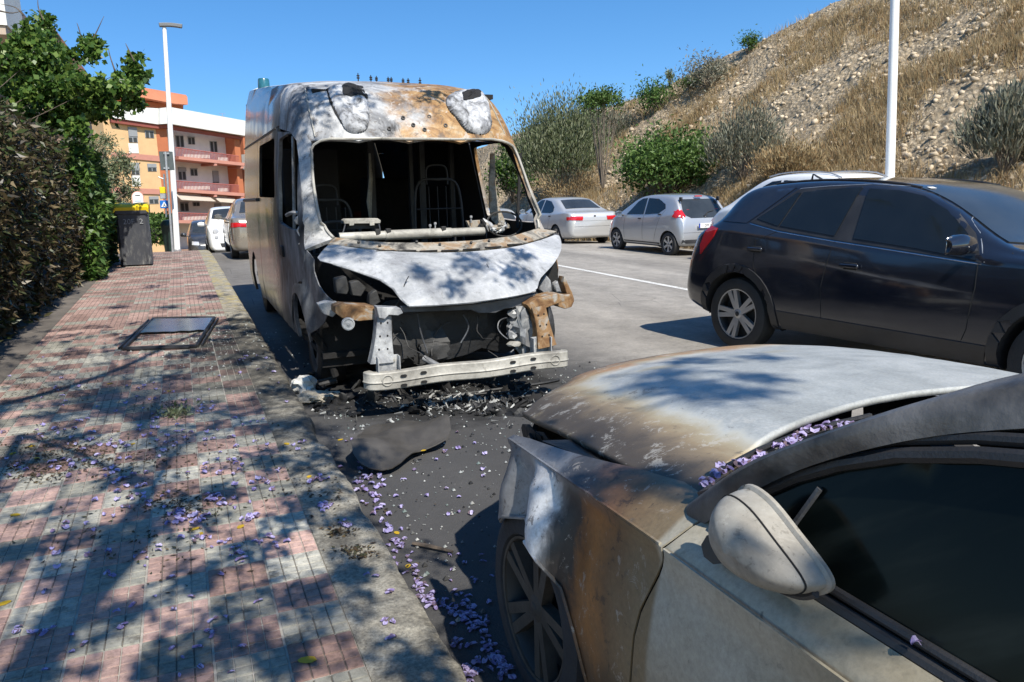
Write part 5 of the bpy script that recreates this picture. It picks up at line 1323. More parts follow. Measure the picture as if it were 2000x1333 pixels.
for s in (-1, 1):
    for (zz_, rr_, yy_, xx_) in ((.76, .085, .14, .55), (.60, .055, .08, .54)):
        mb = MB(); mb.lathe([(0, .03), (rr_*.8, .025), (rr_, .0), (rr_*1.12, 0), (rr_*1.12, -.06)], 20, Matrix.Translation((s*xx_, 3.55/2-yy_, zz_)) @ Matrix.Rotation(R(-90), 4, 'X')); mb.build('headlight', M['clearlamp'], Fi)
conform(bvF, 'grille', [(-.42, .30), (-.46, .42), (.46, .42), (.42, .30)], 'y', 1, M['blackplastic'], Fi, .008, .08, .01)
mb = MB(); mb.box((0, 3.55/2+.01, .56), (.22, .008, .018), 0, .006); mb.box((0, 3.55/2+.005, .58), (.045, .012, .03), 0, .01); mb.build('badge', M['chrome'], Fi)
conform(bvF, 'number_plate', [(-.26, .44), (-.26, .52), (.26, .52), (.26, .44)], 'y', 1, M['plate'], Fi, .014, .1, .01)
parked('black_hatchback', 'dark hatchback half hidden behind the white city car', 'car', HATCH, 3.40, on_road(1.0, 31.0), math.pi, M['blackcar'], .285, (.62, .50), (6, .16), None, [(-.62, .80), (0, .66), (.62, .80), (.54, 1.36), (0, 1.42), (-.54, 1.36)], hs, None, [('y', [(.45, .62), (.45, .74), (.66, .76), (.68, .64)])], None, None, True, 1.0)
parked('grey_city_car', 'small grey car far down the street beside the white pole', 'car', HATCH, 3.40, on_road(.35, 45.0), math.pi, M['silver'], .285, (.62, .50), (6, .16), None, [(-.62, .80), (0, .66), (.62, .80), (.54, 1.36), (0, 1.42), (-.54, 1.36)], hs, None, [('y', [(.45, .62), (.45, .74), (.66, .76), (.68, .64)])], None, None, True, 1.0)

# ------------------------------------------------------------------ burnt car in the foreground
BC = thing('scorched_car', 'scorched silver car with sprung pale bonnet and crumpled front wing', 'car', (1.75, 1.0, 0))
def bc_mats():
    b = NB('fire_scorched_car_paint'); X = b.xyz(b.pos()); p = b.pos()
    n1 = b.noise(5.5, 7, .65, None, .8); n2 = b.noise(2.2, 5, .6)
    Y = b.math('ADD', X[1], b.math('MULTIPLY', b.math('SUBTRACT', n1, .5), .18))
    door = b.ramp(n2, [(.3, (.27, .235, .165)), (.55, (.36, .33, .26)), (.75, (.42, .40, .34))])
    lowbrown = b.rng(b.math('ADD', X[2], b.math('MULTIPLY', n1, .25)), .78, .45)
    door = b.mix(b.math('MULTIPLY', lowbrown, .75), door, (.20, .125, .06))
    c = b.ramp(b.rng(Y, 1.20, 2.25, 0, 1), [(0, (.20, .15, .085)), (.10, (.16, .09, .04)), (.20, (.30, .125, .03)), (.29, (.20, .085, .025)), (.34, (.030, .026, .024)), (.42, (.026, .025, .025)), (.47, (.16, .155, .15)), (.52, (.62, .62, .62)), (.68, (.56, .56, .57)), (.78, (.26, .26, .265)), (1, (.10, .10, .105))])
    lowd = b.rng(b.math('ADD', X[2], b.math('MULTIPLY', n1, .2)), .62, .46)
    c = b.mix(b.math('MULTIPLY', lowd, .8), c, (.024, .020, .017))
    top = b.rng(b.math('ADD', X[2], b.math('MULTIPLY', n1, .03)), .795, .83)
    c = b.mix(b.math('MULTIPLY', top, b.rng(Y, 1.35, 1.6, 0, .75)), c, (.07, .072, .08))
    c = b.mix(b.rng(X[1], 1.235, 1.215), c, door)
    drip = b.noise(22, 3, .5, b.mapping(p, (1, 1, .10))); dm = b.noise(5, 3)
    c = b.mix(b.math('MULTIPLY', b.rng(drip, .66, .72), b.rng(dm, .52, .60, 0, .8)), c, (.03, .028, .026))
    fine = b.noise(70, 5, .75); c = b.mix(.45, c, b.ramp(fine, [(.28, .45), (.6, 1.1), (.8, 1.4)]), 'MULTIPLY')
    fl = b.noise(16, 10, .8, None, .5); hot = b.rng(X[1], 1.22, 1.34, .25, 1); c = b.mix(b.math('MULTIPLY', b.rng(fl, .58, .60, 0, .5), hot), c, (.40, .36, .31)); c = b.mix(b.math('MULTIPLY', b.rng(fl, .42, .40, 0, .65), hot), c, (.035, .025, .02))
    blot = b.rng(b.noise(13, 6, .72), .62, .68, 0, .45); c = b.mix(blot, c, (.075, .068, .058))
    nm = b.bump(fine, .15, .002); nm = b.bump(n1, .12, .012, nm)
    M['bcpaint'] = b.done(b.bsdf(c, b.ramp(n2, [(.3, .36), (.7, .52)]), .15, .5, nm))
    b = NB('fire_bleached_bonnet'); p = b.pos(); X = b.xyz(p)
    n1 = b.noise(4.2, 8, .66, None, 1.0); fine = b.voro(85, b.mapping(p, (1, 1, .3)), 'SMOOTH_F1'); f3 = b.noise(120, 4, .7)
    base = b.ramp(n1, [(.28, (.25, .262, .255)), (.5, (.355, .37, .36)), (.72, (.45, .46, .445))])
    base = b.mix(.5, base, b.ramp(f3, [(.3, .6), (.7, 1.25)]), 'MULTIPLY')
    dl = b.math('SUBTRACT', X[0], b.math('ADD', .88, b.math('MULTIPLY', X[1], .15)))        # distance from the kerb-side edge
    df = b.math('SUBTRACT', b.math('ADD', 2.42, b.math('MULTIPLY', X[0], .17)), X[1])         # distance from the front edge
    e = b.math('ADD', b.math('MINIMUM', dl, b.math('MULTIPLY', df, .62)), b.math('MULTIPLY', b.math('SUBTRACT', n1, .5), .16))
    scorch = b.ramp(b.rng(e, -.12, .20), [(0, (.075, .060, .045)), (.2, (.17, .13, .085)), (.42, (.29, .22, .13)), (.60, (.38, .32, .21)), (.8, (.47, .46, .40)), (1, (.52, .54, .53))])
    c = b.mix(b.rng(e, .15, .10), base, scorch)
    tip = b.rng(b.math('ADD', b.math('ADD', X[1], b.math('MULTIPLY', X[0], -.55)), b.math('MULTIPLY', n1, .35)), 1.98, 2.22)
    c = b.mix(b.math('MULTIPLY', tip, .9), c, (.05, .042, .036))
    org = b.math('MULTIPLY', b.rng(df, .30, .10), b.rng(X[0], 1.25, 1.5)); c = b.mix(b.math('MULTIPLY', org, b.rng(n1, .40, .58, 0, .85)), c, (.36, .19, .08))
    yel = b.rng(b.noise(2.3, 5, .65, b.mapping(p, loc=(5, 3, 0))), .54, .68, 0, .6); c = b.mix(b.math('MULTIPLY', yel, b.rng(df, .85, .35)), c, (.34, .265, .13))
    ck = b.rng(b.voro(26, b.mapping(p, (1, 1, .3)), 'DISTANCE_TO_EDGE'), 0, .03, .10, 0); c = b.mix(b.math('MULTIPLY', ck, b.rng(e, .2, .4)), c, (.62, .65, .65))
    fl = b.noise(14, 10, .8, None, .4); c = b.mix(b.math('MULTIPLY', b.rng(fl, .56, .58, 0, .45), b.rng(e, .30, .1, .25, 1)), c, (.52, .50, .45)); c = b.mix(b.math('MULTIPLY', b.rng(fl, .42, .40, 0, .5), b.rng(e, .32, .1, .2, 1)), c, (.07, .055, .04))
    sp = b.rng(b.noise(42, 4, .7), .71, .74, 0, .7); c = b.mix(sp, c, (.06, .05, .045))
    M['bcbonnet'] = b.done(b.bsdf(c, .55, .15, .5, b.bump(b.math('ADD', f3, n1), .18, .003)))
    M['bcpillar'] = plain('dirty_black_pillar', (.085, .083, .082), .42, 0, .8, 6, .15, 60)
    b = NB('reflection_streaked_glass'); p = b.mapping(b.pos(), (1, 1, 1), rot=(R(40), 0, 0)); sm = b.noise(3.0, 5, .6, b.mapping(p, (1, .35, 2.2))); c = b.mix(b.rng(sm, .52, .72, 0, .5), (.004, .006, .0055), (.030, .038, .034)); M['bcglass'] = b.done(b.bsdf(c, b.rng(sm, .4, .7, .05, .22), 0, .10))  # pale diagonal streaks imitate vague reflections in the dark glass
    M['bcscreen'] = plain('dirty_windscreen', (.035, .036, .04), .22, 0, .5, 5, .05, 90)
    M['burntalloy'] = plain('burnt_alloy_wheel', (.045, .038, .032), .7, .2, .5, 8, .3, 50)
    M['burnttyre'] = plain('burnt_tyre', (.02, .02, .023), .85, 0, .4, 8, .4, 40)
bc_mats()
def bcp(o): return vmk(o)
zc = lambda Y: .836-max(0, Y-1.2)*.055
xc = lambda Y: .830+max(0, Y-1.2)*.050
_ps = [-.20, -.16, -.10, -.06, 0, .012, .035, .075, .14, .24, .34, .48, .62, .70]
_px = [.20, .155, .10, .058, 0, .003, .013, .010, -.004, -.018, -.022, -.012, .02, .06]
_pz = [.075, .072, .064, .044, 0, -.012, -.035, -.075, -.14, -.24, -.34, -.48, -.61, -.67]
def bside(Y, s):
    k = 1.0 if Y < 1.5 else max(.35, 1-(Y-1.5)*.9)
    x = xc(Y)+float(np.interp(s, _ps, _px))*(k if s < 0 else 1); z = zc(Y)+float(np.interp(s, _ps, _pz))*(k if s < 0 else 1)
    # crumpled part of the wing over the wheel
    if Y > 1.5 and s > 0:
        w = min(1, (Y-1.5)/.16)*max(0, min(1, s/.05))*max(0, 1-max(0, s-.30)/.25)
        fold = math.sin((Y-1.5)*17.5+s*5)*.5+math.sin((Y-1.5)*31-s*9+1.0)*.25
        x += w*(.030*fold*min(1, s/.12)-.022*max(0, 1-abs(s-.19)/.10)*max(0, 1-abs(Y-1.80)/.20)+.018*max(0, (Y-2.0)/.2))
        wv = max(0, min(1, s/.06))*max(0, 1-max(0, s-.24)/.12); x -= wv*(.048*math.exp(-((Y-1.79+.25*(s-.12))/.075)**2)+.030*math.exp(-((Y-2.03)/.07)**2))
        x += w*.006*mnoise.noise(Vector((Y*16, s*16, 3)))
    return Vector((x, Y, z))
sz = lambda Y, z: zc(Y)-z
wing = [(1.212, -.165), (1.30, -.165), (1.42, -.13), (1.55, -.10), (1.75, -.08), (2.0, -.06), (2.10, -.04), (2.115, .0), (2.15, sz(2.15, .70)), (2.185, sz(2.18, .60)), (2.165, sz(2.16, .515)), (2.13, sz(2.13, .507)), (2.02, sz(2.02, .575)), (1.93, sz(1.93, .60)), (1.86, sz(1.86, .602)), (1.835, sz(1.83, .565)), (1.79, sz(1.79, .60)),
        (1.70, sz(1.70, .585)), (1.64, sz(1.64, .53)), (1.575, sz(1.57, .44)), (1.53, sz(1.53, .35)), (1.51, sz(1.51, .25)), (1.50, sz(1.5, .17)), (1.262, sz(1.26, .17)), (1.276, sz(1.27, .30)), (1.290, sz(1.28, .49)), (1.285, sz(1.28, .60)), (1.275, sz(1.27, .66)), (1.235, sz(1.23, .76)), (1.207, 0), (1.188, -.06), (1.172, -.12)]
WING = bcp(sheet('front_wing', wing, [], .022, bside, M['bcpaint'], BC, .004, (1.6, 1.6, .5), 50, M['soot']))
# rolled edge of the arch
mb = MB(); mb.tube([bside(Y, s)+Vector((-.002, 0, 0)) for Y, s in wing[10:23]], .006, 6); bcp(mb.build('arch_lip', M['bcpaint'], WING))
mb = MB(); mb.tube([bside(Y, -.004)+Vector((-.001, 0, .001)) for Y in np.linspace(1.215, 2.1, 24)], .004, 5); bcp(mb.build('wing_crease', M['bcpaint'], WING))
door = [(1.164, -.115), (1.181, -.06), (1.198, 0), (1.226, sz(1.22, .76)), (1.266, sz(1.26, .66)), (1.277, sz(1.27, .60)), (1.281, sz(1.28, .49)), (1.268, sz(1.27, .30)), (1.254, sz(1.25, .17)), (.06, sz(.06, .17)), (.04, 0), (.04, -.066), (1.05, -.066), (1.10, -.07)]
DR = bcp(sheet('front_door', door, [], .03, bside, M['bcpaint'], BC, .004, (1.6, 1, .5), 50, M['soot']))
mb = MB(); mb.tube([bside(Y, .0)+Vector((-.001, 0, .0005)) for Y in np.linspace(.06, 1.195, 20)], .0035, 5); bcp(mb.build('door_crease', M['bcpaint'], DR))
mb = MB(); mb.tube([Vector((.908, Y, .884)) for Y in np.linspace(.02, 1.13, 24)], .012, 8); bcp(mb.build('window_seal', M['blackplastic'], DR))
mb = MB(); mb.tube([Vector((.914, Y, .906)) for Y in np.linspace(.02, 1.10, 24)], .008, 8); bcp(mb.build('window_seal', M['blackplastic'], DR))
rear = [(.032, -.066), (.032, sz(.03, .17)), (-.45, sz(-.4, .17)), (-.55, sz(-.5, .42)), (-.78, sz(-.7, .58)), (-1.02, sz(-1, .42)), (-1.1, sz(-1, .2)), (-1.45, sz(-1.4, .25)), (-1.5, 0), (-1.45, -.066)]
bcp(sheet('rear_quarter', rear, [], .08, bside, M['bcpaint'], BC, .004, (1.6, -.5, .5), 50, M['soot']))
# side glass with its quarter post
gx = lambda z: .913+(z-.89)*.30
glass = [(1.135, .892), (1.06, .985), (.98, 1.045), (.90, 1.092), (.80, 1.138), (.68, 1.175), (.50, 1.215), (.2, 1.25), (-.4, 1.26), (-.6, 1.2), (-.7, .9), (.0, .897)]
G = bcp(sheet('side_window', glass, [], .06, lambda Y, z: Vector((gx(z), Y, z)), M['bcglass'], BC, 0, (1.7, .5, .9)))
q0, q1 = at(1556, 1052, x=.955), at(1612, 952, x=.965)
mb = MB(); mb.tube([Vector((gx(q0.z)-.006, q0.y, q0.z)), Vector((gx(q1.z)-.006, q1.y, q1.z))], .006, 6); bcp(mb.build('quarter_post', M['dimsteel'], G))
mb = MB(); mb.tube([Vector((gx(z)-.006, Y, z)) for Y, z in glass[:9]], .013, 8); bcp(mb.build('window_frame', M['blackplastic'], BC))
mb = MB(); mb.tube([Vector((gx(z)+.006, Y+.012, z+.020)) for Y, z in glass[:9]], .010, 8); bcp(mb.build('window_frame', M['blackplastic'], BC))
# A-pillar and roof edge
inner = [(.955, 1.262, .880), (.945, 1.075, 1.032), (.985, .925, 1.128), (1.032, .805, 1.205), (1.085, .690, 1.270), (1.15, .50, 1.345), (1.2, .2, 1.40), (1.2, -.4, 1.41)]
outer = [(.912, 1.195, .862), (.925, 1.055, .995), (.948, .935, 1.085), (.985, .800, 1.160), (1.015, .665, 1.212), (1.05, .48, 1.262), (1.07, .2, 1.30), (1.07, -.4, 1.30)]
midr = [tuple((Vector(a)+Vector(b))/2+Vector((-.018, .0, .018))) for a, b in zip(inner, outer)]
V, F = grid_surf([inner, midr, outer], 5, 5); mb = MB(); mb.add(V, F); o = bcp(mb.build('windscreen_pillar', M['bcpillar'], BC)); solid(o, .02, 0)
V, F = grid_surf([[(2*1.76-x, y, z) for x, y, z in r] for r in (inner, midr, outer)], 3, 3); mb = MB(); mb.add(V, F); o = bcp(mb.build('windscreen_pillar', M['bcpillar'], BC)); solid(o, .02, 0)
wsr = [[(.93, 1.225, .925), (1.2, 1.33, .935), (1.76, 1.40, .94), (2.32, 1.33, .935), (2.59, 1.225, .925)], [(.985, .93, 1.105), (1.3, 1.02, 1.085), (1.76, 1.06, 1.095), (2.22, 1.02, 1.09), (2.53, .94, 1.118)], [(1.085, .69, 1.25), (1.35, .76, 1.24), (1.76, .80, 1.255), (2.17, .76, 1.25), (2.43, .69, 1.26)], [(1.16, .48, 1.352), (1.4, .54, 1.39), (1.76, .57, 1.40), (2.1, .54, 1.39), (2.36, .48, 1.352)]]
V, F = grid_surf(wsr, 5, 5); mb = MB(); mb.add(V, F); o = bcp(mb.build('windscreen', M['bcscreen'], BC)); solid(o, .006, 0)
rf = [[(1.165, .47, 1.356), (1.4, .53, 1.395), (1.76, .56, 1.405), (2.1, .53, 1.395), (2.355, .47, 1.356)], [(1.2, .2, 1.405), (1.4, .2, 1.44), (1.76, .2, 1.455), (2.1, .2, 1.44), (2.32, .2, 1.405)], [(1.2, -.5, 1.405), (1.4, -.5, 1.44), (1.76, -.5, 1.45), (2.1, -.5, 1.44), (2.32, -.5, 1.405)], [(1.15, -1.1, 1.2), (1.4, -1.15, 1.25), (1.76, -1.17, 1.26), (2.1, -1.15, 1.25), (2.37, -1.1, 1.2)], [(1.0, -1.45, .85), (1.3, -1.5, .86), (1.76, -1.55, .86), (2.2, -1.5, .86), (2.5, -1.45, .85)], [(.95, -1.5, .3), (1.3, -1.58, .3), (1.76, -1.6, .3), (2.2, -1.58, .3), (2.55, -1.5, .3)]]
V, F = grid_surf(rf, 3, 3); mb = MB(); mb.add(V, F); o = bcp(mb.build('roof', M['bcpillar'], BC)); solid(o, .02, 0)
# far side and front, out of sight but closing the body
far = [(1.9, .06), (-1.4, .06), (-1.4, .6), (1.48, .6), (1.5, .45), (1.7, .24), (1.93, .2), (2.15, .24), (2.3, .45), (2.35, .06)]
bcp(sheet('far_side', far, [], .12, lambda Y, s: Vector((2*1.76-xc(Y)+.0, Y, zc(Y)-s)), M['bcpaint'], BC, .01, (1.76, .5, .5), 50, M['soot']))
V, F = grid_surf([[(1.02, 2.28, .70), (1.3, 2.62, .72), (1.76, 2.76, .72), (2.2, 2.62, .72), (2.5, 2.28, .70)], [(1.0, 2.30, .5), (1.3, 2.70, .5), (1.76, 2.86, .5), (2.2, 2.70, .5), (2.52, 2.3, .5)], [(1.02, 2.28, .25), (1.3, 2.62, .22), (1.76, 2.78, .22), (2.2, 2.62, .22), (2.5, 2.28, .25)]], 4, 4)
mb = MB(); mb.add(V, F); o = bcp(mb.build('front_crash_panel', M['soot'], BC)); solid(o, .02, 0)
mb = MB(); mb.box((1.76, 1.55, .40), (.72, .60, .14), 0, .03); mb.box((1.76, .2, .3), (.8, 1.4, .05)); bcp(mb.build('engine_bay', M['soot'], BC))
# inner wing under the sprung bonnet
V, F = grid_surf([[(bside(Y, -.14 if Y < 1.5 else -.09).x-.004, Y, bside(Y, -.1).z-.014) for Y in np.linspace(1.2, 1.95, 8)], [(1.06, Y, .79) for Y in np.linspace(1.2, 1.95, 8)], [(1.13, Y, .66) for Y in np.linspace(1.2, 1.95, 8)], [(1.15, Y, .45) for Y in np.linspace(1.2, 1.95, 8)]], 3, 3)
mb = MB(); mb.add(V, F); o = bcp(mb.build('inner_wing', M['char'], BC)); solid(o, .006, 0)
# cowl tray with wiper
V, F = grid_surf([[(.96, 1.25, .905), (1.2, 1.38, .915), (1.76, 1.45, .92), (2.32, 1.38, .915), (2.56, 1.25, .905)], [(.97, 1.30, .885), (1.2, 1.43, .895), (1.76, 1.50, .90), (2.32, 1.43, .895), (2.55, 1.3, .885)], [(.98, 1.36, .875), (1.2, 1.50, .875), (1.76, 1.58, .88), (2.32, 1.5, .875), (2.54, 1.36, .875)], [(1.0, 1.45, .80), (1.2, 1.60, .80), (1.76, 1.68, .80), (2.32, 1.6, .80), (2.52, 1.45, .80)]], 5, 4)
mb = MB(); mb.add(V, F); COWLB = bcp(mb.build('cowl_tray', M['bcpillar'], BC)); solid(COWLB, .006, 0)
wp = [at(u, v, z=.945) for u, v in ((1395, 925), (1480, 880), (1560, 848), (1640, 826), (1700, 812))]
mb = MB(); mb.tube(wp, .007, 6); bcp(mb.build('wiper', M['char'], BC))
pp = [at(u, v, z=.93) for u, v in ((1455, 893), (1556, 838), (1566, 852), (1470, 905))]
mb = MB(); mb.add(pp+[p+Vector((0, 0, -.02)) for p in pp], [(0, 1, 2, 3), (7, 6, 5, 4), (0, 4, 5, 1), (1, 5, 6, 2), (2, 6, 7, 3), (3, 7, 4, 0)]); bcp(mb.build('cowl_panel', M['bcpillar'], BC))
# bonnet, sprung at the rear edge
BR = [[(.950, 1.262, .905), (1.095, 1.325, .952), (1.455, 1.430, .972), (1.785, 1.465, .977), (2.10, 1.440, .967), (2.40, 1.36, .94), (2.54, 1.29, .915)],
      [(.955, 1.42, .892), (1.12, 1.50, .938), (1.46, 1.60, .965), (1.79, 1.63, .972), (2.11, 1.60, .962), (2.42, 1.54, .935), (2.57, 1.48, .905)],
      [(.985, 1.72, .862), (1.15, 1.80, .908), (1.48, 1.90, .940), (1.80, 1.93, .950), (2.13, 1.90, .942), (2.45, 1.86, .918), (2.60, 1.82, .892)],
      [(1.025, 2.05, .820), (1.19, 2.14, .862), (1.50, 2.26, .895), (1.80, 2.30, .905), (2.15, 2.28, .90), (2.46, 2.24, .882), (2.605, 2.16, .872)],
      [(1.065, 2.34, .775), (1.24, 2.48, .808), (1.53, 2.60, .835), (1.82, 2.66, .845), (2.16, 2.64, .845), (2.44, 2.58, .845), (2.60, 2.46, .845)],
      [(1.098, 2.505, .748), (1.31, 2.68, .768), (1.56, 2.80, .785), (1.83, 2.87, .792), (2.15, 2.88, .798), (2.42, 2.84, .805), (2.58, 2.70, .812)]]
V, F = grid_surf(BR, 8, 9)
for v in V:
    dl = v.x-(.88+v.y*.15); v.z += .012*max(0, 1-abs(dl-.15)/.03)*0+.0025*mnoise.noise(v*9)
    v.z -= .014*max(0, min(1, (.15-dl)/.06)) if dl < .15 else 0
mb = MB(); mb.add(V, F); BN = bcp(mb.build('bonnet', [M['bcbonnet'], M['soot']], BC, True, 50)); m = BN.modifiers.new('thickness', 'SOLIDIFY'); m.thickness = .018; m.offset = -1; m.material_offset = 1
if sum(p.normal.z for p in BN.data.polygons) < 0: BN.data.flip_normals()
# torn plastic under its front corner
for k in range(7):
    u, v = 1030+k*15, 835+k*9; p = at(u, v+12, x=1.06+.004*k); mb = MB(); r_ = random.Random(k)
    ring = [p+Vector((.01*r_.random(), .05*math.cos(t)*(1+.5*r_.random()), .022*math.sin(t)*(1+r_.random()))) for t in np.linspace(0, 2*math.pi, 9)[:-1]]
    mb.add(ring, [tuple(range(8))]); o = bcp(mb.build('torn_liner', M['char'], BC, False)); solid(o, .004, 0)
# wheel
BW = wheel(BC, .955-1.75, .93, .302, .20, -1, (-10, .10), .74, 'burntalloy', 'burnttyre')
for (x, y, sd) in ((2.56, 1.93, 1), (.955, -.78, -1), (2.56, -.78, 1)):
    w_ = wheel(BC, x-1.75, y-1.0, .302, .20, sd, (-10, .10), .74, 'burntalloy', 'burnttyre')
mb = MB(); mb.lathe([(0, 0), (.40, 0), (.40, .3), (.0, .3)], 24, Matrix.Translation((1.02, 1.93, .33)) @ Matrix.Rotation(R(90), 4, 'Y')); bcp(mb.build('wheel_housing', M['soot'], BC))
# folded door mirror
rim = spline([(1.045, 1.040), (.97, 1.037), (.88, .995), (.80, .952), (.790, .925), (.84, .893), (.93, .878), (1.02, .888), (1.075, .93), (1.08, .99)], 5, True)
cy, cz_ = .945, .958; rim = [np.array((cy+(y-cy)*.76-.012, cz_+(z-cz_)*.80+.004)) for y, z in rim]; cy -= .012; V = []; n = len(rim); NR = 9
for k, (sc, dp) in enumerate(((1, 0), (.995, .16), (.955, .40), (.90, .54), (.80, .70), (.66, .84), (.46, .94), (.24, .99), (.03, 1.0))):
    for (y, z) in rim:
        V.append(Vector((.868-.088*dp-.02*dp*(z-cz_)*3, cy+.012*dp+(y-cy)*sc, cz_-.008*dp+(z-cz_)*sc)))
F = [(k*n+i, k*n+(i+1) % n, (k+1)*n+(i+1) % n, (k+1)*n+i) for k in range(NR-1) for i in range(n)]+[tuple((NR-1)*n+i for i in range(n))]
mb = MB(); mb.add(V, F)
M['bcmirror'] = burntmat('dusty_mirror_shell', [(.25, (.15, .14, .12)), (.45, (.27, .25, .215)), (.7, (.38, .36, .315))], 7, .8, .12, 4, .5, .1, .3, .12)
MIR = bcp(mb.build('door_mirror', M['bcmirror'], BC, True, 24))
mb = MB(); mb.tube([Vector((.872, y, z)) for y, z in rim]+[Vector((.872, *rim[0]))], .0075, 6, False); bcp(mb.build('mirror_rim', M['bcmirror'], MIR))
mb = MB(); mb.tube([V[2*n+i]+Vector((-.0005, 0, 0)) for i in range(n)]+[V[2*n]], .0018, 5, False); bcp(mb.build('housing_seam', M['gap'], MIR))
mb = MB(); mb.tube([V[n+i]+Vector((-.001, 0, -.004)) for i in range(int(n*.42), int(n*.72))], .007, 6); bcp(mb.build('housing_base', M['blackplastic'], MIR))
mb = MB(); mb.add([Vector((.870, cy+(y-cy)*.95, cz_+(z-cz_)*.95)) for y, z in rim], [tuple(range(n))]); o = bcp(mb.build('mirror_glass', M['chrome'], MIR)); solid(o, .004, 0)
mb = MB(); mb.tube([Vector((.84, 1.05, .90)), Vector((.90, 1.08, .885))], .028, 8); bcp(mb.build('mirror_foot', M['blackplastic'], MIR))

# ------------------------------------------------------------------ leaves
def leaf_cloud(C, size, aspect=.5, tipbias=(0, 0, -.2), jitter=.35, fold=.18, tip=None):
    """one folded four-point leaf per centre, as arrays"""
    n = len(C); T = rng.normal(size=(n, 3))+np.array(tipbias) if tip is None else tip+rng.normal(size=(n, 3))*.45
    T /= np.linalg.norm(T, axis=1)[:, None]
    S = np.cross(T, rng.normal(size=(n, 3))); S /= np.linalg.norm(S, axis=1)[:, None]+1e-9
    N = np.cross(T, S); L = size*(1+jitter*(rng.random(n)*2-1))[:, None]
    V = np.empty((n, 4, 3)); V[:, 0] = C; V[:, 2] = C+T*L
    V[:, 1] = C+T*L*.45+S*L*aspect*.5+N*L*fold; V[:, 3] = C+T*L*.45-S*L*aspect*.5+N*L*fold
    i = np.arange(n)*4; F = np.stack([i, i+1, i+2, i+3], 1)
    return V.reshape(-1, 3), F
def blades(P, h, w, lean=.35):
    n = len(P); A = rng.random(n)*6.283; H = h*(.5+rng.random(n)); D = np.stack([np.cos(A), np.sin(A), np.zeros(n)], 1)
    B = rng.random(n)*6.283; Lx = np.stack([np.cos(B), np.sin(B), np.zeros(n)], 1)*(lean*rng.random(n)*H)[:, None]
    V = np.empty((n, 3, 3)); V[:, 0] = P-D*w/2; V[:, 1] = P+D*w/2; V[:, 2] = P+Lx; V[:, 2, 2] += H
    i = np.arange(n)*3; return V.reshape(-1, 3), np.stack([i, i+1, i+2], 1)
def clumped(n, c, rad, nc, spread, shell=.55, seed=0, flatbase=True):
    """points gathered in clumps inside an ellipsoid: uneven outline and gaps"""
    g = np.random.default_rng(seed); D = g.normal(size=(nc, 3)); D /= np.linalg.norm(D, axis=1)[:, None]
    if flatbase: D[:, 2] = np.where(D[:, 2] < -.35, -D[:, 2]*.5, D[:, 2])
    rr = shell+(1-shell)*g.random(nc)**.6
    Q = D*rr[:, None]*np.array(rad)+np.array(c)
    k = g.integers(0, nc, n); s = spread*(.5+g.random(nc))[k]
    return Q[k]+g.normal(size=(n, 3))*s[:, None], Q
def stems(mb, base, targets, r=.02, sag=.0, n=5):
    for q in targets:
        b_ = Vector(base); q = Vector(q); m = b_.lerp(q, .5)+Vector((random.gauss(0, .08), random.gauss(0, .08), .12))
        mb.tube([tuple(p) for p in spline([b_, m, q], 3)], [r*(1-.75*k/6) for k in range(7)], n)
GREEN = [(.030, .075, .014), (.055, .12, .022), (.085, .165, .03), (.13, .21, .05)]
M['leafgreen'] = leafmat('hedge_leaf', GREEN, .3, .45)
M['leafbush'] = leafmat('bush_leaf', [(.045, .095, .018), (.08, .15, .03), (.12, .20, .05), (.16, .25, .07)], .35)
M['leafdark'] = leafmat('dark_tree_leaf', [(.016, .042, .010), (.03, .07, .014), (.05, .105, .02), (.10, .16, .03)], .3, .4)
M['leafbrown'] = leafmat('scorched_hedge_leaf', [(.020, .016, .009), (.05, .038, .02), (.10, .075, .04), (.17, .13, .07), (.05, .065, .022), (.045, .075, .02), (.07, .06, .03)], .2, .4)
M['leaftree'] = leafmat('tree_leaf', [(.035, .08, .016), (.065, .135, .025), (.11, .20, .04), (.20, .29, .06)], .45, .4)
M['leafolive'] = leafmat('olive_leaf', [(.09, .12, .05), (.15, .18, .09), (.22, .25, .14), (.28, .30, .19)], .25, .5)
M['leafgrey'] = leafmat('grey_shrub_leaf', [(.11, .12, .08), (.18, .19, .14), (.26, .265, .20), (.20, .17, .11)], .2, .6)
M['leafdry'] = leafmat('dry_grass', [(.26, .185, .09), (.40, .30, .155), (.50, .40, .23), (.33, .20, .09)], .25, .7)
M['bark'] = plain('bark', (.085, .065, .048), .9, 0, .4, 14, .6, 40)
M['twig'] = plain('dry_twig', (.16, .13, .10), .9, 0, .3, 9)

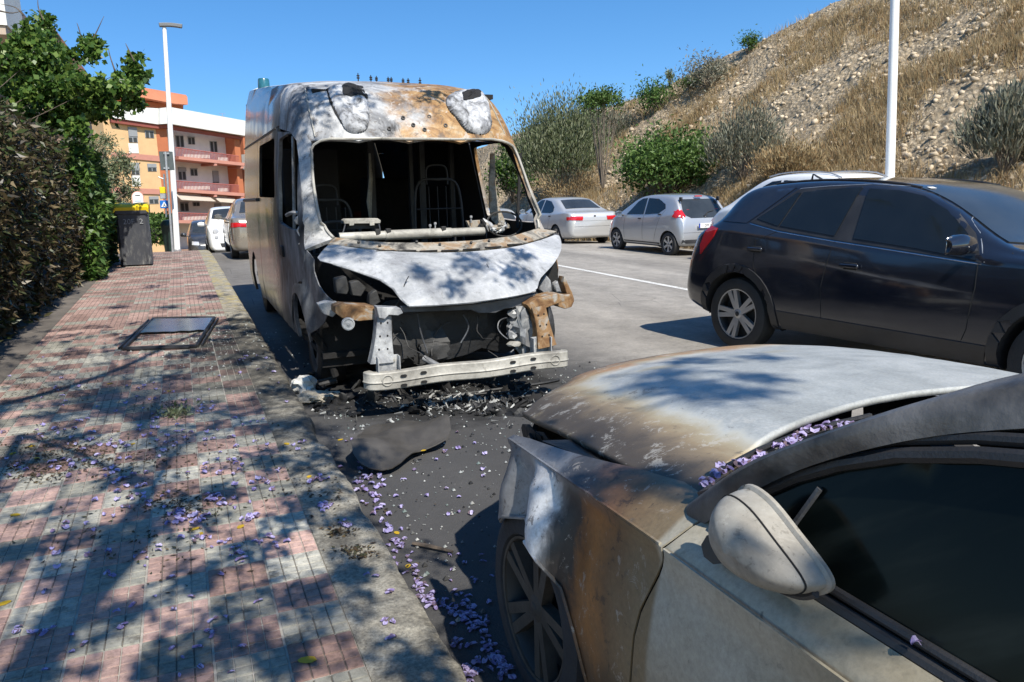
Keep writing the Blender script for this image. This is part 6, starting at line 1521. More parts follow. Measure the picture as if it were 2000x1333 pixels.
# ------------------------------------------------------------------ hillside
_ry = [-30, 0, 12, 25.35, 27.06, 28.7, 31.7, 34.07, 36.4, 40.3, 44.6, 55, 75, 110]
_rx = [30, 28, 27, 25.5, 25, 24, 23.5, 22.5, 21.5, 20.5, 19.5, 19, 18.5, 18]
_rz = [12, 11, 10.2, 8.84, 8.35, 7.54, 7.08, 6.28, 5.75, 5.29, 4.81, 3.9, 2.2, 0.5]
def hill_z(x, y, detail=True):
    xr = float(np.interp(y, _ry, _rx)); zr = float(np.interp(y, _ry, _rz)); x0 = 12.75
    b0 = gz(12.5, y)
    t = (x-x0)/(xr-x0)
    if t <= 0: return b0-.05
    z = zr*(t**1.05) if t < 1 else zr+(t-1)*.8-.35*max(0, t-1)**2*2
    n = 0
    if detail:
        a = min(1, t*3)
        n = a*(.42*mnoise.noise(Vector((x*.35, y*.35, 1)))+.22*mnoise.noise(Vector((x*.9, y*.9, 4)))+.30*(abs(mnoise.noise(Vector((x*1.6, y*1.3, 6))))-.2)+.16*(abs(mnoise.noise(Vector((x*3.6, y*3.1, 9))))-.2)+.09*mnoise.noise(Vector((x*7, y*7, 2))))
        n *= max(.25, min(1, abs(1-t)*5+.25))
    return b0*(1-min(1, t))+z+n
def hill_mat():
    b = NB('dry_stony_hillside'); p = b.pos()
    n1 = b.noise(.33, 6, .62); n2 = b.noise(2.4, 8, .72, None, .6); n3 = b.noise(9, 7, .75); v = b.voro(2.8); v2 = b.voro(7.5)
    soil = b.ramp(n2, [(.28, (.23, .17, .105)), (.5, (.41, .325, .215)), (.75, (.54, .45, .33))])
    rock = b.ramp(n3, [(.28, (.17, .13, .085)), (.42, (.40, .315, .205)), (.6, (.55, .45, .32)), (.8, (.63, .55, .43))])
    Xh = b.xyz(p); face = b.math('MULTIPLY', b.math('MULTIPLY', b.rng(Xh[1], 11, 18), b.rng(Xh[1], 31, 23)), b.rng(Xh[0], 14, 17))
    k = b.rng(b.math('ADD', b.math('ADD', n1, b.math('MULTIPLY', face, .14)), b.math('MULTIPLY', b.math('SUBTRACT', n2, .5), .5)), .42, .58)
    c = b.mix(k, soil, rock)
    c = b.mix(b.rng(v2, .34, .5, 0, .45), c, (.10, .075, .045))
    h = b.math('ADD', b.math('MULTIPLY', n3, .6), b.math('ADD', b.math('MULTIPLY', v, .7), b.math('MULTIPLY', v2, .5)))
    return b.done(b.bsdf(c, .95, 0, .15, b.bump(h, .9, .18)))
M['hill'] = hill_mat()
xs = list(np.arange(12.4, 30, .2))+[31, 33, 36, 40, 50, 70]; ys = list(np.arange(-8, 4, 1.0))+list(np.arange(4, 48, .24))+list(np.arange(48, 110, 3.0))
strip('hillside', xs, ys, hill_z, M['hill'])
HX, HY = np.array(xs), np.array(ys)
def hill_hit(u, v):
    d = ray(u, v)
    for k in range(20, 900):
        t = 10+k*.07; p = CAM+d*t
        if p.x > 12.5 and p.z < hill_z(p.x, p.y): return p
    return CAM+d*30
# loose limestone scree
def scatter_px(n, ok):
    out = []
    while len(out) < n:
        u = 1040+960*random.random(); v = 430*random.random(); p = hill_hit(u, v)
        if p.x > 45 or p.x < 12.9: continue
        if ok(p): out.append(p)
    return out
def rocky(p): return mnoise.noise(Vector((p.x*.33, p.y*.33, 0)))+.24*math.exp(-((p.y-20)/6.5)**2)*math.exp(-((p.x-19)/4.5)**2)
M['limestone'] = plain('limestone', (.47, .38, .265), .9, 0, .35, 3, .6, 30)
rock_src = [rock_mesh('r', 1, s, None, .6, 1, .75) for s in range(5)]
RV = [np.array([v.co for v in m_.vertices]) for m_ in rock_src]; RF = [np.array([p.vertices for p in m_.polygons]) for m_ in rock_src]
def rocks(name, pts, lo, hi, mat):
    V = []; F = []; n0 = 0
    for i, p in enumerate(pts):
        k = i % 5; s = lo+(hi-lo)*random.random()**2.5; Rm = np.array(Matrix.Rotation(random.random()*6, 3, 'Z') @ Matrix.Rotation(random.random()*6, 3, 'X'))
        V.append(RV[k]@Rm.T*s+np.array([p.x, p.y, hill_z(p.x, p.y)-s*.12])); F.append(RF[k]+n0); n0 += len(RV[k])
    return fast(name, np.concatenate(V), np.concatenate(F), mat, None, False)
tag(rocks('scree', scatter_px(2400, lambda p: rocky(p)+random.random()*.6 > .14), .018, .12, M['limestone']), kind='stuff')
P = []
for p in scatter_px(2300, lambda p: rocky(p) < .05+.25*random.random()):
    r_ = .10+.22*random.random()
    for k in range(26): P.append((p.x+random.gauss(0, r_), p.y+random.gauss(0, r_), 0))
P = np.array(P); P[:, 2] = [hill_z(x, y)-.03 for x, y, _ in P]
V, F = blades(P, .27, .022, .9); tag(fast('dry_grass', V, F, M['leafdry']), kind='stuff')
# verge of dry weeds at the foot of the slope
P = []
for k in range(900):
    y = 6+40*random.random()**1.2; x = 12.75+abs(random.gauss(0, .5)); r_ = .12
    for j in range(16): P.append((x+random.gauss(0, r_), y+random.gauss(0, r_), 0))
P = np.array(P); P[:, 2] = [hill_z(x, y)-.03 for x, y, _ in P]
V, F = blades(P, .55, .02, .7); tag(fast('verge_weeds', V, F, M['leafdry']), kind='stuff')

def bush(name, label, u, v, ru, rv, mat, n, ls, seed, depth=None, aspect=.4, nc=60, sp=.16, cat='shrub', group=None, up=.3, spiky=False):
    """bush whose crown fills about (ru, rv) picture pixels round (u, v), rooted on the slope"""
    p = hill_hit(u, v+rv*.75) if depth is None else CAM+ray(u, v)*depth
    d = (p-CAM).dot(_fw); c = CAM+ray(u, v)*d; rx, rz = ru*d/FPX, rv*d/FPX
    g = hill_z(c.x, c.y) if depth is None else gz(c.x, c.y)+.0
    base = Vector((c.x, c.y, min(g, c.z-rz*.6)))
    T = thing(name, label, cat, base, 0, group); cl = c-base
    Pts, Q = clumped(n, cl, (rx, rx*.8, rz), nc, sp*rx/1.2, .45, seed)
    if spiky:
        tip = (Pts-np.array([0, 0, -.3*rz])); tip = tip/np.linalg.norm(tip, axis=1)[:, None]+np.array([0, 0, .7]); V, F = leaf_cloud(Pts, ls, aspect, (0, 0, 0), .4, .1, tip)
    else: V, F = leaf_cloud(Pts, ls, aspect, (0, 0, up))
    fast('crown', V, F, M[mat], T)
    mb = MB(); stems(mb, (0, 0, -.1), Q[:24], .02*max(1, rx)); mb.build('stems', M['twig'], T, True, 0, False)
    return T
bush('olive_shrub', 'tall grey green shrub rising just right of the van roof', 1095, 305, 84, 98, 'leafolive', 24000, .17, 1, None, .24, 130, .26, 'shrub', None, .6, True)
bush('green_bush', 'bright green leafy bush behind the silver hatchback', 1312, 335, 100, 72, 'leafbush', 13000, .13, 2, None, .45, 100, .17)
bush('grey_shrub', 'silvery grey shrub to the right of the green bush', 1455, 300, 75, 78, 'leafgrey', 7000, .14, 3, None, .2, 80, .2, 'shrub', None, .5, True)
bush('grey_shrub', 'dark grey spiky shrub at the right edge above the SUV roof', 1965, 275, 70, 85, 'leafgrey', 9000, .16, 4, None, .18, 90, .2, 'shrub', None, .5, True)
bush('rusty_shrub', 'rust brown dried shrub between grey shrub and white pole', 1545, 330, 70, 42, 'leafdry', 6000, .12, 5, None, .2, 60, .2, 'shrub', None, .5, True)
bush('dark_shrub', 'dark round shrub on the ridge at mid slope', 1385, 150, 44, 30, 'leafgrey', 2000, .15, 6, None, .3, 26, .34)
bush('dark_shrub', 'dark bush where the ridge dips above the olive shrub', 1292, 192, 44, 26, 'leafgreen', 1900, .15, 7, None, .35, 24, .34)
bush('ridge_shrub', 'small dark green shrub highest on the ridge line', 1463, 88, 20, 24, 'leafgreen', 800, .12, 8, None, .35, 14, .34)
bush('ridge_shrub', 'low bright green growth along the ridge left of the dark bush', 1178, 200, 48, 14, 'leafbush', 1800, .14, 9, None, .4, 30, .2)
bush('ridge_sapling', 'thin pale sapling standing up from the ridge', 1308, 155, 10, 24, 'leafolive', 420, .12, 10, None, .35, 12, .3)
bush('ridge_shrub', 'yellow green shrub beside the thin sapling on the ridge', 1350, 163, 22, 18, 'leafbush', 900, .12, 11, None, .4, 20, .2)
bush('dry_shrub', 'straw coloured shrub at the slope foot left of the saloon', 1120, 372, 60, 30, 'leafdry', 4000, .12, 12, None, .2, 50, .2, 'shrub', None, .5, True)
bush('olive_shrub', 'muted green shrub between olive shrub and green bush', 1180, 255, 60, 40, 'leafgrey', 4200, .14, 13, None, .25, 60, .2, 'shrub', None, .5, True)
bush('green_bush', 'dark green bush seen through the far door window of the van', 1000, 350, 40, 70, 'leafgreen', 5000, .16, 14, None, .5, 60, .2)

# ------------------------------------------------------------------ hedges on the kerb side
def hedge(name, label, y0, y1, xf, depth, h, mat, n, ls, aspect, seed, taper=0.0):
    T = thing(name, label, 'hedge', (xf-depth/2, (y0+y1)/2, .0)); off = np.array(T.location)
    g = np.random.default_rng(seed); pts = []
    def hh(y): return h-taper*max(0, (y-(y1-2.0))/2.0)+.16*mnoise.noise(Vector((seed, y*.7, 0)))+.08*mnoise.noise(Vector((seed, y*2.3, 3)))
    k = int(n*.62); ys_ = y0+(y1-y0)*g.random(k); zs = g.random(k)
    for y, z in zip(ys_, zs):
        H = hh(y); zz_ = .1+(H-.1)*z; b_ = .22*mnoise.noise(Vector((y*1.1, zz_*1.4, seed)))+.10*mnoise.noise(Vector((y*3.3, zz_*3.3, seed+2)))
        ov = .12*math.sin(z*2.6)
        pts.append((xf+b_+ov-.30*g.random()**1.5, y, zz_))
    for k2 in range(int(n*.24)):
        y = y0+(y1-y0)*g.random(); pts.append((xf-depth*g.random(), y, hh(y)-.22*g.random()**1.5+.05))
    for k2 in range(int(n*.14)):
        e = y1 if g.random() < .75 else y0; pts.append((xf-depth*g.random(), e+.22*g.normal()*.6, .1+(hh(e)-.1)*g.random()))
    V, F = leaf_cloud(np.array(pts)-off, ls, aspect, (.6, 0, -.35)); fast('foliage', V, F, M[mat], T)
    V = []; F = []; ny = 14     # added solid dark core, keeps the hedge from being see-through
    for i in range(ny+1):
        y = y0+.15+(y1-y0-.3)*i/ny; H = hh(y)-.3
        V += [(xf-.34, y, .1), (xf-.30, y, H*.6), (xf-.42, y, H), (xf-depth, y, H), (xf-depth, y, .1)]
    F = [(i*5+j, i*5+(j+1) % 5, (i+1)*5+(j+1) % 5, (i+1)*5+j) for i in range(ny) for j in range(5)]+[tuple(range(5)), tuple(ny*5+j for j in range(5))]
    mk('dark_core', [Vector(v)-Vector(off) for v in V], F, M['hedgecore'], T, True, 0, True)
    mb = MB()
    if h < 1: return T
    for k2 in range(26):
        y = y0+(y1-y0)*random.random(); x = xf-.2*random.random(); z = .2+1.6*random.random()
        mb.tube([Vector((x-.25, y, z))-Vector(off), Vector((x+.02, y+random.gauss(0, .15), z+random.gauss(.1, .12)))-Vector(off), Vector((x+.18*random.random(), y+random.gauss(0, .3), z+random.gauss(.15, .2)))-Vector(off)], [.008, .005, .002], 4)
    mb.build('twigs', M['bark'], T, True, 0, False); return T
M['hedgecore'] = plain('hedge_core_dark', (.014, .014, .008), .95, 0, .5, 10, .6, 20)
hedge('scorched_hedge', 'brown scorched hedge at the left edge of the pavement', 5.2, 14.9, -1.72, 1.6, 2.52, 'leafbrown', 30000, .105, .32, 1, .25)
hedge('green_hedge', 'green leafy hedge between the scorched hedge and the bin', 14.9, 19.2, -1.45, 1.7, 2.35, 'leafgreen', 15000, .12, .42, 2, .6)
hedge('low_hedge', 'low clipped green hedge to the right of the wheeled bin', 25.6, 30.0, -.35, .9, .80, 'leafbush', 4200, .14, .45, 3)

# ------------------------------------------------------------------ trees on the kerb side
def px_tree(name, label, blobs, base, mat, n, ls, aspect, d0, d1, seed, twigs=(), rl=.016, sub=10):
    T = thing(name, label, 'tree', base); B = Vector(base); g = np.random.default_rng(seed); pts = []; ctr = []
    tot = sum(r*r for _, _, r in blobs)
    for (u, v, r) in blobs:
        d = d0+(d1-d0)*g.random(); c = CAM+ray(u, v)*d; rad = r*d/FPX; ctr.append(c)
        m = int(n*r*r/tot); Q, _ = clumped(m, np.array(c), (rad, rad*1.2, rad*.85), sub, rad*.20, .35, int(seed*100+u), False); pts.append(Q)
    P_ = np.concatenate(pts)-np.array(B); V, F = leaf_cloud(P_, ls, aspect, (0, -.2, -.35)); fast('crown', V, F, M[mat], T)
    mb = MB(); top = sum(ctr, Vector())/len(ctr); fork = Vector((B.x, B.y, B.z+(top.z-B.z)*.55))
    mb.tube([Vector(), (fork-B)*.5+Vector((.05, .05, 0)), fork-B], [.13, .10, .08], 9); mb.build('trunk', M['bark'], T)
    mb = MB()
    for c in ctr:
        m_ = fork.lerp(c, .5)+Vector((random.gauss(0, .1), random.gauss(0, .1), -.1)); mb.tube([tuple(q) for q in spline([fork-B, m_-B, c-B], 4)], [rl*(1-.09*k) for k in range(9)], 6)
    for tw in twigs:
        q = [CAM+ray(u, v)*((d0+d1)/2)-B for u, v in tw]; mb.tube([tuple(w) for w in spline(q, 4)], [.016*(1-.8*k/(4*(len(q)-1))) for k in range(4*(len(q)-1)+1)], 5)
    mb.build('branches', M['bark'], T, True, 0, False); return T
px_tree('leafy_tree', 'dark green broad leaved tree above the scorched hedge', [(20, 105, 34), (62, 70, 30), (82, 45, 22), (40, 150, 50), (70, 110, 36), (110, 130, 40), (30, 205, 55), (85, 185, 52), (135, 170, 40), (170, 180, 42), (165, 110, 22), (180, 85, 17), (215, 185, 36), (250, 160, 28), (268, 128, 24), (285, 150, 14), (120, 225, 50), (175, 225, 34), (255, 195, 20), (60, 245, 46), (150, 255, 22), (272, 205, 10), (10, 250, 40), (128, 150, 30), (110, 95, 16)],
        (-4.2, 14.5, -.1), 'leaftree', 19000, .10, .75, 12.6, 15.0, 3, [[(45, 30), (30, 15), (0, 8)], [(180, 80), (190, 60), (203, 32)], [(165, 100), (155, 60), (150, 45)], [(262, 120), (250, 95), (245, 85)], [(225, 140), (215, 110), (212, 95)], [(85, 40), (75, 15), (74, -5)], [(0, 22), (25, 26), (48, 20)]])
px_tree('olive_tree', 'grey green olive tree behind the green hedge', [(165, 300, 32), (205, 290, 28), (150, 340, 34), (235, 330, 34), (200, 345, 40), (255, 370, 22), (225, 395, 34), (180, 400, 40), (245, 420, 24), (210, 440, 30)],
        (-2.6, 22.5, -.2), 'leafolive', 11000, .13, .22, 20.5, 23.0, 5, (), .05, 14)

# ------------------------------------------------------------------ buildings
def fmat(name, col, rough=.85, var=.08): M[name] = plain(name, col, rough, 0, var, 1.2, .1, 30)
for nm, c in (('render_ochre', (.56, .37, .19)), ('render_salmon', (.44, .20, .15)), ('shade_maroon', (.22, .06, .045)), ('render_white', (.60, .60, .57)), ('brick_orange', (.40, .13, .055)), ('roof_terracotta', (.52, .20, .11)), ('shutter_grey', (.24, .25, .26)), ('window_dark', (.035, .04, .042)), ('awning_cloth', (.42, .36, .29)), ('rail_red', (.33, .10, .085)), ('wall_brown', (.26, .17, .13)), ('slab_under', (.40, .32, .25))): fmat(nm, c)
FA = math.atan2(6.2, 11.3); F0 = Vector((-5.3, 76.8, -4.6))
APT = thing('apartment_building', 'ochre and salmon apartment block with white parapet and red balconies', 'building', F0, FA)
fe = Vector((math.cos(FA), math.sin(FA), 0)); fn = Vector((math.sin(FA), -math.cos(FA), 0))   # along the front, out of it
def fac(u, v, out=0.0):
    d = ray(u, v); o = F0+fn*out; t = (o-CAM).dot(fn)/d.dot(fn); p = CAM+d*t-F0; return p.dot(fe), p.z
def fbox(name, px, d0, d1, mat, par=APT, ref=0.0):
    """box on the front from two picture corners; d0..d1 outwards"""
    (a0, z0), (a1, z1) = fac(*px[0], ref), fac(*px[1], ref); mb = MB()
    mb.box(((a0+a1)/2, -(d0+d1)/2, (z0+z1)/2), (abs(a1-a0)/2, abs(d1-d0)/2, abs(z1-z0)/2)); return mb.build(name, M[mat], par, False)
def fpoly(name, px, d0, d1, mat, par=APT, ref=0.0):
    P_ = [fac(u, v, ref) for u, v in px]; mb = MB(); n = len(P_)
    mb.add([(a, -d1, z) for a, z in P_]+[(a, -d0, z) for a, z in P_], [tuple(range(n)), tuple(range(n, 2*n))[::-1]]+[(i, (i+1) % n, n+(i+1) % n, n+i) for i in range(n)]); return mb.build(name, M[mat], par, False)
def az(a0, a1, z0, z1, d0, d1, name, mat, par=APT):
    mb = MB(); mb.box(((a0+a1)/2, -(d0+d1)/2, (z0+z1)/2), (abs(a1-a0)/2, abs(d1-d0)/2, abs(z1-z0)/2)); return mb.build(name, M[mat], par, False)
aM = fac(309, 300)[0]; aE = fac(470, 300)[0]; zt = fac(303, 228)[1]
az(-.0, aM, 0, zt, -8, 0, 'wall', 'render_ochre')
az(aM+.005, aE, 0, zt, -8, -1.6, 'wall', 'render_white')
az(aM-.002, fac(330, 300)[0], .02, zt-.02, -1.8, .02, 'brick_pier', 'brick_orange')
az(aE-.6, aE-.002, .02, zt-.02, -1.8, .01, 'end_wall', 'brick_orange')
fpoly('parapet', [(211, 207), (303, 213), (303, 244), (213, 231)], -.3, .55, 'render_white')
fpoly('parapet', [(303.3, 213), (322, 211), (472, 238), (472, 267), (320, 243), (303.3, 244)], -.4, .9, 'render_white')
fpoly('eaves_shade_band', [(214, 231.5), (303, 244.5), (320, 244), (470, 268), (470, 273), (320, 251), (303, 252), (214, 240)], -.3, .40, 'shade_maroon')  # shading under the parapet put into the colour of this band
for (v0, v1, v2, v3) in ((297, 307, 307, 299), (366, 377, 378, 368), (428, 440, 441, 431)):
    fpoly('string_course', [(216, v0), (311, v0+8 if v0 < 300 else v0+4), (311, v1+9 if v0 < 300 else v1+3), (216, v1)], -.1, .12, 'render_salmon')
def win(px, shutter=.0, mat='window_dark', d=.05, back=0.0):
    w = fbox('window', px, back-.1, back+d, 'shutter_grey', APT, back); (u0, v0), (u1, v1) = px; k = .08*(u1-u0)
    fbox('pane', ((u0+k, v0+(v1-v0)*(shutter+.06)), ((u0+u1)/2-k*.4, v1-k*.5)), back+d, back+d+.02, mat, w, back); fbox('pane', (((u0+u1)/2+k*.4, v0+(v1-v0)*(shutter+.06)), (u1-k, v1-k*.5)), back+d, back+d+.02, mat, w, back)
    if shutter: fbox('roller_shutter', ((u0+k*.5, v0+k*.3), (u1-k*.5, v0+(v1-v0)*shutter)), back+d, back+d+.04, 'shutter_grey', w, back)
win(((249, 248), (269, 279)), .62); fbox('apron', ((250, 280), (271, 300)), -.05, .05, 'render_white')
win(((282, 255), (301, 270)), .12); win(((287, 320), (306, 335)), .5); win(((255, 318), (273, 342)), .6); fbox('apron', ((256, 343), (275, 364)), -.05, .05, 'render_white'); win(((290, 384), (310, 398)), .4)
for (a, b_, c, d, sh) in ((342, 265, 360, 288, 0), (366, 267, 381, 283, .1), (409, 276, 425, 298, .0), (347, 327, 364, 352, .3), (371, 329, 386, 344, .1), (414, 334, 428, 358, .85), (351, 395, 369, 413, .1), (376, 395, 390, 403, .1), (418, 398, 433, 425, .5)):
    win(((a, b_), (c, d)), sh, 'window_dark', .05, -1.6)
# balconies: slab, white troughs, railing of red bars
for (ya, yb, ra, rb) in ((306, 319, 288.5, 305.5), (369, 378, 354, 362.5), (430, 433, 416, 420)):
    sl = fpoly('balcony_slab', [(340, ya), (468, yb), (468, yb+6), (340, ya+6)], -1.6, .85, 'render_salmon')
    a0, z0 = fac(343, ra, .8); a1, z1 = fac(466, rb, .8); zb0 = fac(343, ya, .8)[1]; zb1 = fac(466, yb, .8)[1]
    mb = MB(); n = 46
    for k in range(n+1):
        t = k/n; a = a0+(a1-a0)*t; mb.box((a, -.80, ((zb0+(zb1-zb0)*t)+(z0+(z1-z0)*t))/2), (.022, .02, abs((z0+(z1-z0)*t)-(zb0+(zb1-zb0)*t))/2))
    mb.tube([(a0, -.8, z0), (a1, -.8, z1)], .045, 5); mb.build('railing', M['rail_red'], sl, False)
    for (t0, t1) in ((.12, .52), (.66, .82)):
        mb = MB(); zc_ = zb0+(zb1-zb0)*(t0+t1)/2+.22; mb.box((a0+(a1-a0)*(t0+t1)/2, -.62, zc_), ((a1-a0)*(t1-t0)/2, .12, .16)); mb.build('planter', M['render_white'], sl, False)
    for u in (414, 466):
        fpoly('slab_bracket', [(u-3.5, ya+(yb-ya)*(u-340)/128+6), (u+1, ya+(yb-ya)*(u-340)/128+6), (u+1, ya+(yb-ya)*(u-340)/128+11), (u-4.5, ya+(yb-ya)*(u-340)/128+11)], -1.6, .8, 'render_salmon')
for px in ([(347, 379), (413, 384), (416, 394), (349, 391)], [(422, 384.5), (461, 387), (463, 398), (424, 395)]):
    P_ = [fac(u, v, .8) for u, v in px]; mb = MB()
    V = [(P_[0][0], -.3, P_[0][1]), (P_[1][0], -.3, P_[1][1]), (P_[2][0], -1.3, P_[2][1]), (P_[3][0], -1.3, P_[3][1])]; mb.add(V, [(0, 1, 2, 3)])
    o = mb.build('awning', M['awning_cloth'], APT, False); solid(o, .04, 0)
# penthouse with terracotta roof
fpoly('penthouse_wall', [(268, 180), (357, 196), (357, 216), (268, 212)], -6, -2.2, 'wall_brown', APT, -2)
fpoly('penthouse_roof', [(262, 168), (276, 171), (362, 186), (365, 190), (366, 205), (340, 203), (262, 188)], -6.5, -.9, 'roof_terracotta', APT, -1)
fpoly('terrace_band', [(286, 199), (357, 206), (357, 214), (286, 210)], -2.1, -1.9, 'brick_orange', APT, -2)
mb = MB(); a, z = fac(445, 221); mb.tube([(a, 1, z-1.0), (a, 1, z)], .03, 5); mb.tube([(a-.35, 1, z), (a+.35, 1, z)], .02, 5); mb.tube([(a-.25, 1, z-.25), (a+.25, 1, z-.25)], .02, 5); mb.build('roof_aerial', M['galv'], APT)
mb = MB(); mb.box((aE/2, 4, .5), (aE/2-.1, 3.9, .4)); mb.build('plinth', M['wall_brown'], APT, False)
# next block to the right, cut by the van
NB_ = thing('neighbouring_block', 'orange brick block just visible between apartment building and van', 'building', F0+fe*13.6+Vector((0, 3, 0)), FA)
for (nm, mt, c, h) in (('wall', 'brick_orange', (4.2, 4.0, 6.2), (4.0, 4, 6.2)), ('balcony_front', 'render_white', (1.2, -.7, 9.3), (1.4, .6, .75)), ('balcony_front', 'render_salmon', (1.2, -.7, 5.9), (1.4, .6, .6)), ('roof_slab', 'roof_terracotta', (4.2, 3.9, 12.7), (4.5, 4.4, .3)), ('window', 'window_dark', (1.6, -.05, 7.6), (.8, .1, .8)), ('window', 'window_dark', (1.6, -.05, 11.2), (.8, .1, .8))):
    mb = MB(); mb.box(c, h); mb.build(nm, M[mt], NB_, False)
# near block at the upper left, mostly behind the tree
LB = thing('balcony_block', 'building with broad white balcony at the top left corner', 'building', (-4.1, 24.5, -.6))
lb = Vector((-4.1, 24.5, -.6))
def lbox(nm, mt, x0, x1, y0, y1, z0, z1):
    mb = MB(); mb.box(((x0+x1)/2-lb.x, (y0+y1)/2-lb.y, (z0+z1)/2-lb.z), ((x1-x0)/2, (y1-y0)/2, (z1-z0)/2)); return mb.build(nm, M[mt], LB, False)
lbox('wall', 'wall_brown', -12, -4.6, 23.5, 36, -.6, 8.2); lbox('balcony_front', 'render_white', -9, -3.25, 21.9, 24.3, 5.45, 6.55); lbox('balcony_slab', 'slab_under', -9, -3.3, 21.95, 24.3, 5.25, 5.44)
lbox('roof', 'roof_terracotta', -12, -4.2, 22.4, 27.4, 7.1, 7.7); lbox('window', 'window_dark', -8.5, -7.2, 23.42, 23.6, 2.6, 4.4); lbox('window', 'window_dark', -6.4, -5.4, 23.42, 23.6, 2.6, 4.4)
RB = thing('terracotta_block', 'pinkish brown block rising behind the leafy tree', 'building', (-5.2, 40, -2)); 
for (nm, mt, c, h) in (('wall', 'wall_brown', (-3.2, 8, 5.0), (3.9, 8, 5.0)), ('roof', 'roof_terracotta', (-3.2, 8, 10.3), (4.2, 8.3, .35)), ('parapet', 'render_white', (-3.2, -.1, 9.3), (3.95, .12, .45)), ('window', 'window_dark', (-1.5, -.02, 6.2), (.6, .06, .8)), ('window', 'window_dark', (-4.0, -.02, 6.2), (.6, .06, .8))):
    mb = MB(); mb.box(c, h); mb.build(nm, M[mt], RB, False)

# ------------------------------------------------------------------ posts, signs, bin
p0, p1 = at(346, 487, y=24.0), at(321, 54, y=24.0)
LP = thing('street_lamp', 'tall white street lamp with flat grey head beyond the bin', 'street lamp', (p0.x, 24, gz(0, 24)+KH))
mb = MB(); o0 = Vector(LP.location); mb.tube([Vector((0, 0, 0)), (p1-o0)*.5, p1-o0], [.085, .072, .052], 14); mb.build('pole', M['whitepaint'], LP)
h = p1-o0; mb = MB(); V, F = grid_surf([[h+Vector((x, -.12+.02*abs(k), .05+.02*(1-abs(k)))) for k, x in zip((-1, 0, 1), (-.12, .16, .44))], [h+Vector((x, 0, .075+.02*(1-abs(k)))) for k, x in zip((-1, 0, 1), (-.13, .16, .46))], [h+Vector((x, .12, .05+.02*(1-abs(k)))) for k, x in zip((-1, 0, 1), (-.12, .16, .44))]], 4, 4)
mb.add(V, F); o = mb.build('lamp_head', M['shutter_grey'], LP); solid(o, .07, 0)
mb = MB(); mb.lathe([(.11, 0), (.11, .05), (.09, .06)], 14); mb.build('base_plate', M['galv'], LP)
p0, p1 = at(1738, 345, x=12.4), at(1748, 0, x=12.4); dd = (p1-p0)/(p1.z-p0.z); b0 = p0-dd*(p0.z-gz(12.4, 10.8))
RP = thing('white_pole', 'thick white metal pole standing at the foot of the slope', 'pole', b0)
mb = MB(); mb.tube([Vector(), dd*4, dd*8.5], [.088, .080, .064], 16); mb.build('pole', M['whitepaint'], RP); mb = MB(); mb.lathe([(.14, 0), (.14, .03), (.10, .05)], 16); mb.build('base_plate', M['galv'], RP)
mb = MB(); mb.box(dd*8.5+Vector((-.35, 0, .06)), (.45, .12, .05), 0, .03); mb.build('lamp_head', M['shutter_grey'], RP)
M['signblue'] = plain('sign_blue', (.01, .14, .48), .4); M['signgrey'] = plain('sign_back_grey', (.085, .10, .10), .5, .3); M['yellowplastic'] = plain('yellow_plastic', (.72, .50, .01), .45, 0, .1); M['paleblue'] = plain('pale_blue_print', (.25, .4, .6), .5); M['pinkrim'] = plain('pink_rim', (.62, .33, .26), .5); M['signwhite'] = plain('sign_white', (.78, .78, .76), .5)
# rectangular sign seen from behind
ys_ = 23.0; q = lambda u, v, y=ys_: at(u, v, y=y)
S1 = thing('sign_post', 'galvanised post carrying a dark sign seen from behind', 'sign', (q(337, 487).x, ys_, gz(0, ys_)+KH)); so = Vector(S1.location)
mb = MB(); mb.tube([Vector(), q(323, 297)-so], .032, 10); mb.build('post', M['galv'], S1)
c = (q(312, 296)+q(339, 333))/2-so; mb = MB(); mb.box(c+Vector((0, .05, 0)), (abs(q(339, 320).x-q(312, 320).x)/2, .012, abs(q(325, 296).z-q(325, 333).z)/2), 0, .004); pnl = mb.build('sign_panel', M['signgrey'], S1)
for v in (300, 329):
    mb = MB(); mb.box(q(325, v)-so+Vector((0, .02, 0)), (.07, .03, .02)); mb.build('clamp', M['galv'], S1, False)
# pedestrian crossing sign
yc = 27.0
S2 = thing('crossing_sign', 'blue square pedestrian crossing sign on a thin post', 'sign', (q(328, 487, yc).x, yc, gz(0, yc)+KH)); so = Vector(S2.location)
mb = MB(); mb.tube([Vector((0, 0, -.1)), q(320, 340, yc)-so], .028, 8); mb.build('post', M['galv'], S2)
A_, B_ = q(311.5, 390, yc)-so, q(330, 409, yc)-so; cc = (A_+B_)/2; s_ = abs(B_.x-A_.x)/2
mb = MB(); mb.box(cc+Vector((0, -.05, 0)), (s_, .01, s_), 0, .006); pn = mb.build('sign_panel', M['signblue'], S2)
mb = MB(); mb.prism([(-s_*.78, -s_*.62), (s_*.78, -s_*.62), (0, s_*.70)], .004, Matrix.Translation(cc+Vector((0, -.061, 0))) @ Matrix.Rotation(R(90), 4, 'X')); mb.build('white_triangle', M['signwhite'], pn, False)
mb = MB(); Mx = Matrix.Translation(cc+Vector((0, -.066, 0))) @ Matrix.Rotation(R(90), 4, 'X')
mb.prism([(s_*.10*math.cos(t), s_*.22+s_*.10*math.sin(t)) for t in np.linspace(0, 6.283, 11)[:-1]], .003, Mx)
mb.prism([(-.10*s_, .1*s_), (.10*s_, .1*s_), (.14*s_, -.2*s_), (.30*s_, -.55*s_), (.18*s_, -.55*s_), (0, -.28*s_), (-.2*s_, -.55*s_), (-.32*s_, -.55*s_), (-.14*s_, -.2*s_)], .003, Mx); mb.build('walking_figure', M['ink'], pn, False)
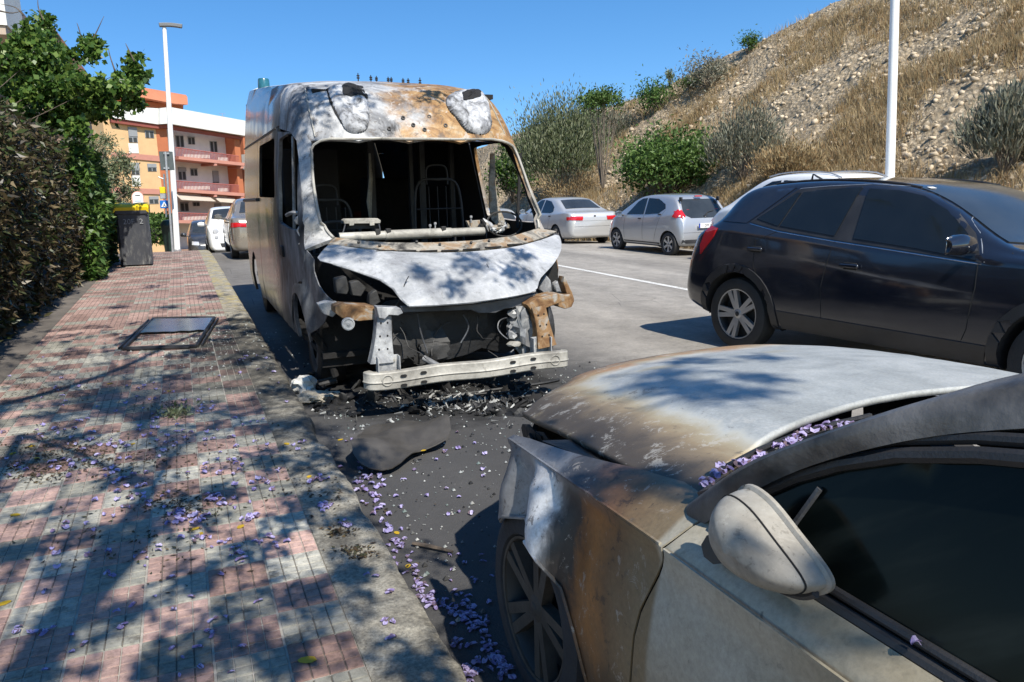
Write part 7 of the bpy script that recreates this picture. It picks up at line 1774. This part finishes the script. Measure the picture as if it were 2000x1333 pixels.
mb = MB(); mb.box(q(318, 372, yc)-so, (s_*.75, .05, .10), 0, .01); mb.build('warning_lamp', M['yellowplastic'], S2); mb = MB(); mb.box(q(319, 383, yc)-so, (s_*.8, .04, .09), 0, .01); mb.build('control_box', M['galv'], S2)
mb = MB(); mb.tube([q(319, 350, yc)-so, q(309, 346, yc)-so], .02, 6); mb.build('solar_arm', M['galv'], S2)
# arched notice behind the bin
yn = 19.6; S3 = thing('arched_notice', 'small white arched notice board with pink rim behind the bin', 'sign', (q(269, 487, yn).x, yn, KH)); so = Vector(S3.location)
w = abs(q(281, 385, yn).x-q(257, 385, yn).x)/2; cz0 = q(269, 385, yn)-so
arc = [(w, -w*1.6), (w, 0)]+[(w*math.cos(t), w*math.sin(t)) for t in np.linspace(.15, math.pi-.15, 12)]+[(-w, 0), (-w, -w*1.6)]
mb = MB(); mb.prism(arc, .03, Matrix.Translation(cz0) @ Matrix.Rotation(R(90), 4, 'X')); bd = mb.build('rim', M['pinkrim'], S3, False)
mb = MB(); mb.prism([(x*.84, y*.86) for x, y in arc], .004, Matrix.Translation(cz0+Vector((0, -.031, 0))) @ Matrix.Rotation(R(90), 4, 'X')); fc_ = mb.build('face', M['signwhite'], bd, False)
for dz, ww, mt in ((.02, .4, 'ink'), (-.06, .5, 'paleblue')):
    mb = MB(); mb.box(cz0+Vector((0, -.037, dz*1.5)), (w*ww, .001, .010)); mb.build('lettering', M[mt], fc_, False)
mb = MB(); mb.tube([Vector(), cz0], .025, 8); mb.build('post', M['galv'], S3)
# wheeled bin
yb_ = 17.7; bl, br = at(236, 519, y=yb_), at(299, 519, y=yb_); tl, tr = at(231, 412, y=yb_), at(301, 412, y=yb_)
BIN = thing('wheeled_bin', 'dark grey wheeled bin with a bright yellow lid beside the hedge', 'bin', ((bl.x+br.x)/2, yb_, KH)); so = Vector(BIN.location)
hw0, hw1, hb = abs(br.x-bl.x)/2, abs(tr.x-tl.x)/2-.03, tl.z-KH
def binmat():
    b = NB('grey_bin_plastic'); X = b.xyz(b.obj()); f = b.noise(5, 6, .7, b.mapping(b.obj(), (2.5, 1, .8)))
    c = b.mix(b.math('MULTIPLY', b.rng(f, .48, .72), b.rng(X[2], .95, .1, .15, .8)), (.045, .048, .056), (.20, .20, .185)); return b.done(b.bsdf(c, .5))
M['binplastic'] = binmat()
rows = []
for (t, e) in ((0, 0), (.5, .0), (.93, 0), (.94, .03), (1, .035)):
    hw = hw0+(hw1-hw0)*t+e; hd = .32+.06*t+e; z = .03+(hb-.03)*t; k = .05
    rows.append([Vector((x, y+.3, z)) for x, y in ((-hw+k, -hd), (hw-k, -hd), (hw, -hd+k), (hw, hd-k), (hw-k, hd), (-hw+k, hd), (-hw, hd-k), (-hw, -hd+k))])
V = [p for r in rows for p in r]; F = [(i*8+j, i*8+(j+1) % 8, (i+1)*8+(j+1) % 8, (i+1)*8+j) for i in range(4) for j in range(8)]+[tuple(range(8))[::-1], tuple(32+j for j in range(8))]
mb = MB(); mb.add(V, F); mb.build('body', M['binplastic'], BIN, True, 30)
V = []; hw = hw1+.03; lidr = [(-.40, -.02), (-.42, .06), (-.37, .11), (-.1, .13), (.25, .14), (.42, .12), (.44, .02)]
for y, z in lidr:
    for x in (-hw+.0, -hw+.03, -.12, .0, .12, hw-.03, hw): V.append(Vector((x, y+.3, hb+z-(.03 if abs(x) == hw else 0)-(.018 if abs(x) < .01 and -.3 < y < .4 else 0))))
F = [(i*7+j, i*7+j+1, (i+1)*7+j+1, (i+1)*7+j) for i in range(6) for j in range(6)]; mb = MB(); mb.add(V, F); o = mb.build('lid', M['yellowplastic'], BIN, True, 50); solid(o, .02, 0)
for sx in (-1, 1):
    mb = MB(); mb.lathe([(.03, .03), (.10, .03), (.10, -.03), (.03, -.03)], 18, Matrix.Translation((sx*(hw0-.04), .62, .10)) @ Matrix.Rotation(R(90), 4, 'Y')); mb.build('wheel', M['rubber'], BIN)
    mb = MB(); mb.box((sx*(hw0-.09), -.012-.30+.28, .35), (.012, .012, .24), 0, .004); mb.build('moulded_rib', M['binplastic'], BIN)
M['chalk'] = plain('worn_white_marking', (.24, .245, .25), .7, 0, .6, 60)
text_obj('stencil', '20F  2', .15, M['chalk'], BIN, Matrix.Translation((.02, -.082, hb*.80)) @ Matrix.Rotation(R(88), 4, 'X'), .001)
mb = MB(); mb.tube([(-hw0+.1, .72, hb-.05), (-hw0+.1, .78, hb), (hw0-.1, .78, hb), (hw0-.1, .72, hb-.05)], .016, 8); mb.build('handle', M['binplastic'], BIN)
# dark litter bin at the foot of the lamp
o0 = at(335, 487, y=24.6); LB2 = thing('litter_bin', 'dark green litter bin behind the sign post and lamp', 'bin', (o0.x+.02, 24.7, gz(0, 24.7)+KH)); M['darkgreen'] = plain('dark_green_plastic', (.012, .03, .024), .5)
mb = MB(); mb.lathe([(.20, 0), (.24, .70), (.25, .74)], 18); mb.build('body', M['darkgreen'], LB2); mb = MB(); mb.lathe([(.26, .74), (.26, .80), (.18, .90), (0, .93)], 18); mb.build('lid', M['darkgreen'], LB2)

# ------------------------------------------------------------------ shade tree over the camera
TREE = thing('jacaranda_tree', 'jacaranda beside the pavement whose canopy dapples the ground', 'tree', (-1.25, -4.6, .0)); TB = Vector(TREE.location)
SK = SUNV/SUNV.z
def canopy(u, v, z): return at(u, v, z=KH)+SK*(z-KH)
pts = []; ends = []; g = np.random.default_rng(21)
dark = [(330, 860, 60), (420, 800, 48), (560, 830, 66), (640, 900, 66), (520, 900, 46), (330, 1000, 60), (200, 1050, 56), (100, 1230, 70), (230, 1200, 62), (330, 1290, 56), (440, 1240, 52), (500, 1080, 54), (610, 1160, 60), (380, 1130, 44), (50, 900, 46), (150, 850, 48), (700, 1010, 40), (820, 1290, 60), (60, 1320, 60), (480, 700, 50), (525, 650, 44), (330, 740, 40), (200, 770, 36), (110, 810, 36), (250, 930, 44), (430, 960, 36), (560, 1290, 40), (150, 1130, 40), (560, 1010, 36), (20, 1080, 40), (410, 580, 30), (330, 600, 26), (260, 660, 28), (380, 690, 26), (300, 560, 22), (450, 640, 26), (230, 600, 20), (540, 760, 40), (600, 980, 40), (680, 1120, 36)]
def clump(c, rad, k):
    pts.append(np.array(c)+g.normal(size=(k, 3))*rad*np.array([.48, .55, .40])); ends.append(Vector(c))
for (u, v, r) in dark:
    p0 = at(u, v, z=KH); z = 2.9+1.3*g.random() if p0.y < 4.6 else 4.3+2.0*g.random(); rad = r*(p0-CAM).dot(_fw)/FPX*1.05
    clump(canopy(u, v, z), rad, int(70+520*rad*rad*4))
# shade thrown on the van's bonnet and brow, its wing, and on the pale bonnet in front
for (P_, rad) in [((1.55, 5.35, .95), .10), ((1.95, 5.4, 1.0), .16), ((2.25, 5.3, .88), .13), ((2.42, 5.5, 1.0), .09), ((1.75, 5.2, .85), .10), ((1.2, 5.7, 1.1), .12), ((.95, 6.0, .9), .14), ((.95, 6.5, 1.6), .15), ((1.15, 6.7, 2.3), .16), ((1.45, 6.5, 2.3), .10), ((.9, 5.7, .7), .10), ((1.0, 6.2, 1.3), .10), ((1.3, 5.9, 1.15), .1), ((2.1, 6.6, 2.35), .12),
                  ((1.38, 2.05, .90), .13), ((1.52, 2.20, .89), .09), ((1.42, 1.80, .93), .12), ((1.62, 1.85, .94), .08), ((1.75, 2.35, .9), .08), ((1.95, 2.2, .92), .06), ((.95, 1.85, .82), .05), ((.85, .9, .83), .08), ((.95, 1.45, .88), .06)]:
    z = 4.2+1.6*g.random(); clump(Vector(P_)+SK*(z-P_[2]), rad, int(30+900*rad*rad*4))
for k in range(420):
    x = -2.4+3.3*g.random(); y = 1.3+8.5*g.random(); z = (2.8+1.6*g.random()) if y < 4.6 else 4.2+2.4*g.random(); rad = .05+.10*g.random(); clump(Vector((x, y, KH))+SK*(z-KH), rad, int(10+200*rad*rad*4))
P_ = np.concatenate(pts); keep = np.array([not inframe(Vector(p), 120) for p in P_]); P_ = P_[keep]-np.array(TB)
V, F = leaf_cloud(P_, .080, .44, (0, 0, -.2)); fast('crown', V, F, M['leafgreen'], TREE)
mb = MB(); mb.tube([Vector(), Vector((.1, .4, 1.8)), Vector((.35, 1.1, 3.3)), Vector((.8, 2.2, 4.2))], [.2, .16, .14, .12], 12); mb.build('trunk', M['bark'], TREE)
mb = MB(); fork = Vector((.8, 2.2, 4.2))
limbs = [([(0, 792), (120, 760), (230, 722), (320, 680), (400, 645), (470, 612)], 4.5, .052), ([(40, 850), (150, 885), (240, 930), (300, 990), (350, 1070), (390, 1160)], 4.4, .03), ([(300, 950), (345, 880), (420, 830), (520, 800), (640, 790)], 4.5, .026), ([(300, 1000), (420, 960), (560, 950), (690, 930)], 4.6, .022), ([(310, 1030), (200, 1090), (60, 1110)], 4.4, .025)]
for px, z, r in limbs:
    q = [canopy(u, v, z+.12*i)-TB for i, (u, v) in enumerate(px)]; mb.tube([tuple(w) for w in spline(q, 4)], [r*(1-.7*k/(4*(len(q)-1))) for k in range(4*(len(q)-1)+1)], 7)
    mb.tube([tuple(w) for w in spline([fork, fork.lerp(q[0], .5)+Vector((0, 0, .2)), q[0]], 4)], .04, 7)
hub = [fork+Vector((random.uniform(-1.2, 1.2), random.uniform(-.5, 4.5), random.uniform(.2, .9))) for _ in range(10)]
for h_ in hub: mb.tube([tuple(w) for w in spline([fork, fork.lerp(h_, .5)+Vector((0, 0, .1)), h_], 3)], [.016, .015, .014, .013, .012, .011, .010], 6)
for e in ends:
    e = e-TB; h_ = min(hub, key=lambda q: (q-e).length); mb.tube([tuple(w) for w in spline([h_, h_.lerp(e, .5)+Vector((random.gauss(0, .1), random.gauss(0, .1), .12)), e], 3)], [.0045*(1-.1*k) for k in range(7)], 4)
mb.build('branches', M['bark'], TREE, True, 0, False)

# ------------------------------------------------------------------ things lying about
M['strip'] = plain('shaded_concrete_strip', (.115, .10, .085), .92, 0, .3, 4, .4, 50)  # concrete strip, the shade over it put into its dark colour
tag(strip('verge_strip', [-2.62, -1.72, -1.42], YS, lambda x, y: gz(x, y)+KH+.004, M['strip'], None), kind='structure')
# fallen window frame
c4 = [at(*p, z=KH) for p in ((300, 626), (419, 624), (384, 680), (241, 685))]; fc = sum(c4, Vector())/4
FWN = thing('fallen_window', 'black rubber window frame with half its glass lying on the pavement', 'window frame', fc)
L4 = [p-fc+Vector((0, 0, .016)) for p in c4]
for i in range(4):
    a, b_ = L4[i], L4[(i+1) % 4]; d = (b_-a).normalized(); s = Vector((-d.y, d.x, 0))
    for k, (o_, r_) in enumerate(((0, .020), (.045, .012))):
        mb = MB(); q = [a+d*(.0 if k == 0 else .05)+s*o_*(1 if True else -1), (a+b_)/2+s*o_+Vector((0, 0, .004)), b_-d*(.0 if k == 0 else .05)+s*o_]; mb.tube(q, r_, 7); mb.build('frame_bar', M['blackplastic'], FWN)
gl = [L4[0].lerp(L4[2], .03), L4[1].lerp(L4[3], .03), L4[1].lerp(L4[2], .50), L4[0].lerp(L4[3], .55)]
mb = MB(); edge = [gl[2].lerp(gl[3], t)+Vector((0, .03*random.uniform(-1, 1), 0)) for t in np.linspace(0, 1, 9)]; ring = [gl[0], gl[1]]+edge; n = len(ring)
mb.add([p+Vector((0, 0, .012)) for p in ring]+[p+Vector((0, 0, .006)) for p in ring], [tuple(range(n)), tuple(range(n, 2*n))[::-1]]+[(i, (i+1) % n, n+(i+1) % n, n+i) for i in range(n)]); mb.build('glass_pane', plain('smoky_pane', (.03, .037, .042), .16, 0, .3, 3, 0, 60, 0, .7), FWN, False)
# crumpled black sheet in the gutter
fl = [at(u, v, z=.03) for u, v in ((702, 842), (740, 832), (800, 829), (858, 837), (886, 857), (868, 874), (822, 882), (792, 908), (757, 924), (712, 920), (684, 906), (696, 874))]; cc = sum(fl, Vector())/len(fl)
def flapz(x, y):
    t = y-4.35; return cc_off+.11*math.exp(-((t-.02-.12*math.sin(x*6))/.13)**2)*(.65+.35*math.sin(x*9))+.045*mnoise.noise(Vector((x*4.5, y*4.5, 2)))+.055*max(0, (x-1.15)/.3)*max(0, 1-abs(t)/.4)
cc_off = .045
FLP = sheet('crumpled_panel', smoothpoly([(p.x-cc.x, p.y-cc.y) for p in fl], 1), [], .035, lambda a, b: Vector((a, b, flapz(a+cc.x, b+cc.y))), plain('grey_black_plastic_sheet', (.055, .050, .044), .5, 0, .4, 5, .25, 40), None, .006, (0, 0, -1))
FLP.location = (cc.x, cc.y, 0); tag(FLP, 'crumpled grey black plastic panel lying in the gutter before the van', 'panel')
# pale lumps and rags by the front wheel
M['ragash'] = leafmat('ash_shred', [(.10, .10, .10), (.25, .25, .24), (.42, .42, .40), (.5, .5, .47), (.05, .05, .05)], .1, .9); M['ashpale'] = plain('pale_ash', (.52, .51, .47), .95, 0, .3, 14, .6, 60); M['ragtan'] = plain('scorched_rag', (.36, .32, .25), .95, 0, .4, 12, .5, 40)
def single(name, mesh, u, v, label, cat, group=None, z=0.0, rot=None, dz=.0):
    o = bpy.data.objects.new(name, mesh); link(o); p = at(u, v, z=z); o.location = (p.x, p.y, z+dz); o.rotation_euler = rot or (0, 0, random.random()*6); tag(o, label, cat, group); return o
single('ash_lump', rock_mesh('ash_lump', .10, 2, M['ashpale'], .75, 3, .5), 594, 766, 'largest pale ash lump against the kerb by the van wheel', 'ash lump', None, 0, None, .05)
single('scorched_rag', rock_mesh('scorched_rag', .11, 5, M['ragtan'], .35, 3, .9), 606, 786, 'tan scorched rag below the pale lump at the kerb', 'rag', None, 0, None, .03)
single('scorched_rag', rock_mesh('scorched_rag', .08, 8, M['ragtan'], .4, 3, .9), 640, 782, 'smaller tan rag in the black debris near the kerb', 'rag', None, 0, None, .03)
# burnt tyre carcass
p = at(662, 752, z=0); TY = thing('tyre_carcass', 'burnt tyre carcass hoop lying in front of the van wheel', 'tyre', (p.x, p.y+.05, 0)); mb = MB()
for r_, z, rr in ((.24, .04, .022), (.22, .07, .014), (.20, .035, .018)): mb.tube([(r_*1.15*math.cos(t), r_*.6*math.sin(t), z+.02*math.sin(3*t)) for t in np.linspace(-.4, 4.6, 26)], rr, 7)
mb.build('bead_wires', M['sootmetal'], TY); mb = MB(); mb.tube([(.26*math.cos(t), .15*math.sin(t), .03+.012*math.sin(5*t)) for t in np.linspace(.2, 3.0, 16)], .04, 8); mb.build('tread_shreds', M['char'], TY)
# charred pieces under and before the van
GD = 'charred debris under the van front'; src = [rock_mesh('charred_debris', .05, 40+k, M[('char', 'soot', 'sootmetal', 'char')[k % 4]], .5, 2, .8) for k in range(6)]
for k in range(170):
    u = 610+480*random.random(); v = 752+62*random.random(); o = single('charred_debris', src[k % 6], u, v, 'small charred fragment in the black heap before the van', 'debris', GD, 0, (random.random(), random.random(), random.random()*6), .012); s = .25+.9*random.random()**2; o.scale = (s*1.3, s, s*.8)
mb = MB()
for k in range(330):        # ash shreds, too many to count
    if k < 250: u, v = random.gauss(900, 75), random.gauss(786, 9)
    else: u, v = 620+500*random.random(), 745+90*random.random()
    p = at(u, v, z=.02); d = Vector((random.gauss(0, 1), random.gauss(0, 1), random.gauss(.25, .35))).normalized(); L_ = .02+.05*random.random(); s = d.orthogonal().normalized()*.006*(.25+random.random()*.9)
    mb.add([p-s, p+s, p+d*L_+s*.6+Vector((0, 0, .01)), p+d*L_-s*.6], [(0, 1, 2, 3)])
tag(mb.build('ash_shreds', M['ragash'], None, False, 0, False), kind='stuff')
mb = MB()
for k in range(2600):       # crumbs of soot, glass and ash over the stain
    if k < 1500: x, y = .75+2.6*random.random(), 2.4+3.6*random.random()
    else: x, y = random.gauss(.2, .45), random.gauss(8.3, 1.0)
    if x < .7: z = KH+.004; x = min(x, .62)
    else: z = .004
    if 1.1 < x < 2.6 and y < 2.9: continue
    s = .003+.009*random.random()**3; mb.add([(x-s, y-s, z), (x+s, y-s*.6, z), (x+s*.8, y+s, z), (x-s, y+s*.7, z), (x, y, z+s*1.2)], [(0, 1, 4), (1, 2, 4), (2, 3, 4), (3, 0, 4)])
M['crumb'] = leafmat('glass_and_ash_crumbs', [(.02, .02, .02), (.35, .36, .35), (.12, .16, .15), (.5, .5, .48), (.04, .04, .04)], .05, .3)
tag(mb.build('crumbs', M['crumb'], None, False, 0, False), kind='stuff')
for (px, r_, lab) in (([(730, 772), (800, 776), (880, 772), (960, 762), (1050, 750), (1092, 742)], .012, 'long black cable trailing on the road below the crash beam'), ([(800, 790), (850, 779), (930, 770), (1010, 765)], .008, 'thin burnt cable crossing the white ash heap')):
    q = [at(u, v, z=.015) for u, v in px]; mb = MB(); mb.tube([tuple(w) for w in spline([w-q[0] for w in q], 5)], r_, 6); o = mb.build('burnt_cable', M['char'], None); o.location = q[0]; tag(o, lab, 'cable')
q = [at(u, v, z=.015) for u, v in ((806, 1062), (840, 1068), (884, 1078))]; mb = MB(); mb.tube([w-q[0] for w in q], [.008, .011, .006], 6); o = mb.build('fallen_twig', M['bark'], None); o.location = q[0]; tag(o, 'short dark twig among petals in the gutter', 'twig')
# weed in a joint
p = at(345, 812, z=KH); W0 = thing('pavement_weed', 'small green weed growing through the pavers', 'weed', p); C = g.normal(size=(150, 3))*np.array([.055, .055, .012])+np.array([0, 0, .02]); V, F = leaf_cloud(C, .045, .3, (0, 0, .5)); fast('leaves', V, F, M['leafolive'], W0)
mb = MB()
for k in range(8): a = k*.8; mb.tube([(0, 0, -.005), (.04*math.cos(a), .04*math.sin(a), .02), (.08*math.cos(a), .08*math.sin(a), .025)], .0015, 4)
mb.build('stems', M['bark'], W0)
# brown leaf mould collected in patches
P_ = []
for (u, v, r_, k) in ((105, 880, 60, 420), (60, 920, 40, 240), (355, 985, 40, 260), (200, 900, 70, 300), (700, 1080, 25, 120), (660, 1040, 20, 80), (340, 800, 26, 120), (640, 960, 60, 140), (90, 760, 60, 160), (300, 1050, 120, 160), (420, 900, 100, 200)):
    for j in range(k): q = at(u+random.gauss(0, r_), v+random.gauss(0, r_*.35), z=KH); P_.append((q.x, q.y, KH+.003+.008*random.random()) if q.x < .62 else (q.x+.1, q.y, .006))
V, F = leaf_cloud(np.array(P_), .028, .45, (0, 0, .05)); M['litter'] = leafmat('leaf_mould', [(.03, .02, .012), (.07, .045, .025), (.12, .085, .04), (.05, .05, .025)], .1, .8)
V[:, 2] = KH+.002+np.abs(V[:, 2]-KH)*.35*(V[:, 2] > .05); V[:, 2] = np.where(V[:, 0] > .66, np.minimum(V[:, 2], .012), V[:, 2]); tag(fast('leaf_mould', V, F, M['litter']), kind='stuff')

# ------------------------------------------------------------------ fallen blossom and yellow leaves
M['petal'] = leafmat('jacaranda_petal', [(.43, .37, .68), (.52, .46, .76), (.66, .60, .84), (.33, .26, .56), (.20, .14, .16)], .3, .6)
M['yellowleaf'] = leafmat('yellow_leaf', [(.62, .40, .02), (.70, .47, .03), (.55, .30, .02)], .25, .5)
def blossom_mesh(seed):
    r = random.Random(seed); V = []; F = []
    for k in range(r.choice((2, 3, 3, 4))):
        a = r.uniform(-.7, .7)+(math.pi if r.random() < .3 else 0); L_ = r.uniform(.022, .042); w = r.uniform(.006, .012); n0 = len(V)
        for i in range(4):
            t = i/3; x = L_*t-.01; h = .004+.012*math.sin(t*3)*r.uniform(.5, 1.2); ww = w*(.4+1.2*math.sin(t*2.4))
            for s, dz in ((-1, .004), (0, -.002), (1, .004)):
                y = s*ww+r.uniform(-.002, .002); V.append((x*math.cos(a)-y*math.sin(a), x*math.sin(a)+y*math.cos(a), max(.0015, h+dz+r.uniform(-.002, .002))))
        F += [(n0+i*3+j, n0+i*3+j+1, n0+i*3+j+4, n0+i*3+j+3) for i in range(3) for j in range(2)]
    me = bpy.data.meshes.new('blossom'); me.from_pydata(V, [], F); finish(me, M['petal'], True, 0); return me
BM = [blossom_mesh(s) for s in range(9)]
spots = []      # (u, v, count, spread)
for (u, v, k, r_) in ((367, 1018, 16, 20), (350, 1005, 8, 14), (420, 975, 9, 14), (470, 1080, 9, 12), (530, 1060, 10, 14), (495, 1012, 8, 12), (440, 1060, 4, 10), (625, 938, 8, 9), (632, 988, 9, 12), (675, 1022, 5, 10), (290, 765, 12, 30), (215, 865, 14, 30), (150, 905, 12, 26), (250, 930, 14, 28), (300, 830, 12, 26), (380, 790, 12, 26), (340, 860, 10, 22), (280, 980, 10, 30), (140, 760, 10, 40), (420, 850, 8, 30), (560, 740, 5, 20), (470, 700, 8, 26), (60, 920, 6, 30), (180, 850, 8, 30), (480, 830, 6, 24), (45, 1230, 4, 16), (85, 1230, 5, 10), (240, 1220, 2, 8), (190, 1030, 3, 20), (105, 1080, 2, 10), (215, 1120, 3, 10), (275, 1090, 2, 8), (415, 1240, 3, 8), (335, 1130, 2, 8), (760, 1212, 4, 6), (765, 1245, 2, 5), (725, 1124, 2, 5), (762, 1156, 2, 4), (600, 870, 5, 20), (700, 940, 4, 10), (520, 940, 8, 30), (440, 910, 10, 30), (100, 840, 8, 40), (460, 990, 5, 20), (240, 990, 6, 24), (400, 1050, 4, 14)):
    for j in range(k): spots.append((random.gauss(u, r_), random.gauss(v, r_*.45), KH+.004))
gut = [(695, 925), (715, 960), (735, 985), (765, 1050), (790, 1085), (820, 1150), (850, 1185), (900, 1195), (935, 1230), (960, 1280), (985, 1320)]
for j in range(170):
    t = random.random()**.8*(len(gut)-1); i = int(t); f_ = t-i; a, b_ = gut[i], gut[min(i+1, len(gut)-1)]
    spots.append((a[0]+(b_[0]-a[0])*f_+random.gauss(4, 10), a[1]+(b_[1]-a[1])*f_+random.gauss(0, 8), .004))
for j in range(50): spots.append((random.uniform(880, 960), random.uniform(1080, 1333), .004))
for j in range(40): spots.append((random.uniform(650, 960), random.uniform(830, 1010), .004))
for j in range(16): spots.append((random.gauss(925, 14), random.gauss(1318, 10), .004))
for j in range(60): spots.append((random.uniform(0, 560), random.uniform(640, 1333), KH+.004))
ok = []
for (u, v, z) in spots:
    p = at(u, v, z=z)
    if z > .05 and p.x > .64: continue
    if z < .05 and p.x < .70: p.x = .70+.06*random.random()
    ok.append(p)
ok.sort(key=lambda p: (p-CAM).length)
mbp = MB()
for i, p in enumerate(ok):
    s = .55+.4*random.random(); rz_ = random.random()*6.3; me = BM[i % 9]
    if i < 290:
        o = bpy.data.objects.new('jacaranda_blossom', me); link(o); o.location = p; o.rotation_euler = (0, 0, rz_); o.scale = (s, s*random.uniform(.42, .85), s*.55)
        if p.z > .05: tag(o, 'fallen lilac blossom lying on the pavement tiles or kerb', 'blossom', 'blossoms on the pavement')
        else: tag(o, 'fallen lilac blossom drifted into the gutter beside the scorched car', 'blossom', 'blossoms in the gutter')
    else:
        Mx = Matrix.Translation(p) @ Matrix.Rotation(rz_, 4, 'Z') @ Matrix.Scale(s, 4); mbp.add([Mx @ v.co for v in me.vertices], [tuple(q.vertices) for q in me.polygons])
tag(mbp.build('blossom_litter', M['petal'], None, True, 0, False), kind='stuff')
mbp = MB(); cw_ = [(1365, 955), (1400, 935), (1450, 908), (1490, 895), (1540, 872), (1590, 850), (1640, 838), (1690, 828)]
for k in range(46):
    t = random.random()*(len(cw_)-1); i = int(t); f_ = t-i; u = cw_[i][0]+(cw_[i+1][0]-cw_[i][0])*f_; v = cw_[i][1]+(cw_[i+1][1]-cw_[i][1])*f_
    p = at(u+random.gauss(0, 3), v+random.gauss(-3, 5), z=.942); o = bpy.data.objects.new('jacaranda_blossom', BM[k % 9]); link(o); o.location = p; o.rotation_euler = (0, 0, random.random()*6); s = .45+.3*random.random(); o.scale = (s, s, s)
    tag(o, 'purple jacaranda blossom caught below the windscreen of the scorched car', 'blossom', 'blossoms caught in the cowl')
p = at(1785, 1265, x=.895); o = bpy.data.objects.new('jacaranda_blossom', BM[2]); link(o); o.location = p+Vector((0, 0, .004)); o.scale = (.5, .5, .5); tag(o, 'single blossom on the window seal of the scorched car', 'blossom')
def yleaf(u, v, z, s, lab, grp=None):
    V = []; ol = [(0, -.5), (.2, -.35), (.32, 0), (.25, .3), (0, .5), (-.25, .3), (-.32, 0), (-.2, -.35)]
    V = [(0, 0, .006)]+[(x, y, .004+.10*abs(x)*random.uniform(.5, 1.4)) for x, y in ol]; F = [(0, i+1, (i+1) % 8+1) for i in range(8)]
    o = mk('yellow_leaf', V, F, M['yellowleaf'], None, True, 0); p = at(u, v, z=z); o.location = (p.x, p.y, z+.003); o.scale = (s, s, s*.6); o.rotation_euler = (0, 0, random.random()*6); tag(o, lab, 'leaf', grp)
yleaf(600, 1291, KH, .062, 'largest yellow leaf lying on the tiles nearest the camera')
for (u, v, z) in ((470, 1030, KH), (382, 1034, KH), (392, 1044, KH), (25, 887, KH), (60, 873, KH), (72, 896, KH), (30, 1007, KH), (775, 1042, 0), (797, 1107, 0), (665, 860, 0), (260, 868, KH), (330, 765, KH), (215, 750, KH), (300, 690, KH), (560, 868, KH), (604, 932, KH), (8, 1180, KH)): yleaf(u, v, z, .035+.015*random.random(), 'small fallen yellow leaf lying among the blossoms', 'small yellow leaves')
yleaf(827, 881, .075, .035, 'yellow leaf resting on the crumpled black panel')
